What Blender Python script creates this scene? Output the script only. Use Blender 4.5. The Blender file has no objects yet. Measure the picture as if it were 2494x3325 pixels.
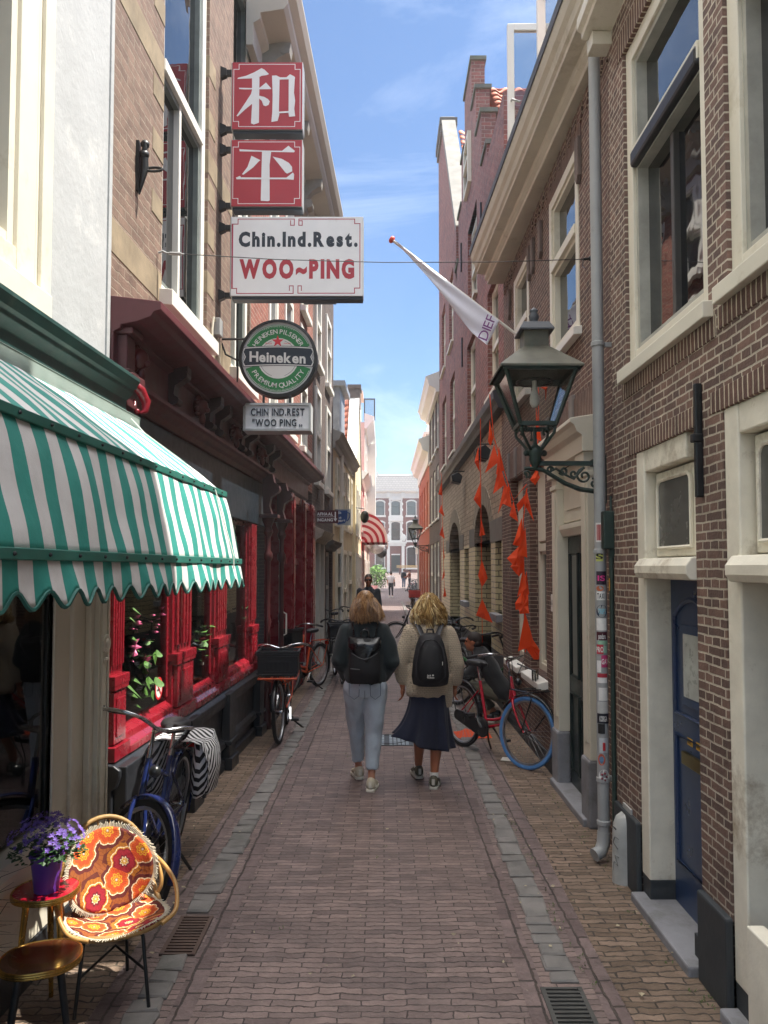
import bpy, bmesh, math, random
from mathutils import Vector, Matrix, noise
R = math.radians
sc = bpy.context.scene
# ---------------------------------------------------------------- camera
PITCH = math.atan(.0454)
cd = bpy.data.cameras.new('camera'); cam = bpy.data.objects.new('camera', cd)
sc.collection.objects.link(cam); sc.camera = cam
cd.sensor_fit = 'VERTICAL'; cd.sensor_height = 34.6; cd.lens = 34.6*2494/3325
cd.shift_y = (180.5-2494*.0454)/3325; cd.clip_start = .05; cd.clip_end = 3000
cam.location = (0, 0, 1.93); cam.rotation_euler = (R(90)+PITCH, 0, 0)
# ---------------------------------------------------------------- light
SUN_EL, SUN_AZ = R(63), R(4)          # azimuth from +x (right of the street) towards +y
w = bpy.data.worlds.new('World'); sc.world = w; w.use_nodes = True
nt = w.node_tree; N = nt.nodes; L = nt.links
bg = N['Background']
sky = N.new('ShaderNodeTexSky'); sky.sky_type = 'NISHITA'; sky.sun_disc = False
sky.sun_elevation = SUN_EL; sky.sun_rotation = R(90)-SUN_AZ
sky.air_density = 1.0; sky.dust_density = .6; sky.ozone_density = 2.0
tc = N.new('ShaderNodeTexCoord'); mp = N.new('ShaderNodeMapping'); mp.inputs['Scale'].default_value = (1.2, 1.0, 3.2)
mp.inputs['Rotation'].default_value = (0.2, 0.25, 0.5)
L.new(tc.outputs['Generated'], mp.inputs['Vector'])
n1 = N.new('ShaderNodeTexNoise'); n1.inputs['Scale'].default_value = 1.9; n1.inputs['Detail'].default_value = 9; n1.inputs['Roughness'].default_value = .62
n1.inputs['Distortion'].default_value = .7
L.new(mp.outputs['Vector'], n1.inputs['Vector'])
cr = N.new('ShaderNodeValToRGB'); cr.color_ramp.elements[0].position = .5; cr.color_ramp.elements[1].position = .85
cr.color_ramp.elements[0].color = (0, 0, 0, 1); cr.color_ramp.elements[1].color = (.35, .35, .35, 1)
L.new(n1.outputs['Fac'], cr.inputs['Fac'])
mx = N.new('ShaderNodeMix'); mx.data_type = 'RGBA'
L.new(cr.outputs['Color'], mx.inputs['Factor'])
tint = N.new('ShaderNodeMix'); tint.data_type = 'RGBA'; tint.blend_type = 'MULTIPLY'; tint.inputs['Factor'].default_value = 1
L.new(sky.outputs['Color'], tint.inputs[6]); tint.inputs[7].default_value = (.45, .54, .62, 1)
L.new(tint.outputs[2], mx.inputs[6])
mx.inputs[7].default_value = (5.8, 6.2, 6.8, 1)
# unseen bright broken clouds overhead, added to lift the light in the shaded street
sz = N.new('ShaderNodeSeparateXYZ'); L.new(tc.outputs['Generated'], sz.inputs[0])
mr = N.new('ShaderNodeMapRange'); mr.interpolation_type = 'SMOOTHSTEP'; mr.inputs['From Min'].default_value = .62; mr.inputs['From Max'].default_value = .9
L.new(sz.outputs[2], mr.inputs['Value'])
n2 = N.new('ShaderNodeTexNoise'); n2.inputs['Scale'].default_value = 2.2; n2.inputs['Detail'].default_value = 7; L.new(tc.outputs['Generated'], n2.inputs['Vector'])
c2 = N.new('ShaderNodeValToRGB'); c2.color_ramp.elements[0].position = .3; c2.color_ramp.elements[1].position = .55; L.new(n2.outputs['Fac'], c2.inputs['Fac'])
mm = N.new('ShaderNodeMath'); mm.operation = 'MULTIPLY'; L.new(mr.outputs[0], mm.inputs[0]); L.new(c2.outputs['Color'], mm.inputs[1])
m3 = N.new('ShaderNodeMix'); m3.data_type = 'RGBA'; L.new(mm.outputs[0], m3.inputs['Factor']); L.new(mx.outputs[2], m3.inputs[6]); m3.inputs[7].default_value = (18.5, 18, 17.4, 1)
L.new(m3.outputs[2], bg.inputs['Color']); bg.inputs['Strength'].default_value = .1
sd = bpy.data.lights.new('sun', 'SUN'); sd.energy = 3.0; sd.angle = R(.5); sd.color = (1, .95, .86)
so = bpy.data.objects.new('sun', sd); sc.collection.objects.link(so)
SD = Vector((math.cos(SUN_EL)*math.cos(SUN_AZ), math.cos(SUN_EL)*math.sin(SUN_AZ), math.sin(SUN_EL)))
so.rotation_euler = SD.to_track_quat('Z', 'Y').to_euler(); so.location = SD*60
vs = sc.view_settings; vs.view_transform = 'Standard'; vs.look = 'None'; vs.exposure = 1.86; vs.gamma = 1; vs.use_curve_mapping = False
sc.cycles.max_bounces = 7; sc.cycles.transparent_max_bounces = 12
sc.cycles.use_denoising = True; sc.cycles.blur_glossy = 1; sc.cycles.sample_clamp_indirect = 0
# ---------------------------------------------------------------- materials
def lin(c):
    if isinstance(c, str):
        c = c.lstrip('#'); c = [int(c[i:i+2], 16)/255 for i in (0, 2, 4)]
        c = [x/12.92 if x <= .04045 else ((x+.055)/1.055)**2.4 for x in c]
    return tuple(c[:3])+(1,)
def newmat(name):
    m = bpy.data.materials.new(name); m.use_nodes = True
    return m, m.node_tree.nodes, m.node_tree.links, m.node_tree.nodes['Principled BSDF']
def mixn(N, L, a, b, f, mode='MIX'):
    x = N.new('ShaderNodeMix'); x.data_type = 'RGBA'; x.blend_type = mode
    for s, v in ((6, a), (7, b), (0, f)):
        if hasattr(v, 'links'): L.new(v, x.inputs[s])
        else: x.inputs[s].default_value = v
    return x.outputs[2]
def ramp(N, L, src, stops, interp='LINEAR'):
    r = N.new('ShaderNodeValToRGB'); r.color_ramp.interpolation = interp
    e = r.color_ramp.elements
    while len(e) < len(stops): e.new(.5)
    for i, (p, c) in enumerate(stops): e[i].position = p; e[i].color = lin(c) if not isinstance(c, float) else (c, c, c, 1)
    L.new(src, r.inputs['Fac']); return r.outputs['Color']
def noi(N, L, vec, scale, detail=5, rough=.6):
    n = N.new('ShaderNodeTexNoise'); n.inputs['Scale'].default_value = scale; n.inputs['Detail'].default_value = detail; n.inputs['Roughness'].default_value = rough
    if vec is not None: L.new(vec, n.inputs['Vector'])
    return n.outputs['Fac']
def mth(N, L, op, a, b=0.):
    x = N.new('ShaderNodeMath'); x.operation = op
    for i, v in enumerate((a, b)):
        if hasattr(v, 'links'): L.new(v, x.inputs[i])
        else: x.inputs[i].default_value = v
    return x.outputs[0]
def bump(N, L, b, h, strength, dist=.01):
    x = N.new('ShaderNodeBump'); x.inputs['Strength'].default_value = strength; x.inputs['Distance'].default_value = dist
    L.new(h, x.inputs['Height']); L.new(x.outputs[0], b.inputs['Normal'])
MC = {}
def mat(name, col, rough=.5, metal=0., var=.25, vs=6., bmp=.08, grime=None, gl=.25, coat=0., spec=.5, sub=None):
    """plain surface: base colour with uneven tone, wear and slight relief"""
    if name in MC: return MC[name]
    m, N, L, b = newmat(name); c = lin(col)
    pos = N.new('ShaderNodeTexCoord').outputs['Object']
    f = noi(N, L, pos, vs, 6)
    dk = tuple(x*(1-var) for x in c[:3])+(1,); lt = tuple(min(1, x*(1+var*.7)) for x in c[:3])+(1,)
    o = ramp(N, L, f, [(.3, dk), (.7, lt)])
    if grime:
        g = noi(N, L, pos, vs*.35, 9, .75)
        gm = ramp(N, L, g, [(.58-gl*.3, 0.), (.72-gl*.1, 1.)])
        o = mixn(N, L, o, lin(grime), gm)
    L.new(o, b.inputs['Base Color'])
    rr = mth(N, L, 'MULTIPLY_ADD', noi(N, L, pos, vs*2), .3); rr.node.inputs[2].default_value = max(0, rough-.15)
    L.new(rr, b.inputs['Roughness'])
    b.inputs['Metallic'].default_value = metal; b.inputs['Coat Weight'].default_value = coat; b.inputs['Specular IOR Level'].default_value = spec
    if bmp: bump(N, L, b, noi(N, L, pos, vs*6, 4), bmp, .004)
    MC[name] = m; return m
def brick(name, c1, c2, mortar, bw=.22, bh=.065, ms=.009, mode='wall', bmp=.6, stain='#2a2420', st=.35, rough=.8, var=.35, warp=.006, sq=1.):
    if name in MC: return MC[name]
    m, N, L, b = newmat(name)
    ge = N.new('ShaderNodeNewGeometry'); sp = N.new('ShaderNodeSeparateXYZ'); L.new(ge.outputs['Position'], sp.inputs[0])
    X, Y, Z = sp.outputs
    if mode == 'floor': u, v = X, Y
    elif mode == 'floorlong': u, v = Y, X
    else:
        sn = N.new('ShaderNodeSeparateXYZ'); L.new(ge.outputs['True Normal'], sn.inputs[0])
        k = mth(N, L, 'GREATER_THAN', mth(N, L, 'ABSOLUTE', sn.outputs[1]), .7)
        mixf = N.new('ShaderNodeMix'); L.new(k, mixf.inputs[0]); L.new(Y, mixf.inputs[2]); L.new(X, mixf.inputs[3])
        u, v = mixf.outputs[0], Z
        if mode == 'soldier': u, v = v, u
    wn = noi(N, L, ge.outputs['Position'], 3.5, 3); wv = mth(N, L, 'MULTIPLY', mth(N, L, 'SUBTRACT', wn, .5), warp*5)
    wn2 = noi(N, L, ge.outputs['Position'], 14, 3); wv2 = mth(N, L, 'MULTIPLY', mth(N, L, 'SUBTRACT', wn2, .5), warp*2.4)
    cb = N.new('ShaderNodeCombineXYZ'); L.new(mth(N, L, 'ADD', u, wv2), cb.inputs[0]); L.new(mth(N, L, 'ADD', mth(N, L, 'ADD', v, wv), wv2), cb.inputs[1])
    t = N.new('ShaderNodeTexBrick'); L.new(cb.outputs[0], t.inputs['Vector'])
    t.inputs['Scale'].default_value = 1; t.inputs['Brick Width'].default_value = bw; t.inputs['Row Height'].default_value = bh
    t.inputs['Mortar Size'].default_value = ms; t.inputs['Mortar Smooth'].default_value = .25; t.inputs['Bias'].default_value = 0; t.squash = sq; t.squash_frequency = 2
    t.inputs['Color1'].default_value = lin(c1); t.inputs['Color2'].default_value = lin(c2); t.inputs['Mortar'].default_value = lin(mortar)
    f = noi(N, L, ge.outputs['Position'], 9, 6, .65)
    o = mixn(N, L, t.outputs['Color'], ramp(N, L, f, [(.25, (1-var,)*3), (.75, (1+var,)*3)]), 1., 'MULTIPLY')
    s = noi(N, L, ge.outputs['Position'], .9, 7, .7)
    o = mixn(N, L, o, lin(stain), mth(N, L, 'MULTIPLY', ramp(N, L, s, [(.45, 0.), (.75, 1.)]), st))
    L.new(o, b.inputs['Base Color']); b.inputs['Roughness'].default_value = rough
    h = mth(N, L, 'ADD', mth(N, L, 'MULTIPLY', t.outputs['Fac'], -1.), mth(N, L, 'MULTIPLY', noi(N, L, ge.outputs['Position'], 60, 3), .5))
    if mode.startswith('floor'):
        h = mth(N, L, 'ADD', h, mth(N, L, 'MULTIPLY', noi(N, L, ge.outputs['Position'], 7, 3), 1.6)); h = mth(N, L, 'ADD', h, mth(N, L, 'MULTIPLY', noi(N, L, ge.outputs['Position'], 1.6, 3), 5))
        h = mth(N, L, 'ADD', h, mth(N, L, 'MULTIPLY', t.outputs['Color'], 2.5))
        gp = noi(N, L, ge.outputs['Position'], 5, 7, .8); o2 = mixn(N, L, o, lin('#332c29'), mth(N, L, 'MULTIPLY', mth(N, L, 'MULTIPLY', t.outputs['Fac'], ramp(N, L, gp, [(.45, 0.), (.6, 1.)])), .8))
        sp2 = noi(N, L, ge.outputs['Position'], 38, 2); o2 = mixn(N, L, o2, lin('#b5a894'), mth(N, L, 'MULTIPLY', ramp(N, L, sp2, [(.72, 0.), (.76, 1.)]), .35))
        L.new(o2, b.inputs['Base Color'])
    bump(N, L, b, h, bmp, .012)
    MC[name] = m; return m
def glass(name, col='#0b0d0e', clear=0., rough=.02, waver=.02):
    """window pane; clear 0 = dark pane mirroring the street, 1 = see-through"""
    if name in MC: return MC[name]
    m, N, L, b = newmat(name)
    if clear <= 0:
        b.inputs['Base Color'].default_value = lin(col); b.inputs['Roughness'].default_value = rough; b.inputs['IOR'].default_value = 2.0
        bump(N, L, b, noi(N, L, N.new('ShaderNodeTexCoord').outputs['Object'], 2.2, 2), waver*6, .02)
    else:
        out = N['Material Output']; tr = N.new('ShaderNodeBsdfTransparent'); tr.inputs[0].default_value = (clear, clear, clear*.98, 1)
        gl = N.new('ShaderNodeBsdfGlossy'); gl.inputs['Roughness'].default_value = rough; fr = N.new('ShaderNodeFresnel'); fr.inputs[0].default_value = 1.5
        ms_ = N.new('ShaderNodeMixShader'); L.new(fr.outputs[0], ms_.inputs[0]); L.new(tr.outputs[0], ms_.inputs[1]); L.new(gl.outputs[0], ms_.inputs[2]); L.new(ms_.outputs[0], out.inputs[0])
    MC[name] = m; return m
def emit(name, col, s):
    if name in MC: return MC[name]
    m, N, L, b = newmat(name); b.inputs['Base Color'].default_value = lin(col); b.inputs['Emission Color'].default_value = lin(col); b.inputs['Emission Strength'].default_value = s
    MC[name] = m; return m
# ---------------------------------------------------------------- mesh builder
class Fr:                                           # a street front: s along the street, d out from the wall, z up
    def __init__(s, x0, k, side): s.x0, s.k, s.side = x0, k, side
    def __call__(s, a, d, z): return (s.x0+s.k*a+s.side*d, a, z)
ORG = {}
SPLIT = set('pilaster stone_band soldier_course scroll_bracket lion_head carved_column console cornice_bracket window_surround impost_block keystone plinth door_post_base corner_plaster door wall_anchor step_coping coping rivet buckle hanger armrest shoe arch_ring arch_spandrel grip sock eave_block'.split())
class MB:
    def __init__(s, f=None): s.v = []; s.F = []; s.M = []; s.f = f; s.mi = 0
    def add(s, vs, fs):
        n = len(s.v); s.v += [tuple(s.f(*p)) if s.f else tuple(p) for p in vs]
        s.F += [tuple(i+n for i in f) for f in fs]; s.M += [s.mi]*len(fs); return s
    def box(s, a0, a1, b0, b1, c0, c1):
        return s.add([(a, b, c) for a in (a0, a1) for b in (b0, b1) for c in (c0, c1)],
                     [(0, 1, 3, 2), (4, 6, 7, 5), (0, 4, 5, 1), (2, 3, 7, 6), (0, 2, 6, 4), (1, 5, 7, 3)])
    def prism(s, poly, c0, c1, ax=0):
        n = len(poly)
        def q(u, w_, c): return ((c, u, w_), (u, c, w_), (u, w_, c))[ax]
        return s.add([q(u, w_, c0) for u, w_ in poly]+[q(u, w_, c1) for u, w_ in poly],
                     [tuple(range(n-1, -1, -1)), tuple(range(n, 2*n))]+[(i, (i+1) % n, n+(i+1) % n, n+i) for i in range(n)])
    def beam(s, p, q, w_, h=None, up=(0, 0, 1)):
        h = h or w_; p, q = Vector(p), Vector(q); d = (q-p).normalized(); u = Vector(up)
        if abs(d.dot(u)) > .97: u = Vector((1, 0, 0))
        a = d.cross(u).normalized()*w_/2; b = a.cross(d).normalized()*h/2
        return s.add([p-a-b, p+a-b, p+a+b, p-a+b, q-a-b, q+a-b, q+a+b, q-a+b], [(0, 3, 2, 1), (4, 5, 6, 7), (0, 1, 5, 4), (1, 2, 6, 5), (2, 3, 7, 6), (3, 0, 4, 7)])
    def tube(s, pts, r, n=8, closed=False, flat=1., up=None):
        pts = [Vector(p) for p in pts]; m = len(pts); rs = r if isinstance(r, (list, tuple)) else [r]*m
        vs = []; pu = Vector(up) if up else None
        for i, p in enumerate(pts):
            d = (pts[(i+1) % m]-pts[i-1]) if closed else (pts[min(i+1, m-1)]-pts[max(i-1, 0)])
            if d.length < 1e-9: d = Vector((0, 0, 1))
            d.normalize()
            if pu is None: pu = Vector((0, 0, 1)) if abs(d.z) < .9 else Vector((1, 0, 0))
            a = d.cross(pu)
            if a.length < 1e-6: a = d.cross(Vector((.3, .9, .2)))
            a.normalize(); b = a.cross(d).normalized(); pu = b if not up else pu
            for j in range(n):
                t = 2*math.pi*j/n; vs.append(p+a*math.cos(t)*rs[i]+b*math.sin(t)*rs[i]*flat)
        fs = []
        for i in range(m if closed else m-1):
            for j in range(n):
                k = ((i+1) % m)*n; fs.append((i*n+j, i*n+(j+1) % n, k+(j+1) % n, k+j))
        if not closed: fs += [tuple(range(n-1, -1, -1)), tuple((m-1)*n+j for j in range(n))]
        return s.add(vs, fs)
    def lathe(s, prof, c=(0, 0, 0), n=16, ax=2, arc=None, ell=1., caps=False):
        vs = []; m = len(prof); full = arc is None
        cnt = n if full else n+1
        for i in range(cnt):
            t = 2*math.pi*i/n if full else arc[0]+(arc[1]-arc[0])*i/n
            for r, h in prof:
                p = (r*math.cos(t), r*math.sin(t)*ell, h)
                if ax == 1: p = (p[0], h, p[1])
                if ax == 0: p = (h, p[0], p[1])
                vs.append((p[0]+c[0], p[1]+c[1], p[2]+c[2]))
        fs = []
        for i in range(n):
            k = (i+1) % cnt
            for j in range(m-1): fs.append((i*m+j, k*m+j, k*m+j+1, i*m+j+1))
        if full and caps:
            if prof[0][0] > 1e-5: fs.append(tuple(i*m for i in range(n)))
            if prof[-1][0] > 1e-5: fs.append(tuple(i*m+m-1 for i in range(n-1, -1, -1)))
        return s.add(vs, fs)
    def ball(s, c, rx, ry=None, rz=None, nu=12, nv=8, M=None):
        ry = ry or rx; rz = rz or rx; c = Vector(c); vs = []
        for i in range(nv+1):
            p = math.pi*i/nv
            for j in range(nu):
                t = 2*math.pi*j/nu; v = Vector((rx*math.sin(p)*math.cos(t), ry*math.sin(p)*math.sin(t), rz*math.cos(p)))
                if M: v = M @ v
                vs.append(c+v)
        return s.add(vs, [(i*nu+j, (i+1)*nu+j, (i+1)*nu+(j+1) % nu, i*nu+(j+1) % nu) for i in range(nv) for j in range(nu)])
    def grid(s, fn, nu, nv):
        return s.add([fn(i/nu, j/nv) for i in range(nu+1) for j in range(nv+1)],
                     [(i*(nv+1)+j, (i+1)*(nv+1)+j, (i+1)*(nv+1)+j+1, i*(nv+1)+j+1) for i in range(nu) for j in range(nv)])
    def loft(s, rings, n=14, cap=True):
        """rings = (centre, rx, ry) in horizontal slices"""
        vs = []
        for c, rx, ry in rings:
            for j in range(n):
                t = 2*math.pi*j/n; vs.append((c[0]+rx*math.cos(t), c[1]+ry*math.sin(t), c[2]))
        fs = [(i*n+j, i*n+(j+1) % n, (i+1)*n+(j+1) % n, (i+1)*n+j) for i in range(len(rings)-1) for j in range(n)]
        if cap: fs += [tuple(range(n-1, -1, -1)), tuple((len(rings)-1)*n+j for j in range(n))]
        return s.add(vs, fs)
    def groups(s):
        par = list(range(len(s.v)))
        def fd(a):
            while par[a] != a: par[a] = par[par[a]]; a = par[a]
            return a
        for f in s.F:
            for i in f[1:]: par[fd(i)] = fd(f[0])
        isl = {}
        for i, f in enumerate(s.F): isl.setdefault(fd(f[0]), []).append(i)
        bb = []
        for fs in isl.values():
            vs = [s.v[i] for k in fs for i in s.F[k]]; bb.append([[min(v[a] for v in vs)-.003 for a in range(3)], [max(v[a] for v in vs)+.003 for a in range(3)], fs])
        ch = True
        while ch:
            ch = False
            for i in range(len(bb)):
                for j in range(len(bb)-1, i, -1):
                    if all(bb[i][0][a] <= bb[j][1][a] and bb[j][0][a] <= bb[i][1][a] for a in range(3)):
                        for a in range(3): bb[i][0][a] = min(bb[i][0][a], bb[j][0][a]); bb[i][1][a] = max(bb[i][1][a], bb[j][1][a])
                        bb[i][2] = bb[i][2]+bb[j][2]; del bb[j]; ch = True
        return [b_[2] for b_ in bb]
    def build(s, name, m, parent=None, smooth=None, bevel=0, solid=0, sub=0, org=None):
        if parent is not None and name in SPLIT:
            gs = s.groups()
            if len(gs) > 1:
                for g_ in gs:
                    q = MB(); mp_ = {}
                    for k in g_:
                        for i in s.F[k]:
                            if i not in mp_: mp_[i] = len(q.v); q.v.append(s.v[i])
                        q.F.append(tuple(mp_[i] for i in s.F[k])); q.M.append(s.M[k])
                    o = q._build(name, m, parent, smooth, bevel, solid, sub, org)
                return o
        return s._build(name, m, parent, smooth, bevel, solid, sub, org)
    def _build(s, name, m, parent=None, smooth=None, bevel=0, solid=0, sub=0, org=None):
        me = bpy.data.meshes.new(name)
        if parent is not None and org is None: org = ORG.get(parent.name, (0, 0, 0))
        if org is None: org = ((min(v[0] for v in s.v)+max(v[0] for v in s.v))/2, (min(v[1] for v in s.v)+max(v[1] for v in s.v))/2, min(v[2] for v in s.v))
        me.from_pydata([(v[0]-org[0], v[1]-org[1], v[2]-org[2]) for v in s.v], [], s.F)
        ms_ = m if isinstance(m, (list, tuple)) else [m]
        for q in ms_: me.materials.append(q)
        if len(ms_) > 1: me.polygons.foreach_set('material_index', s.M)
        bm = bmesh.new(); bm.from_mesh(me); bmesh.ops.remove_doubles(bm, verts=bm.verts, dist=1e-6)
        bmesh.ops.recalc_face_normals(bm, faces=bm.faces); bm.to_mesh(me); bm.free()
        if smooth:
            me.polygons.foreach_set('use_smooth', [True]*len(me.polygons)); me.set_sharp_from_angle(angle=R(smooth))
        o = bpy.data.objects.new(name, me); sc.collection.objects.link(o)
        if parent is not None: o.parent = parent
        else: o.location = org
        ORG[o.name] = org
        if sub: o.modifiers.new('sub', 'SUBSURF').levels = sub; o.modifiers['sub'].render_levels = sub
        if solid: q = o.modifiers.new('solid', 'SOLIDIFY'); q.thickness = solid; q.offset = 0
        if bevel: q = o.modifiers.new('bevel', 'BEVEL'); q.width = bevel; q.segments = 2; q.limit_method = 'ANGLE'; q.angle_limit = R(40)
        return o
def tag(o, label=None, cat=None, group=None, kind=None):
    if label: o['label'] = label
    if cat: o['category'] = cat
    if group: o['group'] = group
    if kind: o['kind'] = kind
    return o
def thing(name, loc, label, cat, group=None, rz=0, local=False):
    o = bpy.data.objects.new(name, None); sc.collection.objects.link(o); o.location = loc; o.rotation_euler = (0, 0, rz); o.empty_display_size = .2
    ORG[o.name] = (0, 0, 0) if local else tuple(loc)
    return tag(o, label, cat, group)
def copy_tree(o, parent=None):
    c = o.copy(); sc.collection.objects.link(c); c.parent = parent
    ORG[c.name] = ORG.get(o.name, (0, 0, 0))
    for ch in list(o.children): copy_tree(ch, c)
    return c
def cr(P, k=6):
    """smooth curve through the points"""
    P = [Vector(p) for p in P]; out = []
    for i in range(len(P)-1):
        a, b, c, d = P[max(i-1, 0)], P[i], P[i+1], P[min(i+2, len(P)-1)]
        for j in range(k):
            t = j/k; out.append(.5*((2*b)+(c-a)*t+(2*a-5*b+4*c-d)*t*t+(3*b-a-3*c+d)*t*t*t))
    return out+[P[-1]]
# ---------------------------------------------------------------- lettering
GL = {}
def glyph(ch, off=0.):
    k = (ch, round(off, 3))
    if k not in GL:
        cu = bpy.data.curves.new('g', 'FONT'); cu.body = ch; cu.offset = off; cu.resolution_u = 3
        ob = bpy.data.objects.new('g', cu); sc.collection.objects.link(ob); bpy.context.view_layer.update()
        me = bpy.data.meshes.new_from_object(ob.evaluated_get(bpy.context.evaluated_depsgraph_get()))
        vs = [(v.co.x, v.co.y) for v in me.vertices]; fs = [tuple(p.vertices) for p in me.polygons]
        bpy.data.objects.remove(ob); bpy.data.curves.remove(cu); bpy.data.meshes.remove(me)
        x0 = min([v[0] for v in vs] or [0]); x1 = max([v[0] for v in vs] or [.3])
        GL[k] = (vs, fs, x0, x1)
    return GL[k]
def text(mb, s, fn, height, width=None, off=0., sp=.07, x0=0., center=False, bell=0.):
    """lay s along x with cap height 'height'; fn maps (x, y) to a point of mb. bell flares letters top and bottom"""
    k = height/.73; out = []; x = 0
    for ch in s:
        if ch == ' ': x += .34; continue
        vs, fs, a, b = glyph(ch, off); out.append((x-a, vs, fs)); x += (b-a)+sp
    tot = (x-sp)*k; kx = k*(width/tot if width else 1); W = width or tot
    sh = x0-(W/2 if center else 0)
    for dx, vs, fs in out:
        mb.add([fn(sh+(dx+p[0])*kx, p[1]*k) for p in vs], fs)
    return W
# ================================================================ palette
random.seed(7)
M_street = brick('street brick', '#8b7871', '#6a5b57', '#4a403b', .2, .047, .0035, 'floor', .7, '#574b48', .55, .62, .28, .011)
M_pave = brick('pavement brick', '#8c7766', '#6a5848', '#4c4338', .2, .05, .005, 'floor', .8, '#52483d', .6, .72, .3, .014)
M_row = brick('edge brick', '#7b6a66', '#665653', '#4b413a', .21, .1, .007, 'floorlong', .75, '#4e4440', .4, .66)
M_kerb = mat('bluestone kerb', '#7a7672', .7, var=.35, vs=5, bmp=.5, grime='#55564f', gl=.2)
M_b1 = brick('brown purple brick', '#7d6155', '#5b4841', '#b9ae9c', .17, .0437, .0052, bmp=.7, stain='#3d312d', st=.45, warp=.003, sq=.5)
M_b1s = brick('brown soldier brick', '#6a4d42', '#5a423a', '#c2b6a0', 40, .044, .0055, 'soldier', bmp=.7, warp=.003)
M_b2 = brick('dark brown brick', '#6b4d43', '#4e3933', '#a0917e', .17, .0437, .0045, bmp=.6, stain='#3b2f2b', st=.4, warp=.003, sq=.5)
M_b2s = brick('dark soldier brick', '#61453c', '#553c35', '#a0917e', 40, .046, .0045, 'soldier', bmp=.6, warp=.003)
M_b3 = brick('old red brick', '#8a524a', '#70443e', '#94837a', .22, .067, .006, bmp=.8, stain='#45353a', st=.45)
M_tan = brick('grey tan brick', '#b8a58e', '#a5937e', '#756b5d', .3, .082, .007, bmp=.5, stain='#7d7263', st=.3)
M_glz = brick('cream glazed brick', '#cfc39a', '#c2b58c', '#5b5343', .3, .082, .008, bmp=.35, stain='#8c8468', st=.25, rough=.28, var=.14)
M_lb = brick('brown yellow brick', '#7d6557', '#6a5449', '#857767', .22, .064, .006, bmp=.6, stain='#5d4a3e', st=.3)
M_lr = brick('warm red brick', '#94584a', '#82493d', '#a08b7c', .22, .064, .006, bmp=.6, stain='#6b4138', st=.3)
M_ld = brick('dark grey brick', '#5d504d', '#534744', '#75695f', .22, .064, .006, bmp=.6)
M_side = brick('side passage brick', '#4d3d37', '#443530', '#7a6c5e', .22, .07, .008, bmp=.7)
M_stone = mat('sandstone', '#8d7e67', .85, var=.3, vs=4, bmp=.3, grime='#6c5d48')
M_blue = mat('grey bluestone', '#86868a', .75, var=.2, vs=5, bmp=.25, grime='#5f5d58')
M_cream = mat('cream paint', '#d9d3c1', .45, var=.07, vs=3, bmp=.08, grime='#b5aa90', gl=.05)
M_creamw = mat('peeling cream paint', '#e0dac9', .6, var=.14, vs=5, bmp=.5, grime='#8f7d63', gl=.1)
M_white = mat('white paint', '#e2dfd6', .45, var=.06, vs=3, bmp=.06)
M_plast = mat('white plaster', '#abadae', .8, var=.07, vs=3.5, bmp=.9, grime='#c9c9c6', gl=.05)
M_green = mat('dark green paint', '#274542', .4, var=.3, vs=8, bmp=.15, grime='#4d5a52', gl=.05)
M_ggrey = mat('grey green metal', '#8d9a93', .45, var=.15)
M_gdoor = mat('green black door', '#232f2e', .35, var=.2)
M_navy = mat('navy door paint', '#27395a', .32, var=.18, vs=3, grime='#3a4656', gl=.05)
M_red = mat('red gloss paint', '#7e1723', .28, var=.14, vs=4, bmp=.05, coat=.3)
M_dred = mat('dark red paint', '#571320', .35, var=.2, vs=4, bmp=.06, coat=.2)
M_brn = mat('red brown cornice paint', '#5c2e32', .4, var=.22, vs=5, bmp=.12, grime='#3b2325', gl=.1)
M_plinth = mat('black plinth', '#24262a', .4, var=.25, vs=6, bmp=.2)
M_plinth2 = mat('dark grey plinth', '#35393c', .6, var=.25, vs=6, bmp=.3)
M_black = mat('black iron', '#17191a', .45, var=.3, vs=12, bmp=.2)
M_iron = mat('dark green iron', '#24352f', .45, var=.3, vs=14, bmp=.2)
M_zinc = mat('grey pipe', '#9b9c9b', .5, var=.1, vs=4, bmp=.06, grime='#6b6d6c', gl=.05)
M_beige = mat('beige render', '#cbb896', .8, var=.12, vs=2, bmp=.3, grime='#9a876a', gl=.1)
M_yel = mat('pale yellow render', '#dcd0ae', .8, var=.1, vs=2, bmp=.3, grime='#b3a688', gl=.08)
M_orng = mat('orange red render', '#a65a42', .75, var=.14, vs=2, bmp=.2)
M_redw = mat('red shop paint', '#b52e2c', .5, var=.12)
M_pink = mat('pale pink render', '#d8c0b0', .8, var=.1)
M_gstone = mat('weathered grey coping', '#807e78', .85, var=.25, vs=4, bmp=.4, grime='#6e6a60')
M_tile = mat('orange pantile', '#b5664a', .65, var=.4, vs=5, bmp=.3, grime='#6a4a3c', gl=.15)
M_slate = mat('grey roof tile', '#6b6868', .6, var=.25, vs=4, bmp=.3)
M_zroof = mat('dark lead', '#4b4f55', .55, var=.2)
G_win = glass('dark window glass'); G_clear = glass('shop glass', clear=.86); G_lamp = glass('lantern glass', clear=.78, rough=.12)
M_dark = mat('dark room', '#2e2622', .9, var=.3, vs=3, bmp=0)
M_room = mat('brown room', '#b08a60', .85, var=.3, vs=2, bmp=0)
M_cur = mat('net curtain', '#c9c9c4', .9, var=.08, vs=10)
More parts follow.
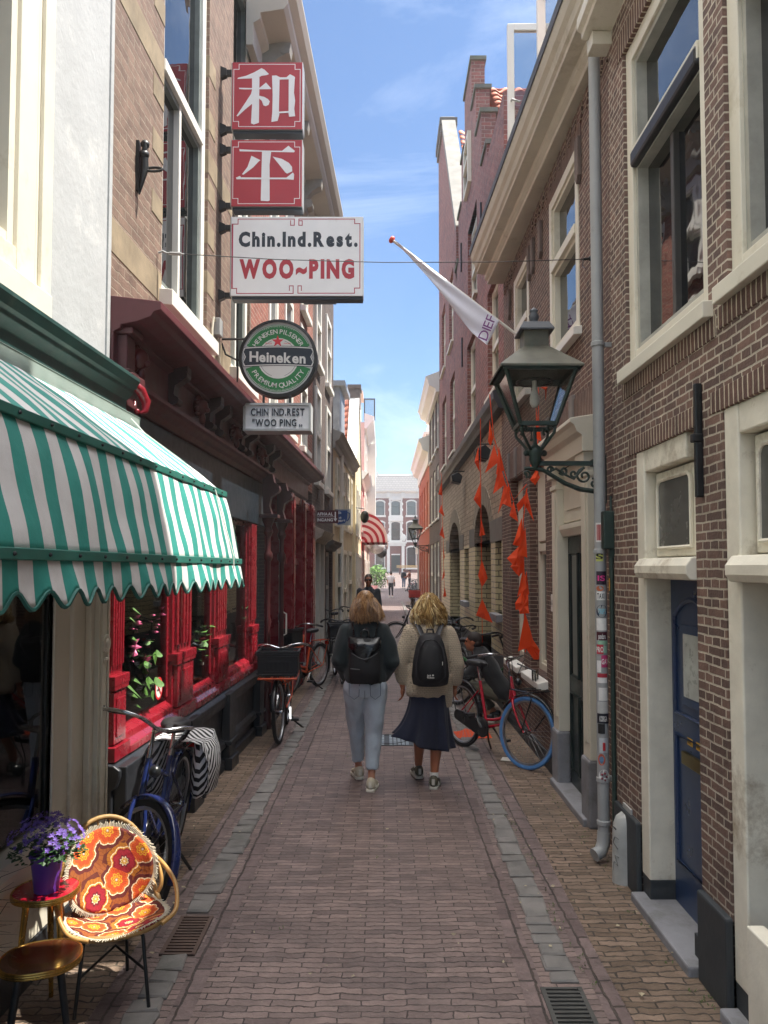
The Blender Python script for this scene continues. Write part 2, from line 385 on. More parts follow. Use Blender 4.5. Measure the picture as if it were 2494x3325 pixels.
# ================================================================ ground
g = MB()
ys = [-12, 30, 75, 82, 89, 96, 103, 115, 400, 2500]; zs = [0, 0, 0, .2, .58, .98, 1.22, 1.26, 1.26, 1.26]
for i in range(len(ys)-1):
    X = 60 if i < 7 else 2500
    g.add([(-X, ys[i], zs[i]), (X, ys[i], zs[i]), (X, ys[i+1], zs[i+1]), (-X, ys[i+1], zs[i+1])], [(0, 1, 2, 3)])
tag(g.build('street', M_street, org=(0, 0, 0)), kind='structure')
def kx(y, side): return -1.045+.007*(y-3.3) if side < 0 else .835+.1*min(1, max(0, (y-3.5)/5.5))+.002*max(0, y-9)
for side, nm in ((-1, 'kerb_strip'), (1, 'kerb_strip')):
    k = MB(); y = .6
    while y < 44:
        if (side > 0 and 3.02 < y < 3.62) or (side < 0 and 3.9 < y < 4.34): y += .05; continue
        l = random.uniform(.09, .16) if random.random() < .8 else random.uniform(.16, .26); x = kx(y, side)+random.uniform(-.008, .008); h = random.uniform(.008, .02); ww = random.uniform(.064, .076)
        b_ = [(x-ww, y+.006), (x+ww, y+.006), (x+ww, y+l-.006), (x-ww, y+l-.006)]
        b_ = [(p+random.uniform(-.008, .008), q+random.uniform(-.006, .006)) for p, q in b_]
        c_ = [(x+(p-x)*.86, y+l/2+(q-y-l/2)*.86) for p, q in b_]; tl = random.uniform(-.004, .004)
        k.add([(p, q, -.01) for p, q in b_]+[(p, q, h*.55) for p, q in b_]+[(p, q, h+(tl if p > x else -tl)) for p, q in c_],
              [(0, 1, 5, 4), (1, 2, 6, 5), (2, 3, 7, 6), (3, 0, 4, 7), (4, 5, 9, 8), (5, 6, 10, 9), (6, 7, 11, 10), (7, 4, 8, 11), (8, 9, 10, 11)])
        y += l+.004
    tag(k.build(nm, M_kerb, org=(0, 0, 0)), kind='structure')
    e = MB()
    for off in (-.165, .165):
        for i in range(12):
            y0, y1 = .4+i*3.6, .4+(i+1)*3.6
            e.add([(kx(y0, side)+off-.05, y0, .004), (kx(y0, side)+off+.05, y0, .004), (kx(y1, side)+off+.05, y1, .004), (kx(y1, side)+off-.05, y1, .004)], [(0, 1, 2, 3)])
    tag(e.build('kerb_border', M_row, org=(0, 0, 0)), kind='structure')
    p = MB()
    for i in range(12):
        y0, y1 = .4+i*3.6, .4+(i+1)*3.6
        a, b = (-2.2, lambda y: kx(y, -1)-.22) if side < 0 else (2.0, lambda y: kx(y, 1)+.22)
        p.add([(a, y0, .0055), (b(y0), y0, .0055), (b(y1), y1, .0055), (a, y1, .0055)], [(0, 1, 2, 3)])
    tag(p.build('pavement', M_pave, org=(0, 0, 0)), kind='structure')
# ================================================================ building kit
def wall(b, fr, s0, s1, z0, z1, holes, m, dep=.25, back=6, name='wall', top=True):
    """front with real openings, reveals, side walls and top"""
    q = MB(fr); S = sorted({s0, s1} | {x for h in holes for x in h[:2] if s0 < x < s1}); Z = sorted({z0, z1} | {x for h in holes for x in h[2:4] if z0 < x < z1})
    for i in range(len(S)-1):
        for j in range(len(Z)-1):
            cs, cz = (S[i]+S[i+1])/2, (Z[j]+Z[j+1])/2
            if any(h[0] < cs < h[1] and h[2] < cz < h[3] for h in holes): continue
            q.add([(S[i], 0, Z[j]), (S[i+1], 0, Z[j]), (S[i+1], 0, Z[j+1]), (S[i], 0, Z[j+1])], [(0, 1, 2, 3)])
    for a, c, e, f in [h[:4] for h in holes]:
        e = max(e, z0); f = min(f, z1)
        q.add([(a, 0, e), (a, 0, f), (a, -dep, f), (a, -dep, e)], [(0, 1, 2, 3)]); q.add([(c, 0, e), (c, 0, f), (c, -dep, f), (c, -dep, e)], [(0, 1, 2, 3)])
        q.add([(a, 0, f), (c, 0, f), (c, -dep, f), (a, -dep, f)], [(0, 1, 2, 3)]); q.add([(a, 0, e), (c, 0, e), (c, -dep, e), (a, -dep, e)], [(0, 1, 2, 3)])
    for a in (s0, s1): q.add([(a, 0, z0), (a, 0, z1), (a, -back, z1), (a, -back, z0)], [(0, 1, 2, 3)])
    if top: q.add([(s0, 0, z1), (s1, 0, z1), (s1, -back, z1), (s0, -back, z1)], [(0, 1, 2, 3)])
    if name != 'shopfront': q.add([(s0, -back, z0), (s1, -back, z0), (s1, -back, z1), (s0, -back, z1)], [(0, 1, 2, 3)])
    return q.build(name, m, b)
def window(b, fr, s0, s1, z0, z1, fm=M_white, gm=None, rec=.1, fw=.07, rows=(), cols=(), lowcols=(), sash=.03, sm=None, sill=(.06, .06), name='window', cur=False, sashm=None, proud=0):
    gm = gm or G_win; q = MB(fr); a, c = -rec-.06, -rec+.03+proud
    q.box(s0, s0+fw, a, c, z0, z1); q.box(s1-fw, s1, a, c, z0, z1); q.box(s0+fw, s1-fw, a, c-.002, z1-fw, z1); q.box(s0+fw, s1-fw, a, c-.002, z0, z0+fw*.8)
    H = z1-z0; W = s1-s0; zr = [z0+fw*.8]+[z0+H*r for r in rows]+[z1-fw]
    for r in rows: q.box(s0+fw, s1-fw, a, c+.012, z0+H*r-fw*.45, z0+H*r+fw*.45)
    for k in cols: q.box(s0+W*k-fw*.3, s0+W*k+fw*.3, a, c-.014, zr[0], zr[-1])
    for k in lowcols: q.box(s0+W*k-fw*.24, s0+W*k+fw*.24, a, c-.014, zr[0], zr[1]-fw*.45)
    wn = q.build(name, fm, b, bevel=.004)
    if sash:
        h = MB(fr)
        for i in range(len(zr)-1):
            lo, hi = zr[i]+(fw*.45 if i else 0), zr[i+1]-(fw*.45 if i < len(zr)-2 else 0)
            e = sash; h.box(s0+fw, s0+fw+e, a+.012, c-.02, lo, hi); h.box(s1-fw-e, s1-fw, a+.012, c-.02, lo, hi); h.box(s0+fw+e, s1-fw-e, a+.012, c-.022, hi-e, hi); h.box(s0+fw+e, s1-fw-e, a+.012, c-.022, lo, lo+e)
        h.build('sash', sashm or fm, wn)
    p = MB(fr); p.box(s0+fw*.5, s1-fw*.5, -rec-.022, -rec-.014, z0+fw*.5, z1-fw*.5); p.build('pane', gm, wn)
    if cur:
        k = MB(fr); n = 24
        for i in range(n):
            x0, x1 = s0+fw+(W-2*fw)*i/n, s0+fw+(W-2*fw)*(i+1)/n
            k.add([(x0, -rec-.06-.02*(i % 2), z0+.1), (x1, -rec-.06-.02*((i+1) % 2), z0+.1), (x1, -rec-.06-.02*((i+1) % 2), z1-.1), (x0, -rec-.06-.02*(i % 2), z1-.1)], [(0, 1, 2, 3)])
        k.build('curtain', M_cur, wn)
    if sill:
        l = MB(fr); l.prism([(-rec, z0-sill[1]), (sill[0], z0-sill[1]-.012), (sill[0], z0-.014), (-rec, z0)], s0-.05, s1+.05); l.build('sill', sm or fm, wn, bevel=.005)
    return wn
def prof(b, fr, s0, s1, pts, m, name='cornice', bevel=.004):
    q = MB(fr); q.prism(pts, s0, s1); return q.build(name, m, b, bevel=bevel)
def bx(b, fr, name, m, *boxes, bevel=.004):
    q = MB(fr)
    for x in boxes: q.box(*x)
    return q.build(name, m, b, bevel=bevel)
def archfill(q, s0, s1, zs, zt, ztop, dep, n=14):
    """two spandrels closing a rectangular opening into an arch"""
    c, rx, rz = (s0+s1)/2, (s1-s0)/2, zt-zs
    for sg in (-1, 1):
        pl = [(c+sg*rx*math.cos(t*math.pi/2/n), zs+rz*math.sin(t*math.pi/2/n)) for t in range(n+1)]
        for i in range(n):
            a, b_ = pl[i], pl[i+1]
            q.add([(a[0], 0, a[1]), (b_[0], 0, b_[1]), (b_[0], 0, ztop), (a[0], 0, ztop)], [(0, 1, 2, 3)])
            q.add([(a[0], 0, a[1]), (b_[0], 0, b_[1]), (b_[0], -dep, b_[1]), (a[0], -dep, a[1])], [(0, 1, 2, 3)])
def pantiles(b, p0, du, dv, nu, nv, m, name='roof'):
    """rows of S-shaped tiles: p0 corner, du across, dv up the slope"""
    p0, du, dv = Vector(p0), Vector(du), Vector(dv); n = du.cross(dv).normalized()
    if n.z < 0: n = -n
    q = MB(); k = 6
    for r in range(nv):
        def f(u, v, r=r):
            x = u*nu; return p0+du*u+dv*((r+v*1.08)/nv)+n*(.03*math.sin(2*math.pi*x)+.035*(1-v)+.004)
        q.grid(f, nu*k, 1)
    return q.build(name, m, b, smooth=50, solid=.012)
def lp(name, fr, s, z, label, cat, group=None):     # root on the facade
    return thing(name, fr(s, 0, z), label, cat, group)
# ================================================================ right side, nearest house
F1 = Fr(1.5, 0, -1)
b = thing('brick_house', F1(1.5, 0, 0), 'brown brick house with navy front door and cream window frames nearest the right edge', 'house', 'houses on the right side')
D1, D2, U1, U2 = (3.69, 4.56, 0, 2.61), (2.2, 3.376, 0, 2.63), (3.5, 4.69, 3.16, 5.15), (1.7, 3.3, 3.18, 5.15)
wall(b, F1, 3.5, 5.0, 0, 5.46, [D1, U1], M_b1, .3); wall(b, F1, -3, 3.42, 5.0, 8.7, [U2], M_b1, .3, name='unseen_raised_wall'); wall(b, F1, -3, 3.5, 0, 5.37, [D2, U2], M_b1, .3)  # upper wall out of view, its height set to shade the awning's near half
bx(b, F1, 'plinth', M_plinth2, (4.56, 5.0, -.02, .028, 0, .44), (3.376, 3.69, -.2, .03, 0, .42), (-3, 2.2, -.02, .03, 0, .42), bevel=.012)
for h in (D1, D2): bx(b, F1, 'soldier_course', M_b1s, (h[0]-.1, h[1]+.12, -.05, .006, h[3]-.003, h[3]+.1), bevel=.006)
for h in (U1, U2): bx(b, F1, 'soldier_course', M_b1s, (h[0]-.1, h[1]+.1, -.05, .006, h[3]-.003, h[3]+.16), bevel=.006)
for h in (U1, U2): bx(b, F1, 'soldier_course', M_b1s, (h[0]-.08, h[1]+.1, -.05, .006, h[2]-.19, h[2]-.085), bevel=.006)
prof(b, F1, 4.02, 5.02, [(0, 5.46), (.17, 5.48), (.17, 5.52), (.2, 5.54), (.2, 5.62), (0, 5.64)], M_cream, 'gutter')
bx(b, F1, 'eave_block', M_cream, (4.9, 5.03, 0, .13, 5.37, 5.46))
# upper sash windows: cream frame, dark meeting rail, double lower sash
for h in (U1, U2):
    wn = window(b, F1, *h, fm=M_cream, rec=.09, fw=.1, rows=(.64,), sash=.035, sashm=mat('grey sash', '#a9a79c', .5), sill=(.05, .08), proud=.04)
    q = MB(F1); q.box(h[0]+.1, h[1]-.1, -.13, .0, h[2]+1.99*.63-.05, h[2]+1.99*.63+.05); q.build('meeting_rail', mat('black paint', '#202326', .4), wn, bevel=.02)
    q = MB(F1); c = (h[0]+h[1])/2; q.box(c-.022, c+.022, -.14, -.07, h[2]+.08, h[2]+1.14); q.build('mullion', mat('dark sash', '#3f3c38', .45), wn, bevel=.004)
# doors
def cream_door(h, dm, name, open_pane=True):
    s0, s1, z0, z1 = h; q = MB(F1)
    q.box(s1-.13, s1, -.16, -.005, .16, z1); q.box(s0, s0+.13, -.16, -.07, .16, z1); q.box(s0+.13, s1-.13, -.16, -.01, z1-.13, z1)
    q.box(s0+.14, s1-.14, -.14, -.07, 1.99, z1-.14)
    fmr = q.build('door_frame', M_creamw, b, bevel=.008)
    t = MB(F1); t.prism([(-.16, 1.86), (.03, 1.87), (.05, 1.9), (.05, 1.94), (.02, 1.98), (-.16, 1.99)], s0+.005, s1-.1); t.build('transom', M_creamw, fmr, bevel=.006)
    a0, a1, c0, c1, rr = s0+.2, s1-.2, 2.04, z1-.19, .05
    t = MB(F1); pts = []
    for cx, cz, t0 in ((a1-rr, c1-rr, 0), (a0+rr, c1-rr, 90), (a0, c0, None), (a1, c0, None)):
        if t0 is None: pts.append((cx, cz))
        else: pts += [(cx+rr*math.cos(R(t0+i*15)), cz+rr*math.sin(R(t0+i*15))) for i in range(7)]
    t.prism(pts, -.066, -.062, 1); t.build('fanlight', mat('grey fanlight glass', '#5d5e5a', .25, var=.15, vs=2, bmp=.02), fmr)
    t = MB(F1); t.tube([(p[0], -.06, p[1]) for p in pts], .012, 6, True); t.build('fanlight_trim', M_creamw, fmr)
    bx(b, F1, 'door_post_base', M_plinth2, (s1-.128, s1-.002, -.155, -.008, 0, .16), (s0+.002, s0+.128, -.155, -.008, 0, .16))
    d = MB(F1); d.box(s0+.13, s1-.13, -.2, -.15, .05, 1.86); dr = d.build(name, dm, b)
    d = MB(F1); m_ = (s0+s1)/2
    P = [(s0+.2, .3), (s1-.2, .3), (s1-.2, 1.0), (s0+.2, 1.0)]; d.tube([(x, -.148, z) for x, z in P], .016, 6, True)
    P = [(s1-.2, 1.12), (s1-.2, 1.66)]+[(m_+(s1-.2-m_)*math.cos(R(i*15)), 1.66+.1*math.sin(R(i*15))**2) for i in range(1, 12)]+[(s0+.2, 1.66), (s0+.2, 1.12)]
    d.tube([(x, -.148, z) for x, z in P], .016, 6, True); d.build('moulding', dm, dr, smooth=40)
    return dr
dr = cream_door(D1, M_navy, 'navy_door')
q = MB(F1); q.box(3.98, 4.26, -.15, -.136, 1.18, 1.62); q.build('door_window', mat('door window frame', '#2f4260', .4), dr, bevel=.006)
q = MB(F1); q.box(4.02, 4.22, -.137, -.133, 1.23, 1.57); q.build('pane', mat('frosted pane', '#b9bdb6', .3, var=.25, vs=9), dr)
q = MB(F1); q.box(4.0, 4.26, -.15, -.128, .86, .93); q.build('letter_flap', mat('old brass', '#8a7a45', .35, 1.), dr, bevel=.004)
q = MB(F1)
for s_ in (4.03, 4.15): q.box(s_, s_+.075, -.15, -.1485, .97, 1.01)
q.build('sticker', mat('yellow sticker', '#c99a2c', .5), dr)
q = MB(F1); mz = MB(F1)
for s_ in (4.1, 4.22): text(q, 'NEE', lambda x, y, s_=s_: (s_-x, -.1472, .98+y), .018, .05)
q.build('lettering', M_black, dr)
cream_door(D2, M_gdoor, 'dark_door')
q = MB(F1); q.box(3.7, 4.55, -.2, .07, -.02, .055); q.build('doorstep', M_blue, b, bevel=.012)
q = MB(F1); q.box(2.2, 3.37, -.2, .07, -.02, .055); q.build('doorstep', M_blue, b, bevel=.012)
q = MB(F1); q.box(2.3, 3.1, 0.0, .07, .1, .52); q.build('meter_cupboard', M_creamw, b, bevel=.006)
q = MB(F1); q.box(3.585, 3.615, 0, .035, 2.26, 2.8); q.box(3.58, 3.62, 0, .05, 2.52, 2.56); tag(q.build('wall_anchor', M_black, b, bevel=.006))
# ================================================================ right side, second house
F2 = Fr(1.58, 0, -1)
b = thing('brick_house', F2(7.5, 0, 0), 'dark brick house with long cream eaves cornice and cream doorway behind the street lantern', 'house', 'houses on the right side')
DD, WA, WB, UA, UB = (5.9, 6.85, 0, 3.0), (7.5, 8.32, .85, 3.0), (8.72, 9.52, .85, 3.0), (6.1, 7.17, 3.87, 5.38), (8.23, 9.16, 3.87, 5.38)
wall(b, F2, 5.0, 10.0, 0, 5.71, [DD, WA, WB, UA, UB], M_b2, .25)
for h in (UA, UB):
    window(b, F2, *h, fm=M_cream, rec=.05, fw=.09, rows=(.56,), sash=.035, proud=.03, sill=(.07, .07), sm=M_white)
    bx(b, F2, 'soldier_course', M_b2s, (h[0]-.1, h[1]+.1, -.03, .008, h[3]-.003, h[3]+.22))
for h in (WA, WB):
    s0, s1, z0, z1 = h; wn = window(b, F2, *h, fm=M_cream, rec=.12, fw=.09, rows=(.6,), sash=.03, sill=None)
    q = MB(F2); q.box(s0+.1, s1-.1, -.1, -.07, 2.2, 2.9); q.build('panel', M_cream, wn, bevel=.01)
    q = MB(F2); q.prism([(-.1, .76), (.1, .745), (.1, .81), (.02, .835), (-.1, .85)], s0-.05, s1+.05); q.build('sill', M_white, wn, bevel=.008)
bx(b, F2, 'soldier_course', M_b2s, (5.7, 9.7, -.03, .01, 3.02, 3.32))
for s_ in (6.35, 7.3, 7.9, 8.55, 9.1, 9.6): bx(b, F2, 'keystone', M_stone if 0 else mat('grey keystone', '#77706c', .8, var=.2), (s_-.06, s_+.06, -.02, .03, 3.0, 3.36), bevel=.01)
ZU = .09
F2y = Fr(1.74, -.035, -1); F2u = lambda a, d, z: F2y(a, d*.57 if d > 0 else d, z+ZU)
# cornice with frieze shapes
prof(b, F2u, 5.04, 9.95, [(0, 5.56), (.06, 5.56), (.06, 5.6), (.12, 5.63), (.12, 5.69), (.3, 5.7), (.3, 5.74), (.34, 5.76), (.36, 5.82), (.41, 5.86), (.44, 5.93), (.44, 5.96), (-.35, 6.0), (-.35, 5.58)], mat('aged cream cornice', '#bfb8a6', .55, var=.12, vs=3, grime='#96896f', gl=.1))
q = MB(F2u); q.prism([(.4, 5.955), (.46, 5.955), (.47, 6.02), (.39, 6.02)], 5.02, 9.97); q.build('gutter', M_zroof, b)
F2f = lambda a, d, z: F2(a, d, z+ZU)
q = MB(F2f)
for i in range(26):
    s_ = 5.2+i*.185; q.prism([(s_, 5.44), (s_+.06, 5.4), (s_+.12, 5.44), (s_+.12, 5.55), (s_, 5.55)], 0, .014, 1)
q.build('frieze', M_b2, b)
for s_ in (5.45, 6.0, 7.5, 7.9, 8.1, 9.4): 
    q = MB(F2f); q.prism([(s_, 4.98), (s_+.05, 4.92), (s_+.1, 4.98), (s_+.1, 5.3), (s_, 5.3)], 0, .035, 1); q.build('frieze_bracket', mat('frieze stone', '#6d5f58', .8), b, bevel=.006)
# doorway
s0, s1 = DD[:2]
for a in (s0-.14, s1-.06):
    bx(b, F2, 'pilaster', M_cream, (a, a+.2, -.05, .05, .5, 2.72), (a+.04, a+.16, .05, .06, .62, 2.6), (a-.03, a+.23, -.05, .085, 2.72, 2.8), (a-.01, a+.21, -.05, .065, 2.62, 2.66), bevel=.006)
    q = MB(F2); q.box(a-.015, a+.215, -.05, .07, 0, .5); q.build('pilaster_base', M_blue, b, bevel=.02)
prof(b, F2, s0-.2, s1+.2, [(0, 2.8), (.1, 2.8), (.1, 2.92), (.14, 2.95), (.16, 3.0), (.19, 3.02), (.19, 3.05), (0, 3.08)], M_cream, 'door_cornice')
bx(b, F2, 'door_panel', M_cream, (s0+.06, s1-.06, -.2, -.01, 2.32, 2.8), (s0+.16, s1-.16, -.01, .0, 2.42, 2.72))
prof(b, F2, s0+.06, s1-.06, [(-.2, 2.2), (0, 2.2), (.03, 2.26), (.03, 2.3), (-.2, 2.32)], M_cream, 'door_lintel')
dr = bx(b, F2, 'green_door', M_gdoor, (s0+.06, s1-.06, -.12, -.05, .06, 2.2))
q = MB(F2)
for a, c, z0, z1 in ((s0+.14, s0+.42, .2, .85), (s1-.42, s1-.14, .2, .85), (s0+.14, s0+.42, 1.0, 2.05), (s1-.42, s1-.14, 1.0, 2.05)): q.tube([(a, -.047, z0), (c, -.047, z0), (c, -.047, z1), (a, -.047, z1)], .018, 6, True)
q.build('moulding', M_gdoor, dr)
q = MB(F2)
q.box(s0+.16, s0+.4, -.05, -.045, 1.02, 2.03); q.box(s1-.4, s1-.16, -.05, -.045, 1.02, 2.03); q.build('pane', G_win, dr)
q = MB(F2); q.ball((s0+.1, -.02, 1.02), .03); q.build('knob', M_zinc, dr, smooth=60)
q = MB(F2); q.box(s0-.1, s1+.1, -.2, .1, -.02, .06); q.build('doorstep', M_blue, b, bevel=.01)
q = MB(F2); q.box(7.14, 7.24, 0, .012, 1.52, 1.68); pl = q.build('number_plate', M_white, b, bevel=.003)
q = MB(F2); text(q, '14', lambda x, y: (7.22-x, .014, 1.565+y), .07, .055); q.build('lettering', M_black, pl)
bx(b, F2, 'plinth', M_plinth2, (6.9, 10, -.02, .02, 0, .16))
# dormer on the roof with two opened casements
q = MB(F2); q.add([(5.0, -.1, 6.0), (10, -.1, 6.0), (10, -3.4, 7.6), (5, -3.4, 7.6)], [(0, 1, 2, 3)]); q.build('roof', M_tile, b, solid=.06)
dm = bx(b, F2, 'dormer', M_white, (6.1, 8.5, -2.4, -.34, 6.12, 7.7), (6.0, 8.6, -2.5, -.3, 7.7, 7.82))
for s_ in (7.9, 6.35):
    q = MB(F2); y0 = s_
    q.box(y0, y0+.05, .2, .27, 6.1, 7.7); q.box(y0, y0+.05, -.32, -.26, 6.1, 7.7); q.box(y0, y0+.05, -.26, .2, 7.63, 7.7); q.box(y0, y0+.05, -.26, .2, 6.1, 6.17)
    cs = q.build('open_casement', M_white, b, bevel=.005)
    q = MB(F2); q.box(y0+.02, y0+.026, -.26, .2, 6.17, 7.63); q.build('pane', G_clear, cs)
    q = MB(F2); q.tube([(y0-.01, .235, 6.85), (y0-.04, .235, 6.85), (y0-.04, .15, 6.82)], .012, 6); q.build('handle', M_zinc, cs)
# ================================================================ right side, gabled houses with the glazed ground floor
F3 = Fr(1.6, 0, -1)
b = thing('gabled_house', F3(13, 0, 0), 'old red brick house with a tall stepped gable and arched cream glazed ground floor', 'house', 'houses on the right side')
A1, A2, N1, N2 = (11.5, 13.5, 0, 3.0), (16.2, 18.7, 0, 3.0), (10.45, 11.05, 1.3, 2.3), (14.5, 15.3, 1.3, 2.3)
bx(b, F3, 'corner_pier', M_b2, (10.0, 10.3, -.2, .012, .0, 4.1))
HS = [A1, A2, N1, N2]
wall(b, F3, 10.3, 21.4, 0, .75, HS, M_plinth2, .5, name='plinth_wall', top=False)
wall(b, F3, 10.3, 21.4, .75, 2.35, HS, M_glz, .5, name='glazed_wall', top=False)
wall(b, F3, 10.3, 21.4, 2.35, 4.1, HS, M_tan, .5, name='tan_wall', top=False)
q = MB(F3)
for h in (A1, A2): archfill(q, h[0], h[1], 2.35, 2.95, 3.0, .5)
q.build('arch_spandrel', M_tan, b)
q = MB(F3)
for h in (A1, A2):
    c, rx = (h[0]+h[1])/2, (h[1]-h[0])/2
    for i in range(17):
        t0, t1 = math.pi*i/17+.012, math.pi*(i+1)/17-.012; ring = []
        for t, rr in ((t0, 0), (t1, 0), (t1, .3), (t0, .3)): ring.append((c+(rx+rr)*math.cos(t), 2.36+(.59+rr)*math.sin(t)))
        q.prism(ring, -.02, .012, 1)
q.build('arch_ring', mat('grey arch stone', '#8d8271', .8, var=.2), b)
bx(b, F3, 'impost_block', mat('impost stone', '#77716a', .8, var=.15), (13.5, 14.3, -.45, .014, 2.3, 2.62), (10.3, 11.5, -.05, .014, 2.3, 2.62), (15.4, 16.2, -.45, .014, 2.3, 2.6), (18.7, 19.6, -.45, .014, 2.3, 2.6))
for h in (A1, A2): window(b, F3, h[0]+.02, h[1]-.02, .2, 2.98, fm=M_cream, rec=.42, fw=.12, rows=(.76,), cols=(.5,), sash=.03, sill=None)
for h in (N1, N2): window(b, F3, *h, fm=M_cream, rec=.2, fw=.05, rows=(.6,), sash=.02, sm=M_blue, sill=(.09, .1))
prof(b, F3, 10.02, 21.45, [(0, 4.02), (.1, 4.04), (.12, 4.1), (.16, 4.16), (.17, 4.26), (0, 4.32)], mat('dark gutter paint', '#3a3b40', .5), 'gutter')
US = [(10.6, 11.7, 4.5, 6.15), (13.3, 14.6, 4.5, 6.15), (13.0, 14.4, 6.7, 8.5)]
wall(b, F3, 10.0, 16.6, 4.1, 8.3, [h if h[3] < 8.3 else (h[0], h[1], h[2], 8.3) for h in US], M_b3, .25)
for h in US: window(b, F3, h[0], h[1], h[2], min(h[3], 8.28), fm=M_cream, rec=.1, fw=.09, rows=(.45,), cols=(.5,) if h[2] > 6 else (), sash=.02)
q = MB(F3); c = 14.25
sil = [(c-2.6, 8.3)]
for hw, z in ((2.6, 8.5), (1.95, 9.4), (1.25, 10.25), (.6, 11.2)): sil += [(c-hw, sil[-1][1]), (c-hw, z)]
pol = sil[1:]+[(2*c-a, z) for a, z in reversed(sil[1:])]
q.prism(pol, -.24, 0, 1); gb = q.build('gable', M_b3, b)
q = MB(F3); pz = 8.3
for hw, nx, z in ((2.6, 1.95, 8.5), (1.95, 1.25, 9.4), (1.25, .6, 10.25), (.6, 0, 11.2)):
    for sg in (-1, 1):
        a0, a1 = sorted((c+sg*(hw+.04), c+sg*nx))
        q.box(a0, a1, -.27, .03, z, z+.07)
q.build('step_coping', mat('mossy coping', '#5d5f58', .85, var=.3, grime='#54663f'), gb)
window(b, F3, 13.75, 14.55, 9.0, 9.95, fm=M_cream, rec=-.04, fw=.07, rows=(.5,), sash=0, sill=None, name='attic_window')
pantiles(b, (2.0, 11.6, 8.4), (5, 0, 0), (0, 2.6, 2.6), 20, 12, M_tile)
pantiles(b, (2.0, 16.8, 8.4), (5, 0, 0), (0, -2.6, 2.6), 20, 12, M_tile)
for s_, z_ in ((15.4, 6.0), (12.3, 7.3), (15.5, 8.0)): bx(b, F3, 'wall_anchor', M_black, (s_, s_+.05, 0, .03, z_, z_+.6))
b = thing('gabled_house', F3(19, 0, 0), 'red brick house with a sloped gable capped by grey stone beyond the stepped gable', 'house', 'houses on the right side')
US = [(17.2, 18.4, 4.6, 6.4), (19.6, 20.9, 4.6, 6.4), (17.5, 18.6, 7.2, 8.9), (19.8, 21, 7.2, 8.9)]
wall(b, F3, 16.6, 22.0, 4.2, 9.3, US, M_b3, .25)
for h in US: window(b, F3, *h, fm=M_cream, rec=.1, fw=.1, rows=(.5,), sash=.02)
q = MB(F3); q.prism([(16.6, 9.3), (22, 9.3), (22, 14.0), (20.6, 14.0)], -.28, 0, 1); gb = q.build('gable', M_b3, b)
q = MB(F3); q.prism([(16.5, 9.42), (16.5, 9.2), (20.55, 14.02), (20.55, 14.3)], -.34, .03, 1); q.build('sloped_coping', M_gstone, gb)
q = MB(F3); q.box(20.4, 22.1, -.4, .08, 14.0, 14.2); q.box(20.45, 22.05, -.36, .05, 13.8, 14.0); q.build('coping', mat('dark coping', '#55534f', .8), gb)
q = MB(F3); q.box(16.3, 16.7, -.35, .04, 8.6, 9.3); q.build('corbel', M_b3, gb)
pantiles(b, (2.05, 16.7, 9.3), (5, 0, 0), (0, 3.9, 4.6), 20, 18, M_tile)
wall(b, F3, 21.4, 22, 0, 4.2, [], M_b3, .2)
# ================================================================ right side, far
F5 = Fr(1.6, 0, -1)
b = thing('brick_house', F5(24.5, 0, 0), 'grey brown brick house with tall white windows and heavy white cornice beside the orange house', 'house', 'houses on the right side')
HS = [(22.3, 23.3, .5, 2.7), (23.8, 24.8, 0, 2.7), (25.3, 26.6, .5, 2.7)]+[(a, a+.9, z, z+1.6) for a in (22.4, 23.9, 25.5) for z in (3.4, 5.5)]
wall(b, F5, 22, 27, 0, 7.2, HS, M_ld, .25)
for h in HS: window(b, F5, *h, fm=M_white, rec=.06, fw=.13, rows=(.55,), cols=(.5,) if h[2] < 1 else (), sash=0)
prof(b, F5, 21.95, 27.1, [(0, 7.0), (.1, 7.0), (.12, 7.1), (.3, 7.2), (.34, 7.35), (.4, 7.45), (0, 7.6)], M_white)
b = thing('rendered_house', F5(31, 0, 0), 'orange red rendered house under a white cornice at the far right', 'house', 'houses on the right side')
HS = [(27.5, 28.6, .6, 2.6), (29.5, 30.6, 0, 2.6), (31.5, 32.6, .6, 2.6), (33.3, 34.4, .6, 2.6)]+[(a, a+1, 3.4, 5.1) for a in (27.6, 29.6, 31.6, 33.4)]
wall(b, F5, 27, 35, 0, 6.2, HS, M_orng, .25)
for h in HS: window(b, F5, *h, fm=M_white, rec=.08, fw=.12, rows=(.55,), sash=0)
prof(b, F5, 26.95, 35.2, [(0, 5.6), (.05, 5.6), (.05, 6.0), (.25, 6.1), (.3, 6.3), (.38, 6.4), (.38, 6.48), (0, 6.6)], M_white)
q = MB(F5)
q.prism([(30.1, 6.55), (33.9, 6.55), (33.2, 7.3), (30.8, 7.3)], -.4, -.1, 1); q.box(30.7, 33.3, -.5, 0, 7.3, 7.4)
for s_, h_ in ((31, 8.0), (32, 8.5), (33, 8.0)): q.lathe([(.06, 7.4), (.09, 7.55), (.03, 7.7), (.02, h_-.1), (0, h_)], (s_, -.25, 0), 8)
q.build('crest', M_white, b)

F7 = Fr(3.2, 0, -1)  # hidden row, added with a gap before it to shape far sun and shade
b = thing('brick_house', F7(53, 0, 0), 'row house with three pointed gables set back beyond the orange house', 'house', 'houses on the right side')
wall(b, F7, 39, 72, 0, 6.8, [(s_, s_+1, 1, 2.6) for s_ in (41, 45, 49, 53, 57, 61, 65, 69)], M_b3, .2)
for s_ in (41, 45, 49, 53, 57, 61, 65, 69): window(b, F7, s_, s_+1, 1, 2.6, fm=M_white, rec=.08, fw=.12, rows=(.5,), sash=0)
for s_ in (39, 50, 60):
    q = MB(F7); q.prism([(s_, 6.8), (s_+10.8, 6.8), (s_+6, 8.6), (s_+4.6, 8.6)], -.3, 0, 1); q.build('gable', M_b3, b)
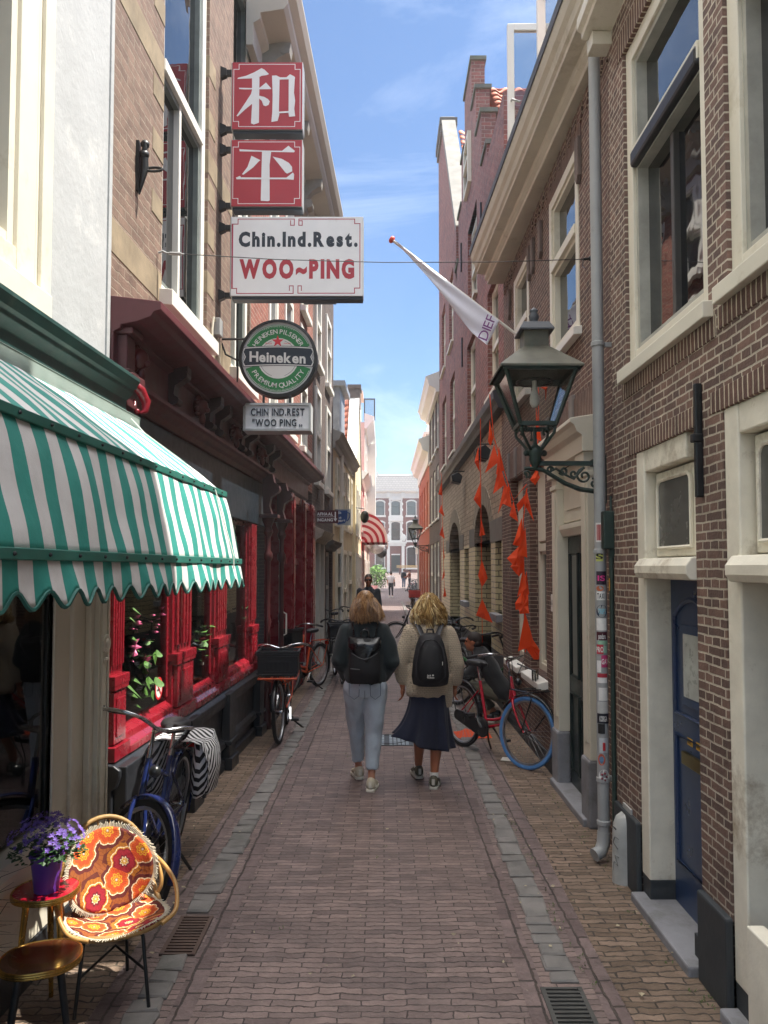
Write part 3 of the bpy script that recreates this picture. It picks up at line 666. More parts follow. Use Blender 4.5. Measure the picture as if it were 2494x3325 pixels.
# ================================================================ left side: white shop
FL = Fr(-1.80, .035, 1)
b = thing('white_shop', FL(3, 0, 0), 'white plastered shop with cream shopfront and dark green cornice behind the striped awning', 'shop', 'houses on the left side')
UW = (1.9, 3.46, 3.2, 6.2); SW = (.6, 3.88, .66, 2.6)
wall(b, FL, -3, 4.5, 2.9, 9.5, [UW], M_plast, .2, back=1.55)  # upper wall kept shallow so daylight reaches the shop from behind
wn = window(b, FL, *UW, fm=M_cream, rec=-.02, fw=.16, rows=(.6,), sash=.05, sm=M_cream, sill=(.14, .16), proud=.03)
bx(b, FL, 'window_casing', M_cream, (3.46, 3.62, -.05, .08, 3.1, 6.3), (3.48, 3.55, .08, .1, 3.1, 6.3))
wall(b, FL, -3, 4.5, 0, 2.9, [SW], M_cream, .14, top=False, back=.2, name='shopfront')
q = MB(FL)
q.box(3.88, 4.05, -.14, .012, .6, 2.8); q.box(4.05, 4.08, 0, .03, .3, 2.75); q.box(4.26, 4.31, 0, .035, .1, 2.75); q.box(4.31, 4.46, 0, .06, 0, 2.75); q.box(4.33, 4.35, .06, .07, .2, 2.7); q.box(4.42, 4.44, .06, .07, .2, 2.7)
q.lathe([(.0, .06), (.05, .062), (.055, .075), (.04, .08), (.03, .072), (.022, .085), (0, .09)], (4.385, 0, 1.5), 16, 1); q.box(4.35, 4.42, .06, .075, 1.4, 1.42)
q.build('pilaster', M_cream, b, bevel=.006)
q = MB(FL); q.prism([(-.14, .56), (.08, .54), (.08, .6), (.05, .64), (.0, .66), (-.14, .67)], .5, 4.0); q.build('sill', M_cream, b, bevel=.006)
bx(b, FL, 'skirting', M_cream, (.5, 4.05, 0, .03, 0.2, .54)); bx(b, FL, 'plinth', M_plinth, (-.5, 4.3, 0, .04, 0, .2))
q = MB(FL); q.box(.6, 3.88, -.03, -.024, .66, 2.6); q.build('shop_window', G_clear, b)
q = MB(FL); q.box(3.855, 3.88, -.05, -.015, .68, 2.6); q.build('window_bar', M_black, b)
q = MB(FL); q.add([(-.5, -.21, .3), (4.3, -.21, .3), (4.3, -1.5, .3), (-.5, -1.5, .3), (-.5, -.21, 2.8), (4.3, -.21, 2.8), (4.3, -1.5, 2.8), (-.5, -1.5, 2.8)], [(0, 1, 2, 3), (4, 5, 6, 7), (1, 2, 6, 5)]); q.add([(-.5, -1.5, .3), (4.3, -1.5, .3), (4.3, -1.5, .8), (-.5, -1.5, .8), (3.2, -1.5, .8), (4.3, -1.5, .8), (4.3, -1.5, 2.8), (3.2, -1.5, 2.8)], [(0, 1, 2, 3), (4, 5, 6, 7)]); q.build('interior', M_room, b)  # back wall left partly open, a gap added to let daylight in
bx(b, FL, 'display_shelf', M_room, (.3, 4.1, -.8, -.16, .55, .62))
prof(b, FL, -2, 4.42, [(0, 2.8), (.07, 2.8), (.085, 2.84), (.1, 2.86), (.1, 2.88), (0, 2.9)], mat('peeling cream band', '#cfc39c', .6, var=.15, vs=5, bmp=.3, grime='#7a4a3c', gl=.0), 'fascia')
prof(b, FL, -2, 4.53, [(0, 2.86), (.11, 2.86), (.11, 2.92), (.13, 2.94), (.15, 2.96), (.15, 2.98), (.17, 2.99), (.19, 3.03), (.19, 3.05), (0, 3.08)], M_green)
bx(b, FL, 'corner_plaster', M_plast, (4.47, 4.515, -.05, .012, 3.06, 9.5))
# things seen in the shop window
po = thing('poster', FL(3.9, -.2, 1.55), 'dim grey poster with dark round portrait hanging in the shop window', 'poster')
q = MB(FL); q.box(3.62, 4.15, -.215, -.21, 1.5, 2.25); q.build('sheet', mat('poster paper', '#a5a89c', .7, var=.1), po)
q = MB(FL); q.lathe([(0, -.206), (.25, -.206)], (3.88, 0, 1.92), 28, 1); q.build('portrait_disc', mat('poster disc', '#3a3733', .7, var=.5, vs=3), po)
q = MB(FL); text(q, 'TORVIL', lambda x, y: (3.68+x, -.203, 1.56+y), .06, .4, off=.02); q.build('lettering', M_black, po)
for i, (s_, z_, c_, nm) in enumerate(((3.98, .64, '#b8b9ae', 'white leaflet with a green print leaning in the shop window'), (3.66, .64, '#8c3b34', 'red booklet leaning in the shop window'), (3.4, .64, '#9fae9c', 'pale green card leaning at the near end of the shop window'))):
    q = MB(FL); q.add([(s_-.13, -.3+.13, z_), (s_+.13, -.3+.13, z_), (s_+.13, -.3, z_+.28), (s_-.13, -.3, z_+.28)], [(0, 1, 2, 3)])
    lf = tag(q.build('leaflet', mat('leaflet'+str(i), c_, .6, var=.2, vs=9), None, solid=.004), nm, 'leaflet')
    if i == 0:
        q = MB(FL); q.add([(s_-.05, -.233, z_+.16), (s_+.08, -.233, z_+.16), (s_+.08, -.283, z_+.265), (s_-.05, -.283, z_+.265)], [(0, 1, 2, 3)]); q.build('picture', mat('leaflet print', '#5f7a64', .6, var=.5, vs=16), lf)
ms = thing('desk_lamp', FL(4.0, -.4, .62), 'black desk lamp standing among the shop window display', 'lamp')
q = MB(FL); q.lathe([(.09, .62), (.09, .65), (.02, .67)], (4.0, -.4, 0), 12); q.tube([(4.0, -.4, .66), (4.06, -.4, .95), (3.98, -.35, 1.2)], .012, 6); q.build('stand', M_black, ms)
q = MB(FL); q.lathe([(.03, 1.28), (.05, 1.24), (.1, 1.14), (.098, 1.13)], (3.96, -.34, 0), 14); q.build('lamp_shade', M_zinc, ms, smooth=50)
# ---- awning
aw = thing('striped_awning', FL(3.2, .5, 1.83), 'green and white striped awning with scalloped valance over the shopfront', 'awning')
m, N_, L_, bb = newmat('striped canvas')
sp_ = N_.new('ShaderNodeSeparateXYZ'); L_.new(N_.new('ShaderNodeNewGeometry').outputs['Position'], sp_.inputs[0])
fr_ = mth(N_, L_, 'FRACT', mth(N_, L_, 'MULTIPLY', mth(N_, L_, 'SUBTRACT', sp_.outputs[1], .02), 1/.155)); st_ = mth(N_, L_, 'GREATER_THAN', fr_, .5)
po_ = N_.new('ShaderNodeTexCoord').outputs['Object']
cg = ramp(N_, L_, noi(N_, L_, po_, 5, 8, .7), [(.3, '#1f7a70'), (.7, '#329085')]); cw = ramp(N_, L_, noi(N_, L_, po_, 3, 9, .75), [(.25, '#b3aeac'), (.5, '#c9c6c5'), (.75, '#d2d0cf')])
L_.new(mixn(N_, L_, cg, cw, st_), bb.inputs['Base Color']); bb.inputs['Roughness'].default_value = .75
bb.inputs['Subsurface Weight'].default_value = 0; bump(N_, L_, bb, mth(N_, L_, 'ADD', noi(N_, L_, po_, 9, 4), mth(N_, L_, 'MULTIPLY', noi(N_, L_, po_, 2.5, 3), 3.)), .35, .012)
M_canvas = m
S0, S1 = .2, 4.52
AP = [(.2, 2.74), (.7, 2.36), (.79, 1.965)]
def awp(v):
    if v <= .5: t = v*2; a, c_ = AP[0], AP[1]; bl = .012
    else: t = (v-.5)*2; a, c_ = AP[1], AP[2]; bl = .012
    nx, nz = (c_[1]-a[1]), -(c_[0]-a[0]); l = -math.hypot(nx, nz); k = bl*4*t*(1-t)
    return (a[0]+(c_[0]-a[0])*t+nx/l*k, a[1]+(c_[1]-a[1])*t+nz/l*k)
def awf(u, v):
    s_ = S0+(S1-S0)*u; d, z = awp(v); sg = math.sin(math.pi*((v*2) % 1)); wv = .004*math.sin(s_*15.7)*sg+.012*noise.noise((s_*1.6, v*3, 1))*sg+.006*noise.noise((s_*6+v*3, v*5, 4))-.006*abs(math.sin(s_*5.2))*sg
    return (s_, d+wv, z+wv*.6)
q = MB(FL); q.grid(awf, 90, 24); q.build('canopy', M_canvas, aw, smooth=60, solid=.003)
q = MB(FL); pl = [awp(i/24) for i in range(25)]
q.add([(S1-.004, d, z) for d, z in pl]+[(S1-.004, .2, z) for d, z in pl], [(i, i+1, 26+i, 25+i) for i in range(24)]); q.build('side_panel', mat('green canvas', '#12796b', .75), aw, solid=.003)
def vf(u, v):
    s_ = S0+(S1-S0)*u; lo = 1.842-.024*math.cos(2*math.pi*(s_-.02)/.155+.6); z = 1.965+(lo-1.965)*v
    return (s_, .795+.02*v+.012*math.sin(s_*9)*v+.006*noise.noise((s_*4, v, 0)), z)
q = MB(FL); q.grid(vf, 260, 6); q.build('valance', M_canvas, aw, smooth=60, solid=.003)
q = MB(FL); q.tube([(vf(i/260, 1)) for i in range(261)], .0065, 5)
q.build('valance_binding', mat('dark green binding', '#1a5a52', .7), aw, smooth=60)
q = MB(FL)
for d, z in ((AP[1][0]+.004, AP[1][1]), (AP[2][0]+.006, AP[2][1])): q.box(S0, S1, d-.016, d+.012, z-.016, z+.016)
q.build('rail', mat('green rail', '#2c6d62', .5), aw, bevel=.003)
q = MB(FL)
for i in range(22):
    s_ = .4+i*.19; q.ball((s_, AP[1][0]+.018, AP[1][1]), .006, nu=6, nv=4); q.ball((s_, AP[2][0]+.02, AP[2][1]), .006, nu=6, nv=4)
q.build('rivet', M_black, aw)
q = MB(FL); q.box(-.5, 4.5, .02, .2, 2.735, 2.76); q.box(-.5, 4.5, .185, .2, 2.735, 2.81); q.box(4.49, 4.5, .02, .2, 2.7, 2.81); q.build('casing', M_ggrey, aw, bevel=.004)
q = MB(FL); q.tube([(4.25, .24, 2.76)]+[(4.25, awp(v)[0]+.012, awp(v)[1]+.008) for v in (.1, .3, .5)]+[(4.25, .82, 1.99), (4.25, .82, 1.92)], .0035, 5); q.build('cord', M_white, aw)
# ================================================================ left side: restaurant
FR = Fr(-1.83, .035, 1)
b = thing('restaurant_building', FR(7, 0, 0), 'brown brick restaurant with red wooden shopfront and dark carved cornice', 'restaurant', 'houses on the left side')
RB = b
W1, W2 = (5.55, 6.8, 3.97, 8.4), (7.72, 8.62, 3.97, 8.4)
wall(b, FR, 4.515, 8.7, 3.0, 10, [W1, W2], M_lb, .22)
for h in (W1, W2):
    window(b, FR, *h, fm=M_white, rec=.08, fw=.1, rows=(.4,), lowcols=(.45,), sash=.05, sashm=mat('grey green sash', '#6f7772', .45), sm=M_white, sill=(.1, .12), proud=.02)
q = MB(FR)
for s0, s1 in ((4.52, 5.553), (6.797, 7.723)):
    q.box(s0, s1, -.05, .004, 3.86, 4.08); q.box(s0, s1, -.05, .004, 5.5, 5.72)
for z in (4.4, 4.85, 5.25, 5.9, 6.4): q.box(6.797, 7.02, -.1, .005, z, z+.2); q.box(5.32, 5.553, -.1, .005, z+.05, z+.22)
q.build('stone_band', M_stone, b, bevel=.006)
# shopfront cornice
M_crn = M_brn
prof(b, FR, 4.52, 13.2, [(0, 3.06), (.06, 3.1), (.06, 3.34), (.1, 3.36), (.1, 3.38), (.2, 3.4), (.28, 3.43), (.3, 3.46), (.34, 3.47), (.34, 3.52), (0, 3.56)], M_crn)
prof(b, FR, 4.75, 9.9, [(0, 2.96), (.03, 2.96), (.05, 3.0), (.08, 3.02), (.1, 3.05), (.13, 3.06), (.13, 3.09), (0, 3.1)], M_crn, 'architrave')
q = MB(FR)   # end pilaster of the cornice
q.box(4.58, 4.72, 0, .12, 3.12, 3.34); q.box(4.55, 4.76, 0, .17, 3.02, 3.1); q.box(4.57, 4.74, 0, .14, 3.1, 3.13); q.box(4.56, 4.75, 0, .16, 3.34, 3.38); q.box(4.56, 4.74, 0, .13, 2.9, 3.02)
q.build('cornice_bracket', M_crn, b, bevel=.008)
q = MB(FR)   # carved lion heads and scroll brackets
for s_ in (4.82, 6.25, 7.5, 8.8):
    q.ball((s_, .1, 3.25), .06, .07, .075, 10, 8); q.ball((s_, .155, 3.22), .03, .03, .025, 8, 6)
    for i in range(9): a = i*.7; q.ball((s_+.055*math.cos(a), .09, 3.25+.075*math.sin(a)), .024, nu=6, nv=4)
    q.ball((s_, .12, 3.15), .028, .03, .05, 8, 6)
q.build('lion_head', mat('dark red carving', '#5a1f20', .35, var=.3), b, smooth=60)
q = MB(FR)
for s_ in (5.6, 6.6, 6.95, 7.85, 8.2, 9.15, 9.6):
    pts = [(.06, 3.12), (.1, 3.12), (.12, 3.16), (.1, 3.2), (.11, 3.26), (.17, 3.3), (.2, 3.35), (.2, 3.4), (.06, 3.4)]
    q.prism(pts, s_-.05, s_+.05); q.tube([(s_-.055, .11, 3.15), (s_+.055, .11, 3.15)], .03, 10); q.tube([(s_-.055, .16, 3.34), (s_+.055, .16, 3.34)], .04, 10)
q.build('scroll_bracket', mat('near black carving', '#3a2022', .35, var=.3), b, smooth=40)
bx(b, FR, 'fascia_board', mat('dark blue grey board', '#232b33', .35, var=.15), (4.9, 9.9, -.1, .0, 2.45, 2.96))
# window wall
FW = Fr(-1.90, .035, 1)
WIN = [(4.98, 6.02), (6.52, 7.3), (7.76, 8.85)]
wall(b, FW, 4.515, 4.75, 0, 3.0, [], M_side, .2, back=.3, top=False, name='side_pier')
q = MB(FW)
for s0, s1, a0, a1 in ((4.75, 4.98, 0, .06), (6.02, 6.52, 0, .06), (7.3, 7.76, 0, .06), (8.85, 9.2, 0, .06)):
    q.box(s0, s1, -.06, .04, .76, 2.47)
    c = (s0+s1)/2; hw = (s1-s0)/2
    q.box(c-hw*.86, c+hw*.86, .04, .075, .84, 1.16); q.box(c-hw*.6, c+hw*.6, .075, .083, .88, 1.12)
    q.box(c-hw-.01, c+hw+.01, -.02, .088, 1.2, 1.26); q.box(c-hw, c+hw, -.02, .085, 1.17, 1.2); q.box(c-hw-.015, c+hw+.015, -.02, .095, .74, .83)
    for k in range(5): q.box(c-hw*.8+k*hw*.34, c-hw*.8+k*hw*.34+hw*.2, .04, .062, 1.32, 2.44)
q.build('pilaster', M_red, b, bevel=.007)
for s0, s1 in WIN:
    q = MB(FW); q.prism([(-.12, .76), (.1, .74), (.1, .79), (.06, .82), (.05, .86), (.0, .89), (-.02, .93), (-.12, .93)], s0, s1); wf = q.build('window_sill', M_red, b, bevel=.005)
    q = MB(FW); q.box(s0, s0+.04, -.06, .01, .93, 2.47); q.box(s1-.04, s1, -.06, .01, .93, 2.47); q.box(s0+.04, s1-.04, -.06, .008, 2.4, 2.47); q.build('frame', M_red, wf, bevel=.004)
    q = MB(FW); q.box(s0+.03, s1-.03, -.012, -.006, .9, 2.45); q.build('pane', G_clear, wf)
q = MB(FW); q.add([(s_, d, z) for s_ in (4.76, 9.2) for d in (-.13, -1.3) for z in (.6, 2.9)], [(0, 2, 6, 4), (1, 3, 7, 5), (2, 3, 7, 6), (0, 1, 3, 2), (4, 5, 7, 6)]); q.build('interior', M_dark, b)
bx(b, FW, 'display_shelf', mat('orange wood shelf', '#8a4a2c', .45, var=.25), (4.8, 9.1, -.6, -.13, .78, .84))
q = MB(FW); q.prism([(-.1, 0), (.13, 0), (.13, .1), (.09, .12), (.09, .58), (.12, .6), (.14, .66), (.14, .7), (.1, .73), (-.1, .75)], 4.7, 9.25)
for s_ in (4.86, 6.27, 7.53, 9.0): q.box(s_-.13, s_+.13, .09, .17, .0, .72); q.box(s_-.15, s_+.15, .09, .2, .0, .12); q.box(s_-.15, s_+.15, .09, .19, .24, .28)
q.prism([(.09, .22), (.14, .22), (.13, .27), (.09, .3)], 4.7, 9.25)
q.build('plinth', M_plinth, b, bevel=.008)
# recessed porch with carved columns
q = MB(FR); q.box(9.2, 10.35, -1.2, -1.1, 0, 3.1); q.box(9.2, 9.26, -1.1, -.1, 0, 3.1); q.box(9.5, 9.56, -1.1, -.4, .1, 2.9); q.build('porch_panel', M_dred, b, bevel=.006)
prof(b, FR, 9.2, 10.35, [(-1.1, 2.2), (-.3, 2.2), (-.26, 2.26), (-.26, 2.32), (-1.1, 2.36)], M_dred, 'porch_transom')
q = MB(FR)
for s_ in (9.3, 10.28):
    d = .1
    q.lathe([(.06, 0), (.07, .08), (.05, .12), (.05, .7), (.065, .74), (.065, .8), (.035, .84), (.03, 1.2), (.045, 1.28), (.03, 1.34), (.032, 2.0), (.055, 2.04), (.055, 2.1), (.03, 2.14), (.03, 2.3), (.06, 2.36), (.04, 2.42), (.075, 2.5), (.08, 2.56), (.03, 2.6)], (s_, d, 0), 14)
    pts = [(d-.05, 2.58), (d+.05, 2.58), (d+.02, 2.68), (d+.04, 2.78), (d+.12, 2.84), (d+.14, 2.92), (d+.08, 2.96), (d+.06, 3.06), (d-.06, 3.06)]
    q.prism(pts, s_-.06, s_+.06); q.tube([(s_-.07, d+.09, 2.88), (s_+.07, d+.09, 2.88)], .055, 12)
    q.box(s_-.09, s_+.09, d-.09, d+.13, 2.53, 2.57)
q.build('carved_column', mat('red brown column', '#3f1c1e', .35, var=.25), b, smooth=35)
# tall red doors
q = MB(FR)
for s0, s1 in ((10.4, 10.62), (11.5, 11.75), (12.7, 12.95), (13.75, 14.15)):
    q.box(s0, s1, -.15, .05, 0, 3.06); q.box(s0+.05, s1-.05, .05, .075, .1, 3.0)
q.box(10.4, 14.15, -.15, .02, 2.94, 3.06); q.box(10.62, 13.75, -.14, -.02, 1.98, 2.08); q.box(10.62, 13.75, -.14, -.02, 0, .25)
q.build('door_frame', M_red, b, bevel=.006)
for s0, s1 in ((10.62, 11.5), (11.75, 12.7), (12.95, 13.75)):
    q = MB(FR); q.box(s0, s1, -.16, -.12, .25, 1.98); q.box(s0, s0+.12, -.12, -.09, .25, 1.98); q.box(s1-.12, s1, -.12, -.09, .25, 1.98); q.box(s0+.12, s1-.12, -.12, -.09, .25, .8)
    dr = q.build('red_door', M_dred, b, bevel=.005)
    q = MB(FR); q.box(s0+.12, s1-.12, -.118, -.112, .8, 1.96); q.box(s0+.02, s1-.02, -.115, -.11, 2.08, 2.94); q.build('pane', G_win, dr)
q = MB(FR); q.tube([(10.51, .075, 1.0), (10.51, .13, 1.03), (10.51, .13, 1.3), (10.51, .075, 1.33)], .012, 8); q.build('door_handle', M_white, b, smooth=50)
q = MB(FR); q.box(10.44, 10.58, .076, .08, 1.5, 1.85); q.box(10.46, 10.56, .076, .081, 1.38, 1.46); q.build('notice', M_white, b)
q = MB(FR); q.tube([(10.36, .07, .1), (10.36, .07, 2.5)], .018, 8)
for z in (.6, 1.2, 1.8, 2.3): q.tube([(10.36, .07, z), (10.36, .07, z+.03)], .024, 8)
q.build('drain_pipe', M_cream, b, smooth=40)
# ================================================================ left side, beyond
b = thing('brick_house', FR(11.5, 0, 3.5), 'warm red brick house with huge cream cornice and opened casement above the red doors', 'house', 'houses on the left side')
HS = [(9.75, 10.4, 3.95, 6.0), (11.0, 11.75, 3.95, 6.0), (12.6, 13.4, 3.95, 6.0), (9.75, 10.4, 6.3, 7.7), (11.0, 11.75, 6.3, 7.7), (12.6, 13.4, 6.3, 7.7)]
wall(b, FR, 8.7, 14.2, 3.3, 8.0, HS, M_lr, .2)
for h in HS: window(b, FR, *h, fm=M_white, rec=.05, fw=.1, rows=(.5,), sash=.03, proud=.04, sill=(.09, .1))
M_uc = mat('greyed cream cornice', '#aaa397', .6, var=.1, vs=2)  # one even greyish cream for the whole cornice
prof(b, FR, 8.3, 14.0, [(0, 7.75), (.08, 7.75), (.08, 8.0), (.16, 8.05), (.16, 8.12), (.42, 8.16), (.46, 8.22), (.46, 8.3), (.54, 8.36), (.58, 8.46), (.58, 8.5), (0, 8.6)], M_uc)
q = MB(FR)
for s_ in (8.9, 10.5, 12.1, 13.7): q.prism([(.08, 7.6), (.16, 7.6), (.2, 7.7), (.16, 7.82), (.26, 7.95), (.4, 8.02), (.42, 8.14), (.08, 8.14)], s_-.08, s_+.08); q.tube([(s_-.09, .2, 7.74), (s_+.09, .2, 7.74)], .07, 12); q.tube([(s_-.09, .34, 8.06), (s_+.09, .34, 8.06)], .06, 12)
q.build('console', mat('grey console', '#8d887e', .6, var=.2), b, smooth=40)
q = MB(FR); s_ = 12.55
q.box(s_, s_+.04, .06, .12, 6.3, 7.5); q.box(s_, s_+.04, .54, .6, 6.3, 7.5); q.box(s_, s_+.04, .12, .54, 7.44, 7.5); q.box(s_, s_+.04, .12, .54, 6.3, 6.36); cs = q.build('open_casement', mat('blue black frame', '#232a35', .4), b, bevel=.004)
q = MB(FR); q.box(s_+.015, s_+.021, .12, .54, 6.36, 7.44); q.build('pane', G_clear, cs)
b = thing('brick_house', FR(16, 0, 0), 'narrow dark brick house with pale grey door surround beyond the red doors', 'house', 'houses on the left side')
HS = [(14.5, 15.3, 3.6, 5.4), (16.3, 17.2, 3.6, 5.4), (14.5, 15.3, 5.9, 7.4), (16.3, 17.2, 5.9, 7.4), (14.4, 15.9, 0, 2.45), (16.6, 17.8, 0, 2.3)]
wall(b, FR, 14.2, 18, 0, 8.15, HS, M_ld, .2)
for h in HS[:4]: window(b, FR, *h, fm=M_white, rec=.04, fw=.1, rows=(.5,), sash=0, proud=.05, sill=(.1, .1))
M_pg = mat('pale grey door paint', '#b9b8b2', .5, var=.06)
q = MB(FR)
for s_ in (14.25, 15.0, 15.75): q.box(s_, s_+.16, -.15, .05, 0, 2.4)
q.box(14.41, 15.0, -.15, -.05, 0, 2.3); q.box(15.16, 15.75, -.15, -.05, 0, 2.3); q.build('door', M_pg, b, bevel=.006)
prof(b, FR, 14.2, 16.0, [(0, 2.4), (.06, 2.4), (.1, 2.46), (.18, 2.5), (.22, 2.58), (.24, 2.62), (0, 2.72)], mat('weathered cornice', '#a9a195', .7, var=.25, grime='#6b6258'), 'door_cornice')
prof(b, FR, 16.1, 18.0, [(0, 2.3), (.06, 2.3), (.1, 2.36), (.2, 2.42), (.22, 2.5), (0, 2.58)], mat('dark cornice', '#5d5a58', .7), 'door_cornice')
window(b, FR, 16.6, 17.8, .3, 2.28, fm=M_pg, rec=.1, fw=.1, rows=(.6,), sash=0, sill=None)
b = thing('rendered_house', FR(21, 0, 0), 'beige rendered house with tall cream windows and low grey cornice behind the cup sign', 'house', 'houses on the left side')
HS = [(18.5, 19.3, 3.0, 4.6), (20, 20.8, 3.0, 4.6), (21.5, 22.3, 3.0, 4.6), (22.9, 23.5, 3.0, 4.6), (18.6, 19.8, .4, 2.4), (20.4, 21.4, 0, 2.4), (22, 23.3, .4, 2.4)]
wall(b, FR, 18, 24, 0, 4.9, HS, M_beige, .2)
for h in HS: window(b, FR, *h, fm=M_cream, rec=.04, fw=.12, rows=(.55,), sash=0, proud=.06)
prof(b, FR, 17.95, 24.05, [(0, 4.75), (.06, 4.75), (.06, 4.9), (.15, 4.95), (.18, 5.05), (.25, 5.1), (0, 5.2)], mat('grey cornice', '#9a9690', .7, var=.15))
q = MB(FR); q.tube([(19.6, .06, 0), (19.6, .06, 4.8)], .05, 10); q.build('downpipe', M_white, b, smooth=40)
dm = bx(b, FR, 'dormer', mat('grey dormer', '#8f949a', .5), (21.3, 22.9, -1.6, -.15, 5.1, 7.0), (21.2, 23.0, -1.8, 0, 7.0, 7.15))
b = thing('gabled_house', FR(27, 0, 0), 'cream house with whitish gable coping and bright orange pantiles at the far left', 'house', 'houses on the left side')
FG = Fr(-.9, 0, 1)
HS = [(24.5, 25.5, .4, 2.4), (26.3, 27.2, 0, 2.4), (28, 29.4, .4, 2.4), (24.7, 25.6, 3.0, 4.6), (26.5, 27.4, 3, 4.6), (28.3, 29.2, 3, 4.6)]
wall(b, FG, 24, 30, 0, 5.0, HS, M_yel, .2)
for h in HS: window(b, FG, *h, fm=M_white, rec=.05, fw=.12, rows=(.55,), sash=0, proud=.05)
q = MB(FG); q.prism([(24, 5), (30, 5), (27.35, 7.7), (26.65, 7.7)], -.25, 0, 1); gb = q.build('gable', M_yel, b)
q = MB(FG); q.prism([(23.9, 5.1), (23.9, 4.95), (26.65, 7.7), (26.65, 7.9)], -.3, .04, 1); q.prism([(30.1, 5.1), (30.1, 4.95), (27.35, 7.7), (27.35, 7.9)], -.3, .04, 1); q.build('coping', mat('whitish coping', '#bdbab4', .8, var=.25), gb)
q = MB(FG); q.box(26.6, 27.4, -.34, .06, 7.6, 8.2); q.box(26.55, 27.45, -.38, .1, 8.2, 8.32); q.build('chimney', mat('grey brown chimney', '#6b625c', .8), b)
pantiles(b, (-1.2, 24, 5.0), (-5, 0, 0), (0, 2.8, 2.8), 22, 11, M_tile)
b = thing('shop', FG(32.5, 0, 0), 'small bright red painted shop with a red and white awning on the far left', 'shop', 'houses on the left side')
HS = [(30.5, 32, .4, 2.6), (32.4, 33.3, 0, 2.6), (33.6, 34.8, .4, 2.6), (30.6, 31.6, 3.4, 5.0), (33.2, 34.2, 3.4, 5)]
wall(b, FG, 30, 35, 0, 5.6, HS, M_redw, .2)
for h in HS: window(b, FG, *h, fm=M_white, rec=.05, fw=.12, rows=(.6,), sash=0, proud=.04)
prof(b, FG, 29.95, 35.05, [(0, 5.4), (.1, 5.4), (.2, 5.55), (.3, 5.65), (0, 5.75)], M_white)
b = thing('tall_house', FG(40, 0, 0), 'tall pale house with white bay and stepped cornices at the end of the left side', 'house', 'houses on the left side')
HS = [(s_, s_+1.0, z, z+1.7) for s_ in (35.6, 38, 40.4, 42.8, 45) for z in (.6, 3.6, 6.4)]
wall(b, FG, 35, 47, 0, 8.6, HS, M_pink, .2)
for h in HS: window(b, FG, *h, fm=M_white, rec=.04, fw=.14, rows=(.55,), sash=0, proud=.06)
for z in (3.0, 5.9): prof(b, FG, 35, 47, [(0, z), (.15, z), (.25, z+.2), (.3, z+.3), (0, z+.4)], M_white)
prof(b, FG, 34.9, 47.1, [(0, 8.3), (.1, 8.3), (.3, 8.55), (.42, 8.7), (.45, 8.85), (0, 9.0)], M_white)
bx(b, FG, 'bay', M_white, (40, 42.5, 0, .45, 3.2, 8.4)); bx(b, FG, 'dormer', M_pink, (38, 40, -2, -.3, 8.9, 10.6), (37.9, 40.1, -2.1, -.15, 10.6, 10.75), (43, 46, -2, -.2, 8.9, 9.8))
q = MB(FG); q.box(37.7, 37.76, -.1, -.04, 9.2, 10.3); q.box(37.7, 37.76, .4, .46, 9.2, 10.3); q.box(37.7, 37.76, -.04, .4, 10.24, 10.3); q.box(37.7, 37.76, -.04, .4, 9.2, 9.26); cs = q.build('open_casement', mat('dark casement', '#3c4045', .5), b); q = MB(FG); q.box(37.72, 37.73, -.04, .4, 9.26, 10.24); q.build('pane', G_clear, cs)
# round striped awning far left
q = MB(FG); n = 10
ra = thing('round_awning', FG(33, .4, 2.9), 'small red and white quarter round awning on the red shop', 'awning')
m, N_, L_, bb = newmat('red white canvas')
sp_ = N_.new('ShaderNodeSeparateXYZ'); L_.new(N_.new('ShaderNodeNewGeometry').outputs['Position'], sp_.inputs[0])
an = mth(N_, L_, 'ARCTAN2', mth(N_, L_, 'SUBTRACT', sp_.outputs[2], 2.95), mth(N_, L_, 'ADD', sp_.outputs[0], .9))
rd = mth(N_, L_, 'SQRT', mth(N_, L_, 'ADD', mth(N_, L_, 'POWER', mth(N_, L_, 'SUBTRACT', sp_.outputs[2], 2.95), 2.), mth(N_, L_, 'POWER', mth(N_, L_, 'ADD', sp_.outputs[0], .9), 2.)))
st_ = mth(N_, L_, 'GREATER_THAN', mth(N_, L_, 'FRACT', mth(N_, L_, 'MULTIPLY', rd, 4.2)), .55)
L_.new(mixn(N_, L_, lin('#e2d2cc'), lin('#b22a38'), st_), bb.inputs['Base Color']); bb.inputs['Roughness'].default_value = .8
for s_ in (31.0, 34.6): q.add([(s_, 0, 2.95)]+[(s_, 1.05*math.cos(i*math.pi/2/n), 2.95+1.25*math.sin(i*math.pi/2/n)) for i in range(n+1)], [(0, i+1, i+2) for i in range(n)])
q.grid(lambda u, v: (31+3.6*u, 1.05*math.cos(v*math.pi/2), 2.95+1.25*math.sin(v*math.pi/2)), 8, n)
q.build('canopy', m, ra, smooth=50)
q = MB(FG); q.box(31, 34.6, 1.02, 1.06, 2.75, 2.95); q.build('valance', m, ra)
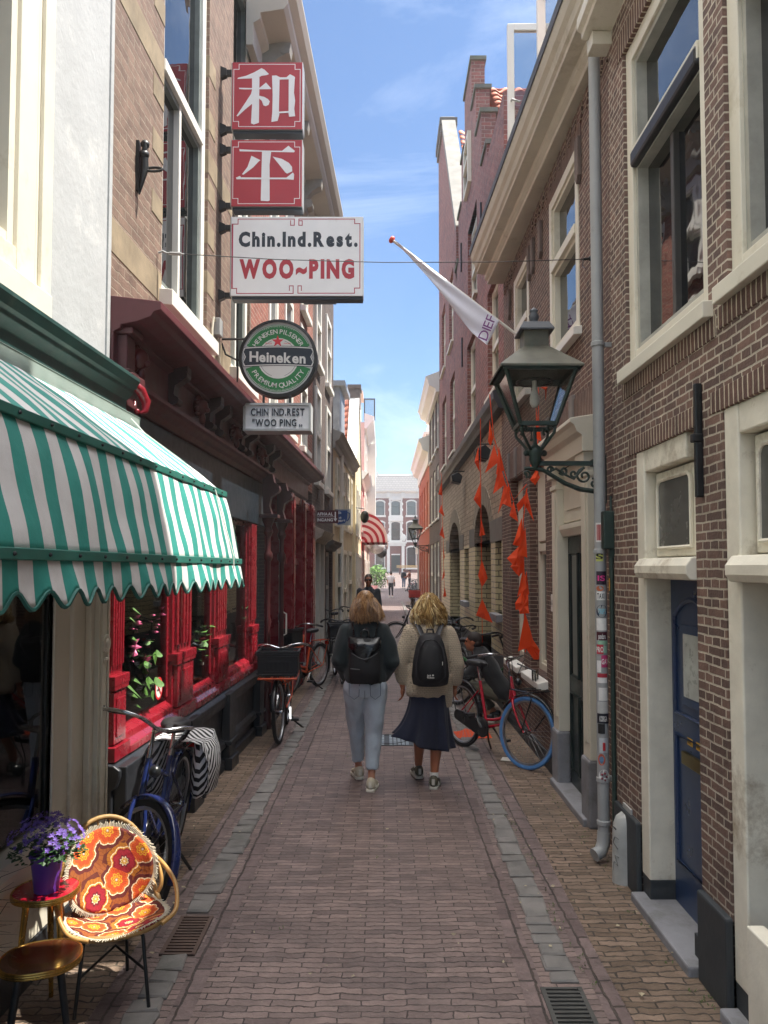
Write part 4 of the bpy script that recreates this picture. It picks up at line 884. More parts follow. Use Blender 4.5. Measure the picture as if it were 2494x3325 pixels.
# ================================================================ building closing the street
b = thing('mansion', (1.6, 105, 1.22), 'red brick mansion with white carved centre bay and slate roof closing the street', 'house')
FE = lambda a, d, z: (1.6+a, 105-d, 1.22+z)
M_rb = brick('far red brick', '#87483f', '#793f37', '#8a6458', .22, .065, .004, bmp=.2)
HS = []
for a in (-4.3, -2.15, 0, 2.15, 4.3):
    for z0, z1 in ((.76, 3.5) if a else (0, 2.4), (4.46, 6.95), (7.9, 9.8)): HS.append((a-.6, a+.6, z0, z1))
wall(b, FE, -7.5, 7.5, 0, 10.6, HS, M_rb, .3, back=9)
for h in HS:
    if h[2] == 0:
        bx(b, FE, 'door', M_gdoor, (h[0], h[1], -.3, -.2, 0, 2.4), (h[0]+.15, h[1]-.15, -.2, -.16, .3, .9), (h[0]+.15, h[1]-.15, -.2, -.16, 1.1, 2.2)); continue
    window(b, FE, *h, fm=M_gdoor, rec=.12, fw=.07, rows=(.6,), sash=0, sill=None)
    q = MB(FE); c = (h[0]+h[1])/2
    q.box(h[0]-.1, h[0], 0, .1, h[2]-.1, h[3]); q.box(h[1], h[1]+.1, 0, .1, h[2]-.1, h[3]); q.box(h[0]-.2, h[1]+.2, 0, .14, h[2]-.28, h[2]-.02)
    for i in range(8):
        t0, t1 = math.pi*i/8, math.pi*(i+1)/8
        q.prism([(c+.6*math.cos(t0), h[3]-.25+.25*math.sin(t0)), (c+.6*math.cos(t1), h[3]-.25+.25*math.sin(t1)), (c+.77*math.cos(t1), h[3]-.2+.42*math.sin(t1)), (c+.77*math.cos(t0), h[3]-.2+.42*math.sin(t0))], -.02, .12, 1)
    q.build('window_surround', M_white, b)
q = MB(FE)
for a in (-1.2, .8): q.box(a, a+.4, 0, .35, 0, 3.7)
q.box(-.6, .6, 0, .2, 2.42, 2.58); q.box(-1.5, 1.5, 0, .5, 4.0, 4.25); q.box(-1.35, 1.35, 0, .4, 3.65, 4.0); q.prism([(-.6, 2.58), (.6, 2.58), (.6, 3.3), (.4, 3.6), (0, 3.65), (-.4, 3.6), (-.6, 3.3)], -.2, -.18, 1)
for sg in (-1, 1):
    q.box(sg*.78-.12, sg*.78+.12, 0, .22, 4.25, 10.4)
    for z in (4.7, 5.3, 5.9, 6.8, 7.6, 8.6, 9.4): q.ball((sg*.88, .15, z), .15, .12, .22, 8, 6)
    q.ball((sg*1.1, .15, 4.8), .32, .15, .5, 8, 6)
q.box(-1.0, 1.0, 0, .3, 7.05, 7.75); q.box(-.95, .95, 0, .25, 9.95, 10.4)
q.build('carved_bay', M_white, b, bevel=.03)
prof(b, FE, -7.6, 7.6, [(0, 10.2), (.15, 10.2), (.15, 10.9), (.3, 10.95), (.6, 11.05), (.7, 11.15), (.7, 11.25), (0, 11.3)], M_white)
q = MB(FE)
for a in (-3.2, -1.0, 1.0, 3.2): q.box(a-.2, a+.2, .1, .5, 10.3, 10.95)
q.build('cornice_bracket', M_white, b)
q = MB(FE); q.add([(-4.6, .5, 11.3), (4.6, .5, 11.3), (4.6, -9, 11.3), (-4.6, -9, 11.3), (-2.6, -2.2, 13.6), (2.6, -2.2, 13.6), (2.6, -6, 13.6), (-2.6, -6, 13.6)], [(0, 1, 5, 4), (1, 2, 6, 5), (2, 3, 7, 6), (3, 0, 4, 7), (4, 5, 6, 7)])
m, N_, L_, bb = newmat('far slate'); tb = N_.new('ShaderNodeTexBrick'); tb.inputs['Scale'].default_value = 1; tb.inputs['Brick Width'].default_value = .4; tb.inputs['Row Height'].default_value = .32; tb.inputs['Mortar Size'].default_value = .03
sp_ = N_.new('ShaderNodeSeparateXYZ'); ob = N_.new('ShaderNodeTexCoord'); L_.new(ob.outputs['Object'], sp_.inputs[0]); cb = N_.new('ShaderNodeCombineXYZ'); L_.new(sp_.outputs[0], cb.inputs[0]); L_.new(sp_.outputs[2], cb.inputs[1]); L_.new(cb.outputs[0], tb.inputs['Vector'])
tb.inputs['Color1'].default_value = lin('#6a6869'); tb.inputs['Color2'].default_value = lin('#5c5b5d'); tb.inputs['Mortar'].default_value = lin('#3c3b3d'); L_.new(tb.outputs['Color'], bb.inputs['Base Color']); bb.inputs['Roughness'].default_value = .7
rr = q.build('roof', m, b)
q = MB(FE); q.tube([(-2.6, -2.2, 13.62), (2.6, -2.2, 13.62)], .1, 8)
for a in (-2.5, 2.5): q.box(a-.12, a+.12, -2.4, -2.1, 13.6, 14.1)
q.tube([(-4.6, .5, 11.35), (-2.6, -2.2, 13.62)], .1, 6); q.tube([(4.6, .5, 11.35), (2.6, -2.2, 13.62)], .1, 6)
q.build('ridge', M_white, rr)
bx(b, FE, 'doorstep', M_blue, (-1.2, 1.2, 0, 1.2, 0, .15)); 
for sx, nm in ((-17, 'brick block closing the view left of the mansion'), (19, 'brick block closing the view right of the mansion')):
    c = thing('house', (1.6+sx, 104, 1.2), nm, 'house'); FX = lambda a, d, z, sx=sx: (1.6+sx+a, 104.5-d, 1.22+z)
    HS = [(a, a+1.2, z, z+2) for a in (-6, -2, 2, 5) for z in (1, 5)]
    wall(c, FX, -9, 9, 0, 9, HS, M_rb, .2)
    for h in HS: window(c, FX, *h, fm=M_white, rec=.1, fw=.14, rows=(.5,), sash=0)
# ================================================================ hanging signs
def sign_root(x, y, z, label, cat='sign', group=None): return thing('hanging_sign', (x, y, z), label, cat, group)
YS = 7.15
FS = lambda x, d, z: (x, YS-d, z)            # d towards the camera
M_sred = mat('sign red', '#b53843', .42, var=.09, vs=2.5, bmp=0); M_swht = mat('sign white', '#f0f1f2', .4, var=.06, vs=2.5, bmp=0, grime='#cfccc4', gl=.05); M_ink = mat('sign ink', '#26303c', .5, var=.05, bmp=0)
M_alu = mat('sign casing', '#a9adad', .4, var=.1, metal=.3); M_sdk = mat('sign bottom', '#35404a', .5)
def casing(r, x0, x1, z0, z1, face, th=.16):
    q = MB(FS); q.box(x0, x1, -th, -.004, z0, z1); q.build('casing', M_alu, r, bevel=.006)
    q = MB(FS); q.box(x0+.012, x1-.006, -.004, .002, z0+.0, z1-.006); q.build('panel', face, r)
    q = MB(FS); q.box(x0+.02, x1-.005, -th*.8, -.02, z0-.028, z0); q.build('trim', M_sdk, r)
def brackets(r, x, zs):
    for z in zs:
        q = MB(); xw = -1.83+.035*YS; q.box(xw-.02, x+.01, YS+.06, YS+.1, z-.025, z+.025); q.prism([(xw-.01, z-.06), (xw+.06, z-.03), (xw+.06, z+.03), (xw-.01, z+.06)], YS+.05, YS+.11, 1); q.build('bracket', M_black, r)
def polys(r, name, m, P, tf, d0=.003):
    q = MB(FS)
    for i, p in enumerate(P): q.add([(*(lambda a: (a[0], d0+.0005*i, a[1]))(tf(x, y)),) for x, y in p], [tuple(range(len(p)))])
    return q.build(name, m, r)
def border(r, m, x0, x1, z0, z1, n, t=.006, d=.0025):
    q = MB(FS); P = [(x0+n, z0), (x1-n, z0), (x1-n, z0+n), (x1, z0+n), (x1, z1-n), (x1-n, z1-n), (x1-n, z1), (x0+n, z1), (x0+n, z1-n), (x0, z1-n), (x0, z0+n), (x0+n, z0+n)]
    for i in range(12):
        a, c = P[i], P[(i+1) % 12]; xa, xb = sorted((a[0], c[0])); za, zb = sorted((a[1], c[1])); e = t/2 if i % 2 == 0 else -t/2
        q.box(xa-t/2, xb+t/2, d-.001, d+.0002*(i % 3), za-t/2, zb+t/2)
    q.build('border', m, r)
xa, xb = -1.463, -0.777
for nm, z0, z1, zy, P, lab in (('a', 6.11, 6.772, (57, 645), [
    [(85, 208), (90, 197), (160, 180), (230, 150), (295, 113), (320, 125), (362, 165), (340, 175), (300, 180), (278, 190), (210, 203), (150, 205)],
    [(213, 200), (278, 188), (276, 590), (232, 606), (207, 595), (215, 430)],
    [(98, 285), (205, 288), (280, 285), (335, 240), (352, 258), (383, 293), (375, 298), (150, 300), (103, 297)],
    [(215, 300), (205, 340), (160, 410), (100, 500), (80, 530), (90, 536), (150, 480), (216, 425)],
    [(275, 355), (320, 365), (355, 385), (370, 405), (360, 435), (335, 447), (315, 440), (300, 400), (275, 378)],
    [(388, 180), (425, 178), (460, 195), (455, 215), (450, 500), (455, 520), (440, 575), (385, 585), (392, 500), (395, 350)],
    [(455, 195), (515, 195), (545, 168), (580, 185), (590, 195), (588, 212), (455, 215)],
    [(535, 210), (588, 205), (582, 330), (592, 400), (585, 470), (593, 535), (540, 540), (535, 508)],
    [(450, 495), (540, 490), (540, 505), (452, 510)]], 'topmost square red sign, its white character made of two halves'),
    ('b', 5.359, 6.01, (737, 1325), [
    [(108, 822), (118, 825), (300, 835), (480, 838), (535, 793), (593, 840), (585, 852), (480, 850), (110, 843)],
    [(305, 845), (385, 848), (372, 960), (375, 1275), (360, 1282), (297, 1278), (302, 1000)],
    [(213, 882), (293, 922), (280, 930), (230, 985), (145, 1050), (132, 1045), (180, 980)],
    [(398, 890), (480, 910), (540, 945), (568, 980), (570, 1020), (525, 1040), (510, 1030), (455, 960)],
    [(80, 1075), (115, 1060), (125, 1073), (300, 1075), (520, 1075), (575, 1030), (587, 1045), (583, 1095), (520, 1090), (85, 1090)]], 'second square red sign, its white character crossing one tall stem')):
    r = sign_root((xa+xb)/2, YS, z0, lab, group='red character signs')
    casing(r, xa, xb, z0, z1, M_sred)
    tf = lambda x, y, z0=z0, z1=z1, zy=zy: (xa+(x-30)/628*(xb-xa), z1-(y-zy[0])/(zy[1]-zy[0])*(z1-z0))
    polys(r, 'character', M_swht, P, tf); border(r, M_swht, xa+.025, xb-.025, z0+.025, z1-.025, .05); brackets(r, xa, (z0+.04, z1-.06))
xa, xb, z0, z1 = -1.46, -0.196, 4.496, 5.262
r = sign_root((xa+xb)/2, YS, z0, 'wide white sign with one dark and one red line of lettering under the red signs'); casing(r, xa, xb, z0, z1, M_swht)
X = lambda x: xa+(x-18)/1177*(xb-xa); Zz = lambda y: z1-(y-1410)/702*(z1-z0)
q = MB(FS); text(q, 'Chin.Ind.Rest.', lambda x, y: (X(95)+x, .003, Zz(1672)+y), Zz(1552)-Zz(1675), X(1145)-X(95), off=.055, sp=.13); q.build('lettering', M_ink, r)
q = MB(FS); text(q, 'WOO~PING', lambda x, y: (X(103)+x, .003, Zz(1950)+y), Zz(1795)-Zz(1952), X(1115)-X(103), off=.06, sp=.13); q.build('lettering', M_sred, r)
M_mag = mat('sign border', '#b03a52', .5, bmp=0)
q = MB(FS); t = .008
def seg(x0, y0, x1, y1, k=[0]): k[0] += 1; a, c = sorted((X(x0), X(x1))); e, f = sorted((Zz(y0), Zz(y1))); q.box(a-t/2, c+t/2, .001, .0022+.0002*(k[0] % 4), e-t/2, f+t/2)
for L_ in ([(585, 1490), (552, 1490), (552, 1450)], [(585, 1490), (585, 1435), (88, 1435), (88, 1480), (42, 1480), (36, 2048), (80, 2048), (80, 2092), (578, 2092), (578, 2025), (545, 2025), (545, 2065)], [(625, 1450), (655, 1450), (655, 1490), (625, 1490), (625, 1435), (1118, 1435), (1118, 1475), (1165, 1475), (1165, 2045), (1118, 2045), (1118, 2090), (620, 2090), (620, 2025), (650, 2025), (650, 2065)]):
    for a, c in zip(L_, L_[1:]): seg(a[0], a[1], c[0], c[1])
q.build('border', M_mag, r); brackets(r, xa, (z0+.03, z1-.08))
# round beer sign
YS = 7.3; cx, cz = -1.02, 3.944; RR = .378
r = sign_root(cx, YS, cz-RR, 'round green and white beer sign with red star and dark rim')
M_bg = mat('beer green', '#1f7a3c', .35, var=.05, bmp=0); M_bn = mat('beer navy', '#1b2430', .4, var=.05, bmp=0); M_br = mat('beer red', '#d2303a', .4, var=.05, bmp=0); M_bw = mat('beer white', '#dcdcd8', .4, var=.04, bmp=0); M_bs = mat('beer silver', '#b9bcbc', .4, var=.05, bmp=0)
q = MB(); q.lathe([(RR-.03, YS), (RR, YS+.005), (RR, YS+.13), (0, YS+.13), (0, YS+.02), (RR-.03, YS+.02)], (cx, 0, cz), 48, 1); q.build('rim', M_black, r, smooth=40)
q = MB(FS); q.lathe([(0, -.018), (RR-.02, -.018)], (cx, 0, cz), 48, 1); q.build('face', M_bs, r)
def ann(name, r0, r1, a0, a1, m, d, n=28):
    q = MB(FS)
    for i in range(n):
        t0, t1 = R(a0+(a1-a0)*i/n), R(a0+(a1-a0)*(i+1)/n)
        q.add([(cx+rr*math.cos(t), d, cz+rr*math.sin(t)) for t, rr in ((t0, r0), (t1, r0), (t1, r1), (t0, r1))], [(0, 1, 2, 3)])
    return q.build(name, m, r)
ann('upper_field', .195, .328, 22, 158, M_bg, -.0165); ann('lower_field', .195, .328, 198, 342, M_bg, -.0165)
ann('line', .318, .322, 26, 154, M_bw, -.0155); ann('line', .318, .322, 202, 338, M_bw, -.0155)
ann('inner_disc', 0, .198, 0, 360, M_bw, -.016); ann('arc', .178, .181, 35, 70, M_bn, -.0155); ann('arc', .178, .181, 110, 145, M_bn, -.0155); ann('arc', .178, .181, 205, 250, M_bn, -.0155); ann('arc', .178, .181, 290, 335, M_bn, -.0155)
def ban(hw, hh, d, m, name):
    q = MB(FS); n = 16; up = [(-hw+2*hw*i/n, hh+.012*(1-(2*i/n-1)**2)) for i in range(n+1)]; P = up+[(hw+.015, .05), (hw-.008, .0), (hw+.015, -.05)]+[(x, z-2*hh) for x, z in reversed(up)]+[(-hw-.015, -.05), (-hw+.008, 0), (-hw-.015, .05)]
    q.add([(cx+x, d, cz+.012+z) for x, z in P], [tuple(range(len(P)))]); q.build(name, m, r)
ban(.332, .098, -.0145, M_bn, 'banner_edge'); ban(.328, .092, -.0135, M_bw, 'banner'); ban(.318, .082, -.0125, M_bn, 'banner_edge'); ban(.314, .076, -.0115, M_bn, 'banner_field')
q = MB(FS); text(q, 'Heineken', lambda x, y: (cx-.275+x, -.0100, cz-.03+y-.02*(x/.55)), .1, .54, off=.03, sp=.06); q.build('lettering', M_bw, r)
q = MB(FS)
for i in range(10):
    pass
P = [(cx-.005+(.062 if i % 2 == 0 else .025)*math.cos(R(90+36*i)), -.0145, cz+.165+(.062 if i % 2 == 0 else .025)*math.sin(R(90+36*i))) for i in range(10)]
q.add(P+[(cx-.005, -.0145, cz+.165)], [(i, (i+1) % 10, 10) for i in range(10)]); q.build('star', M_br, r)
q = MB(FS)
for tx, x0 in (('TRADE', -.13), ('MARK', .055)): text(q, tx, lambda x, y, x0=x0: (cx+x0+x, -.0145, cz+.137+y), .016, .07)
q.build('lettering', M_br, r)
def arc(s, rad, a0, a1, h, m, up=True, off=.03):
    q = MB(FS); n = sum(.55 if c_ in ' I' else 1 for c_ in s); a = 0; st = (a1-a0)/n
    for ch in s:
        w_ = .55 if ch in ' I' else 1; t = R(a0+st*(a+w_/2)); a += w_
        if ch == ' ': continue
        vs, fs, xa_, xb_ = glyph(ch, off); k = h/.73
        for_ = []
        for x, y in vs:
            lx, ly = (x-(xa_+xb_)/2)*k, y*k
            u, v = (Vector((math.sin(t), -math.cos(t))), Vector((math.cos(t), math.sin(t)))) if up else (Vector((-math.sin(t), math.cos(t))), Vector((-math.cos(t), -math.sin(t))))
            p = Vector((cx, cz))+Vector((math.cos(t), math.sin(t)))*rad+u*lx+v*ly; for_.append((p.x, -.0155, p.y))
        q.add(for_, fs)
    q.build('lettering', m, r)
arc('HEINEKEN PILSENER', .24, 152, 28, .046, M_bw, off=.012); arc('PREMIUM QUALITY', .285, 206, 334, .048, M_bw, up=False, off=.012); arc('TRADITIONEEL RECEPT', .304, 120, 60, .012, M_bw, off=0); arc('ZUIVER NATUURLIJKE GRONDSTOFFEN', .316, 232, 308, .012, M_bw, up=False, off=0)
q = MB(); xw = -1.83+.035*YS
q.tube([(xw, YS+.06, cz+.2), (cx-.33, YS+.06, cz+.2)], .012, 6); q.tube([(cx-.4, YS+.06, cz+.2), (cx-.4, YS+.06, cz-.22), (xw, YS+.06, cz-.22)], .008, 6)
q.tube([(xw, YS+.06, cz+.16), (xw+.04, YS+.06, cz+.05), (xw+.14, YS+.06, cz), (cx-.36, YS+.06, cz-.01)], .01, 6); q.build('bracket', M_black, r)
# letter board
YS = 7.1; x0, x1, z0, z1 = -1.31, -.68, 3.2, 3.46
r = sign_root((x0+x1)/2, YS, z0, 'small white letter board with two rows of dark capitals under the round sign')
q = MB(FS); q.box(x0, x1, -.2, -.004, z0, z1); q.build('casing', M_bs, r, bevel=.005); q = MB(FS); q.box(x0+.02, x1-.02, -.003, .0, z0+.02, z1-.02); q.build('panel', M_swht, r)
q = MB(FS); q.box(x0, x1, -.002, .02, z0, z0+.02); q.box(x0, x1, -.002, .02, z1-.02, z1); q.box(x0, x0+.02, -.002, .019, z0+.02, z1-.02); q.box(x1-.02, x1, -.002, .019, z0+.02, z1-.02); q.build('frame', M_bs, r)
q = MB(FS)
text(q, 'CHIN IND.REST', lambda x, y: (x0+.07+x, .006, z0+.145+y), .068, .5, off=.018, sp=.12); text(q, '"WOO PING', lambda x, y: (x0+.085+x, .006, z0+.045+y), .068, .41, off=.018, sp=.12); text(q, ',,', lambda x, y: (x0+.52+x, .006, z0+.05+y), .06, .03, off=.018); q.build('lettering', M_ink, r, solid=.008)
q = MB(FS)
for x in (-1.15, -.9): q.box(x, x+.02, -.12, -.1, z1, 3.56)
q.build('hanger', M_black, r)
# far hanging signs
YS = 15
r = sign_root(-1.1, YS, 2.8, 'dark red sign with white capitals and a white down arrow'); q = MB(FS); q.box(-1.335, -.895, -.03, 0, 2.8, 3.05); q.build('panel', mat('aubergine', '#54202c', .5), r)
q = MB(FS); text(q, 'AFHAAL', lambda x, y: (-1.31+x, .003, 2.95+y), .06, .31, off=.03); text(q, 'INGANG', lambda x, y: (-1.31+x, .003, 2.835+y), .06, .31, off=.03)
q.box(-.965, -.94, .001, .003, 2.88, 3.02); q.add([(-.99, .003, 2.89), (-.915, .003, 2.89), (-.9525, .003, 2.83)], [(0, 1, 2)]); q.build('lettering', M_swht, r)
q = MB(FS); q.box(-1.34, -.96, .001, .0022, 2.92, 2.926); q.build('line', M_swht, r)
YS = 18.5
r = sign_root(-1.0, YS, 2.95, 'white sign with a blue cup and white handwriting'); q = MB(FS); q.box(-1.27, -.8, -.03, 0, 2.95, 3.34); q.build('frame', M_alu, r)
q = MB(FS); q.add([(-1.16, .002, 3.31), (-.88, .002, 3.31), (-.89, .002, 3.1), (-.94, .002, 3.0), (-1.1, .002, 2.97), (-1.17, .002, 3.0)], [tuple(range(6))])
q.tube([(-.89, .004, 3.26), (-.83, .004, 3.24), (-.82, .004, 3.18), (-.85, .004, 3.1), (-.9, .004, 3.05)], .014, 6); q.build('cup', mat('cup blue', '#264a86', .4), r)
q = MB(FS); text(q, 'Alla', lambda x, y: (-1.17+x, .0045, 3.2+y+.25*x), .07, .14, off=.005); text(q, 'di', lambda x, y: (-1.09+x, .0045, 3.11+y), .05, .06, off=.005); text(q, 'Mare', lambda x, y: (-1.1+x, .0045, 3.02+y+.2*x), .06, .16, off=.005); q.build('lettering', M_swht, r)
# ================================================================ street lanterns
def lantern(label, group):
    t = thing('street_lantern', (0, 0, 0), label, 'street lamp', group, local=True)
    I = M_iron; hb, ht = .118, .235
    q = MB(); z0, z1 = 2.885, 3.25
    for sx in (-1, 1):
        for sy in (-1, 1): q.beam((sx*hb, sy*hb, z0), (sx*ht, sy*ht, z1), .022)
    for sx in (-1, 1): q.box(sx*hb-.012, sx*hb+.012, -hb, hb, z0-.012, z0+.018); q.box(-hb, hb, sx*hb-.012, sx*hb+.012, z0-.012, z0+.018); q.box(sx*ht-.014, sx*ht+.014, -ht, ht, z1-.03, z1+.012); q.box(-ht, ht, sx*ht-.014, sx*ht+.014, z1-.03, z1+.012)
    fr_ = q.build('lantern_frame', I, t, bevel=.003)
    for sx, sy in ((1, 0), (-1, 0), (0, 1), (0, -1)):
        q = MB(); a, c = hb-.008, ht-.008
        if sx: q.add([(sx*a, -a, z0+.01), (sx*a, a, z0+.01), (sx*c, c, z1-.01), (sx*c, -c, z1-.01)], [(0, 1, 2, 3)])
        else: q.add([(-a, sy*a, z0+.01), (a, sy*a, z0+.01), (c, sy*c, z1-.01), (-c, sy*c, z1-.01)], [(0, 1, 2, 3)])
        q.build('pane', G_lamp, fr_)
    q = MB(); rr = [(.27, 3.235), (.272, 3.25), (.082, 3.42), (.082, 3.54)]
    vs = [(sx*a, sy*a, z) for a, z in rr for sx, sy in ((-1, -1), (1, -1), (1, 1), (-1, 1))]
    q.add(vs, [(i*4+j, i*4+(j+1) % 4, i*4+4+(j+1) % 4, i*4+4+j) for i in range(3) for j in range(4)]); rf = q.build('roof', mat('aged copper roof', '#5c5a4e', .5, var=.35, vs=9, grime='#4d6158'), t, bevel=.003)
    q = MB(); vs = [(sx*a, sy*a, z) for a, z in ((.082, 3.53), (.115, 3.525), (.115, 3.535), (.085, 3.585)) for sx, sy in ((-1, -1), (1, -1), (1, 1), (-1, 1))]
    q.add(vs, [(i*4+j, i*4+(j+1) % 4, i*4+4+(j+1) % 4, i*4+4+j) for i in range(3) for j in range(4)]+[(12, 13, 14, 15)]); q.build('cap', M_zroof, rf)
    q = MB(); q.lathe([(.03, 3.58), (.022, 3.6), (.03, 3.62), (.036, 3.645), (.024, 3.67), (.03, 3.685), (.012, 3.7), (0, 3.71)], (0, 0, 0), 10); q.build('finial', M_zroof, rf, smooth=50)
    q = MB(); q.lathe([(.016, 3.2), (.016, 3.14), (.024, 3.12), (.034, 3.08), (.034, 3.05), (.02, 3.02), (0, 3.015)], (0, 0, 0), 14); q.build('bulb', mat('frosted bulb', '#d8d6cf', .3, bmp=0), t, smooth=60)
    q = MB(); q.tube([(.0, 0, 3.22), (0, 0, 3.2)], .02, 8); q.tube([(.12*math.cos(i*math.pi/8), .12*math.sin(i*math.pi/8), 3.19) for i in range(16)], .008, 6, True); q.build('bulb_holder', M_black, t)
    q = MB()
    for sx, sy in ((1, 1), (1, -1), (-1, 1), (-1, -1)):
        prof_ = [(.02, 2.72), (.05, 2.73), (.1, 2.79), (.135, 2.83), (.14, 2.86), (.12, 2.882), (.09, 2.875), (.085, 2.855), (.1, 2.845)]
        q.tube([(sx*a*.8, sy*a*.8, z) for a, z in prof_], .0105, 6)
    q.lathe([(.012, 2.88), (.012, 2.78), (.02, 2.76), (.05, 2.735), (.055, 2.7), (.04, 2.68), (.045, 2.66), (.03, 2.63), (.02, 2.6)], (0, 0, 0), 12)
    for sx in (-1, 1): q.ball((sx*.06, 0, 2.705), .022, nu=8, nv=6)
    q.tube([(-.02, .02, 2.86), (-.02, .02, 2.81)], .004, 5); q.ball((-.02, .02, 2.8), .012, nu=6, nv=5)
    q.build('cradle', I, t, smooth=50)
    q = MB(); q.beam((-.02, 0, 2.635), (.46, 0, 2.635), .03); q.box(.38, .45, -.03, .03, 2.615, 2.66)
    q.tube([(-.06, 0, 2.57)]+[(-.06+.03*math.sin(i*.55)*(1-i/14), 0, 2.565-.03*math.cos(i*.55)*(1-i/14)+.0) for i in range(12)], .008, 6)
    q.tube([(-.075, 0, 2.6), (-.02, 0, 2.605), (.06, 0, 2.585), (.2, 0, 2.5), (.3, 0, 2.46), (.4, 0, 2.445), (.46, 0, 2.45)], [.012, .012, .014, .016, .018, .018, .018], 6)
    def scroll(c_x, c_z, r0, tr, sg=1, a0=0):
        q.tube([(c_x+r0*(1-.8*i/22)*math.cos(a0+sg*i*tr), 0, c_z+r0*(1-.8*i/22)*math.sin(a0+sg*i*tr)) for i in range(23)], .0085, 6)
    scroll(.1, 2.59, .025, .35); scroll(.19, 2.585, .03, .35, 1, 3.5); scroll(.33, 2.55, .055, .4, 1, 1.5); scroll(.4, 2.5, .035, .4, -1, 2); scroll(.26, 2.565, .03, .35, -1, .5)
    q.tube([(.03, 0, 2.61), (.08, 0, 2.57), (.14, 0, 2.6), (.2, 0, 2.56), (.26, 0, 2.53), (.33, 0, 2.61)], .009, 6)
    q.build('bracket', I, t, smooth=50)
    q = MB(); q.box(.45, .475, -.035, .035, 2.36, 2.69); q.build('wall_plate', I, t, bevel=.006)
    return t
ln = lantern('large glass street lantern on a scrolled green iron bracket beside the grey downpipe', 'wall lanterns'); ln.location = (1.025, 5.18, 0)
l2 = copy_tree(ln); l2.location = (1.1, 27, .06); l2['label'] = 'small distant street lantern on a scrolled bracket by the orange house'
# ================================================================ downpipe, cables, guard
px_, py_ = 1.445, 5.13
dp = thing('downpipe', (px_, py_, 0), 'grey downpipe covered in stickers between the two near brick houses', 'drainpipe')
q = MB(); q.tube([(px_, py_, 5.75), (px_, py_, .2)], .039, 16); q.build('pipe', M_zinc, dp, smooth=40)
q = MB(); q.tube([(px_, py_, .2), (px_-.005, py_, .12), (px_-.03, py_-.02, .075), (px_-.075, py_-.04, .06)], .043, 14); q.build('spout', M_zinc, dp, smooth=40)
for z in (3.42, 2.02, .52, .24): q = MB(); q.lathe([(.04, z), (.046, z+.005), (.046, z+.03), (.04, z+.035)], (px_, py_, 0), 16); q.build('collar', M_zinc, dp)
for z in (3.42, .53): q = MB(); q.box(px_, 1.58, py_-.01, py_+.01, z, z+.03); q.build('clamp', M_zinc, dp)
def patch(name, z0, z1, a0, a1, m, rr=.0402, n=8, lab=None, rnd=False):
    q = MB()
    if rnd:
        am, zm = (a0+a1)/2, (z0+z1)/2; k = 20
        P = [(am+(a1-a0)/2*math.cos(2*math.pi*i/k), zm+(z1-z0)/2*math.sin(2*math.pi*i/k)) for i in range(k)]
        q.add([(px_+rr*math.cos(R(a)), py_+rr*math.sin(R(a)), z) for a, z in P], [tuple(range(k))])
    else: q.grid(lambda u, v: (px_+rr*math.cos(R(a0+(a1-a0)*u)), py_+rr*math.sin(R(a0+(a1-a0)*u)), z0+(z1-z0)*v), n, 1)
    o = q.build(name, m, dp)
    if lab: o['label'] = lab
    return o
def sk(c_): return mat('sticker '+c_, c_, .5, var=.12, vs=30, bmp=0)
def ztop(y): return 1.93-(1600+.5425*y-1843)*5.1/2494
def ptext(s, z, h, w_, m, rr=.0412, am=-108):
    q = MB(); text(q, s, lambda x, y: (px_+rr*math.cos(R(am)+x/rr), py_+rr*math.sin(R(am)+x/rr), z+y), h, w_, off=.02, center=True); q.build('lettering', m, dp)
W_, K_ = sk('#e4e3df'), sk('#17171a')
for y0, y1, c_, a0, a1, rnd, tx, tc_ in ((180, 295, '#d8d4cf', -150, -80, 0, None, 0), (190, 285, '#a33a3a', -140, -90, 0, None, 0), (350, 410, '#c9cf6a', -150, -80, 0, 'S', '#17171a'), (470, 550, '#2a1c2e', -150, -50, 0, 'IS', '#d23a8a'), (556, 588, '#b8633c', -150, -80, 1, None, 0),
    (590, 642, '#e4e3df', -150, -62, 0, 'TAXI', '#17171a'), (670, 745, '#1e2f45', -155, -40, 1, 'TRIPS', '#7fc4d8'), (750, 822, '#e4e3df', -155, -50, 0, None, 0), (830, 880, '#4a1a26', -155, -45, 0, 'pandora', '#e4e3df'), (882, 905, '#8fb59a', -140, -45, 0, None, 0), (905, 962, '#c23a4a', -155, -90, 0, 'PRO', '#e4e3df'),
    (912, 955, '#9cc2ac', -88, -50, 0, None, 0), (968, 1040, '#c23a70', -110, -38, 0, 'GAY', '#e4e3df'), (1000, 1070, '#e0dedb', -155, -112, 0, None, 0), (1080, 1132, '#e0dedb', -150, -55, 0, None, 0), (1076, 1100, '#a82a3a', -150, -50, 0, None, 0), (1160, 1236, '#dcdad6', -140, -50, 0, None, 0), (1242, 1310, '#b9b8b4', -150, -42, 0, None, 0),
    (1312, 1370, '#1c1c28', -158, -38, 0, 'KORGA', '#e4e3df'), (1372, 1430, '#1a1a1c', -150, -85, 0, None, 0), (1375, 1400, '#d8c9a0', -125, -95, 1, None, 0), (1455, 1542, '#b9bdc0', -140, -48, 0, None, 0), (1548, 1615, '#b8533c', -155, -85, 1, None, 0), (1562, 1600, '#5a7a9a', -140, -98, 1, None, 0), (1638, 1722, '#dedcd8', -150, -45, 1, None, 0)):
    patch('sticker', ztop(y1), ztop(y0), a0, a1, sk(c_), .0398+.0004*((y0*7) % 5)+.0005, rnd=rnd)
    if tx: ptext(tx, ztop((y0+y1)/2)-.018, .036, .05, sk(tc_), .0436, (a0+a1)/2)
q = MB()
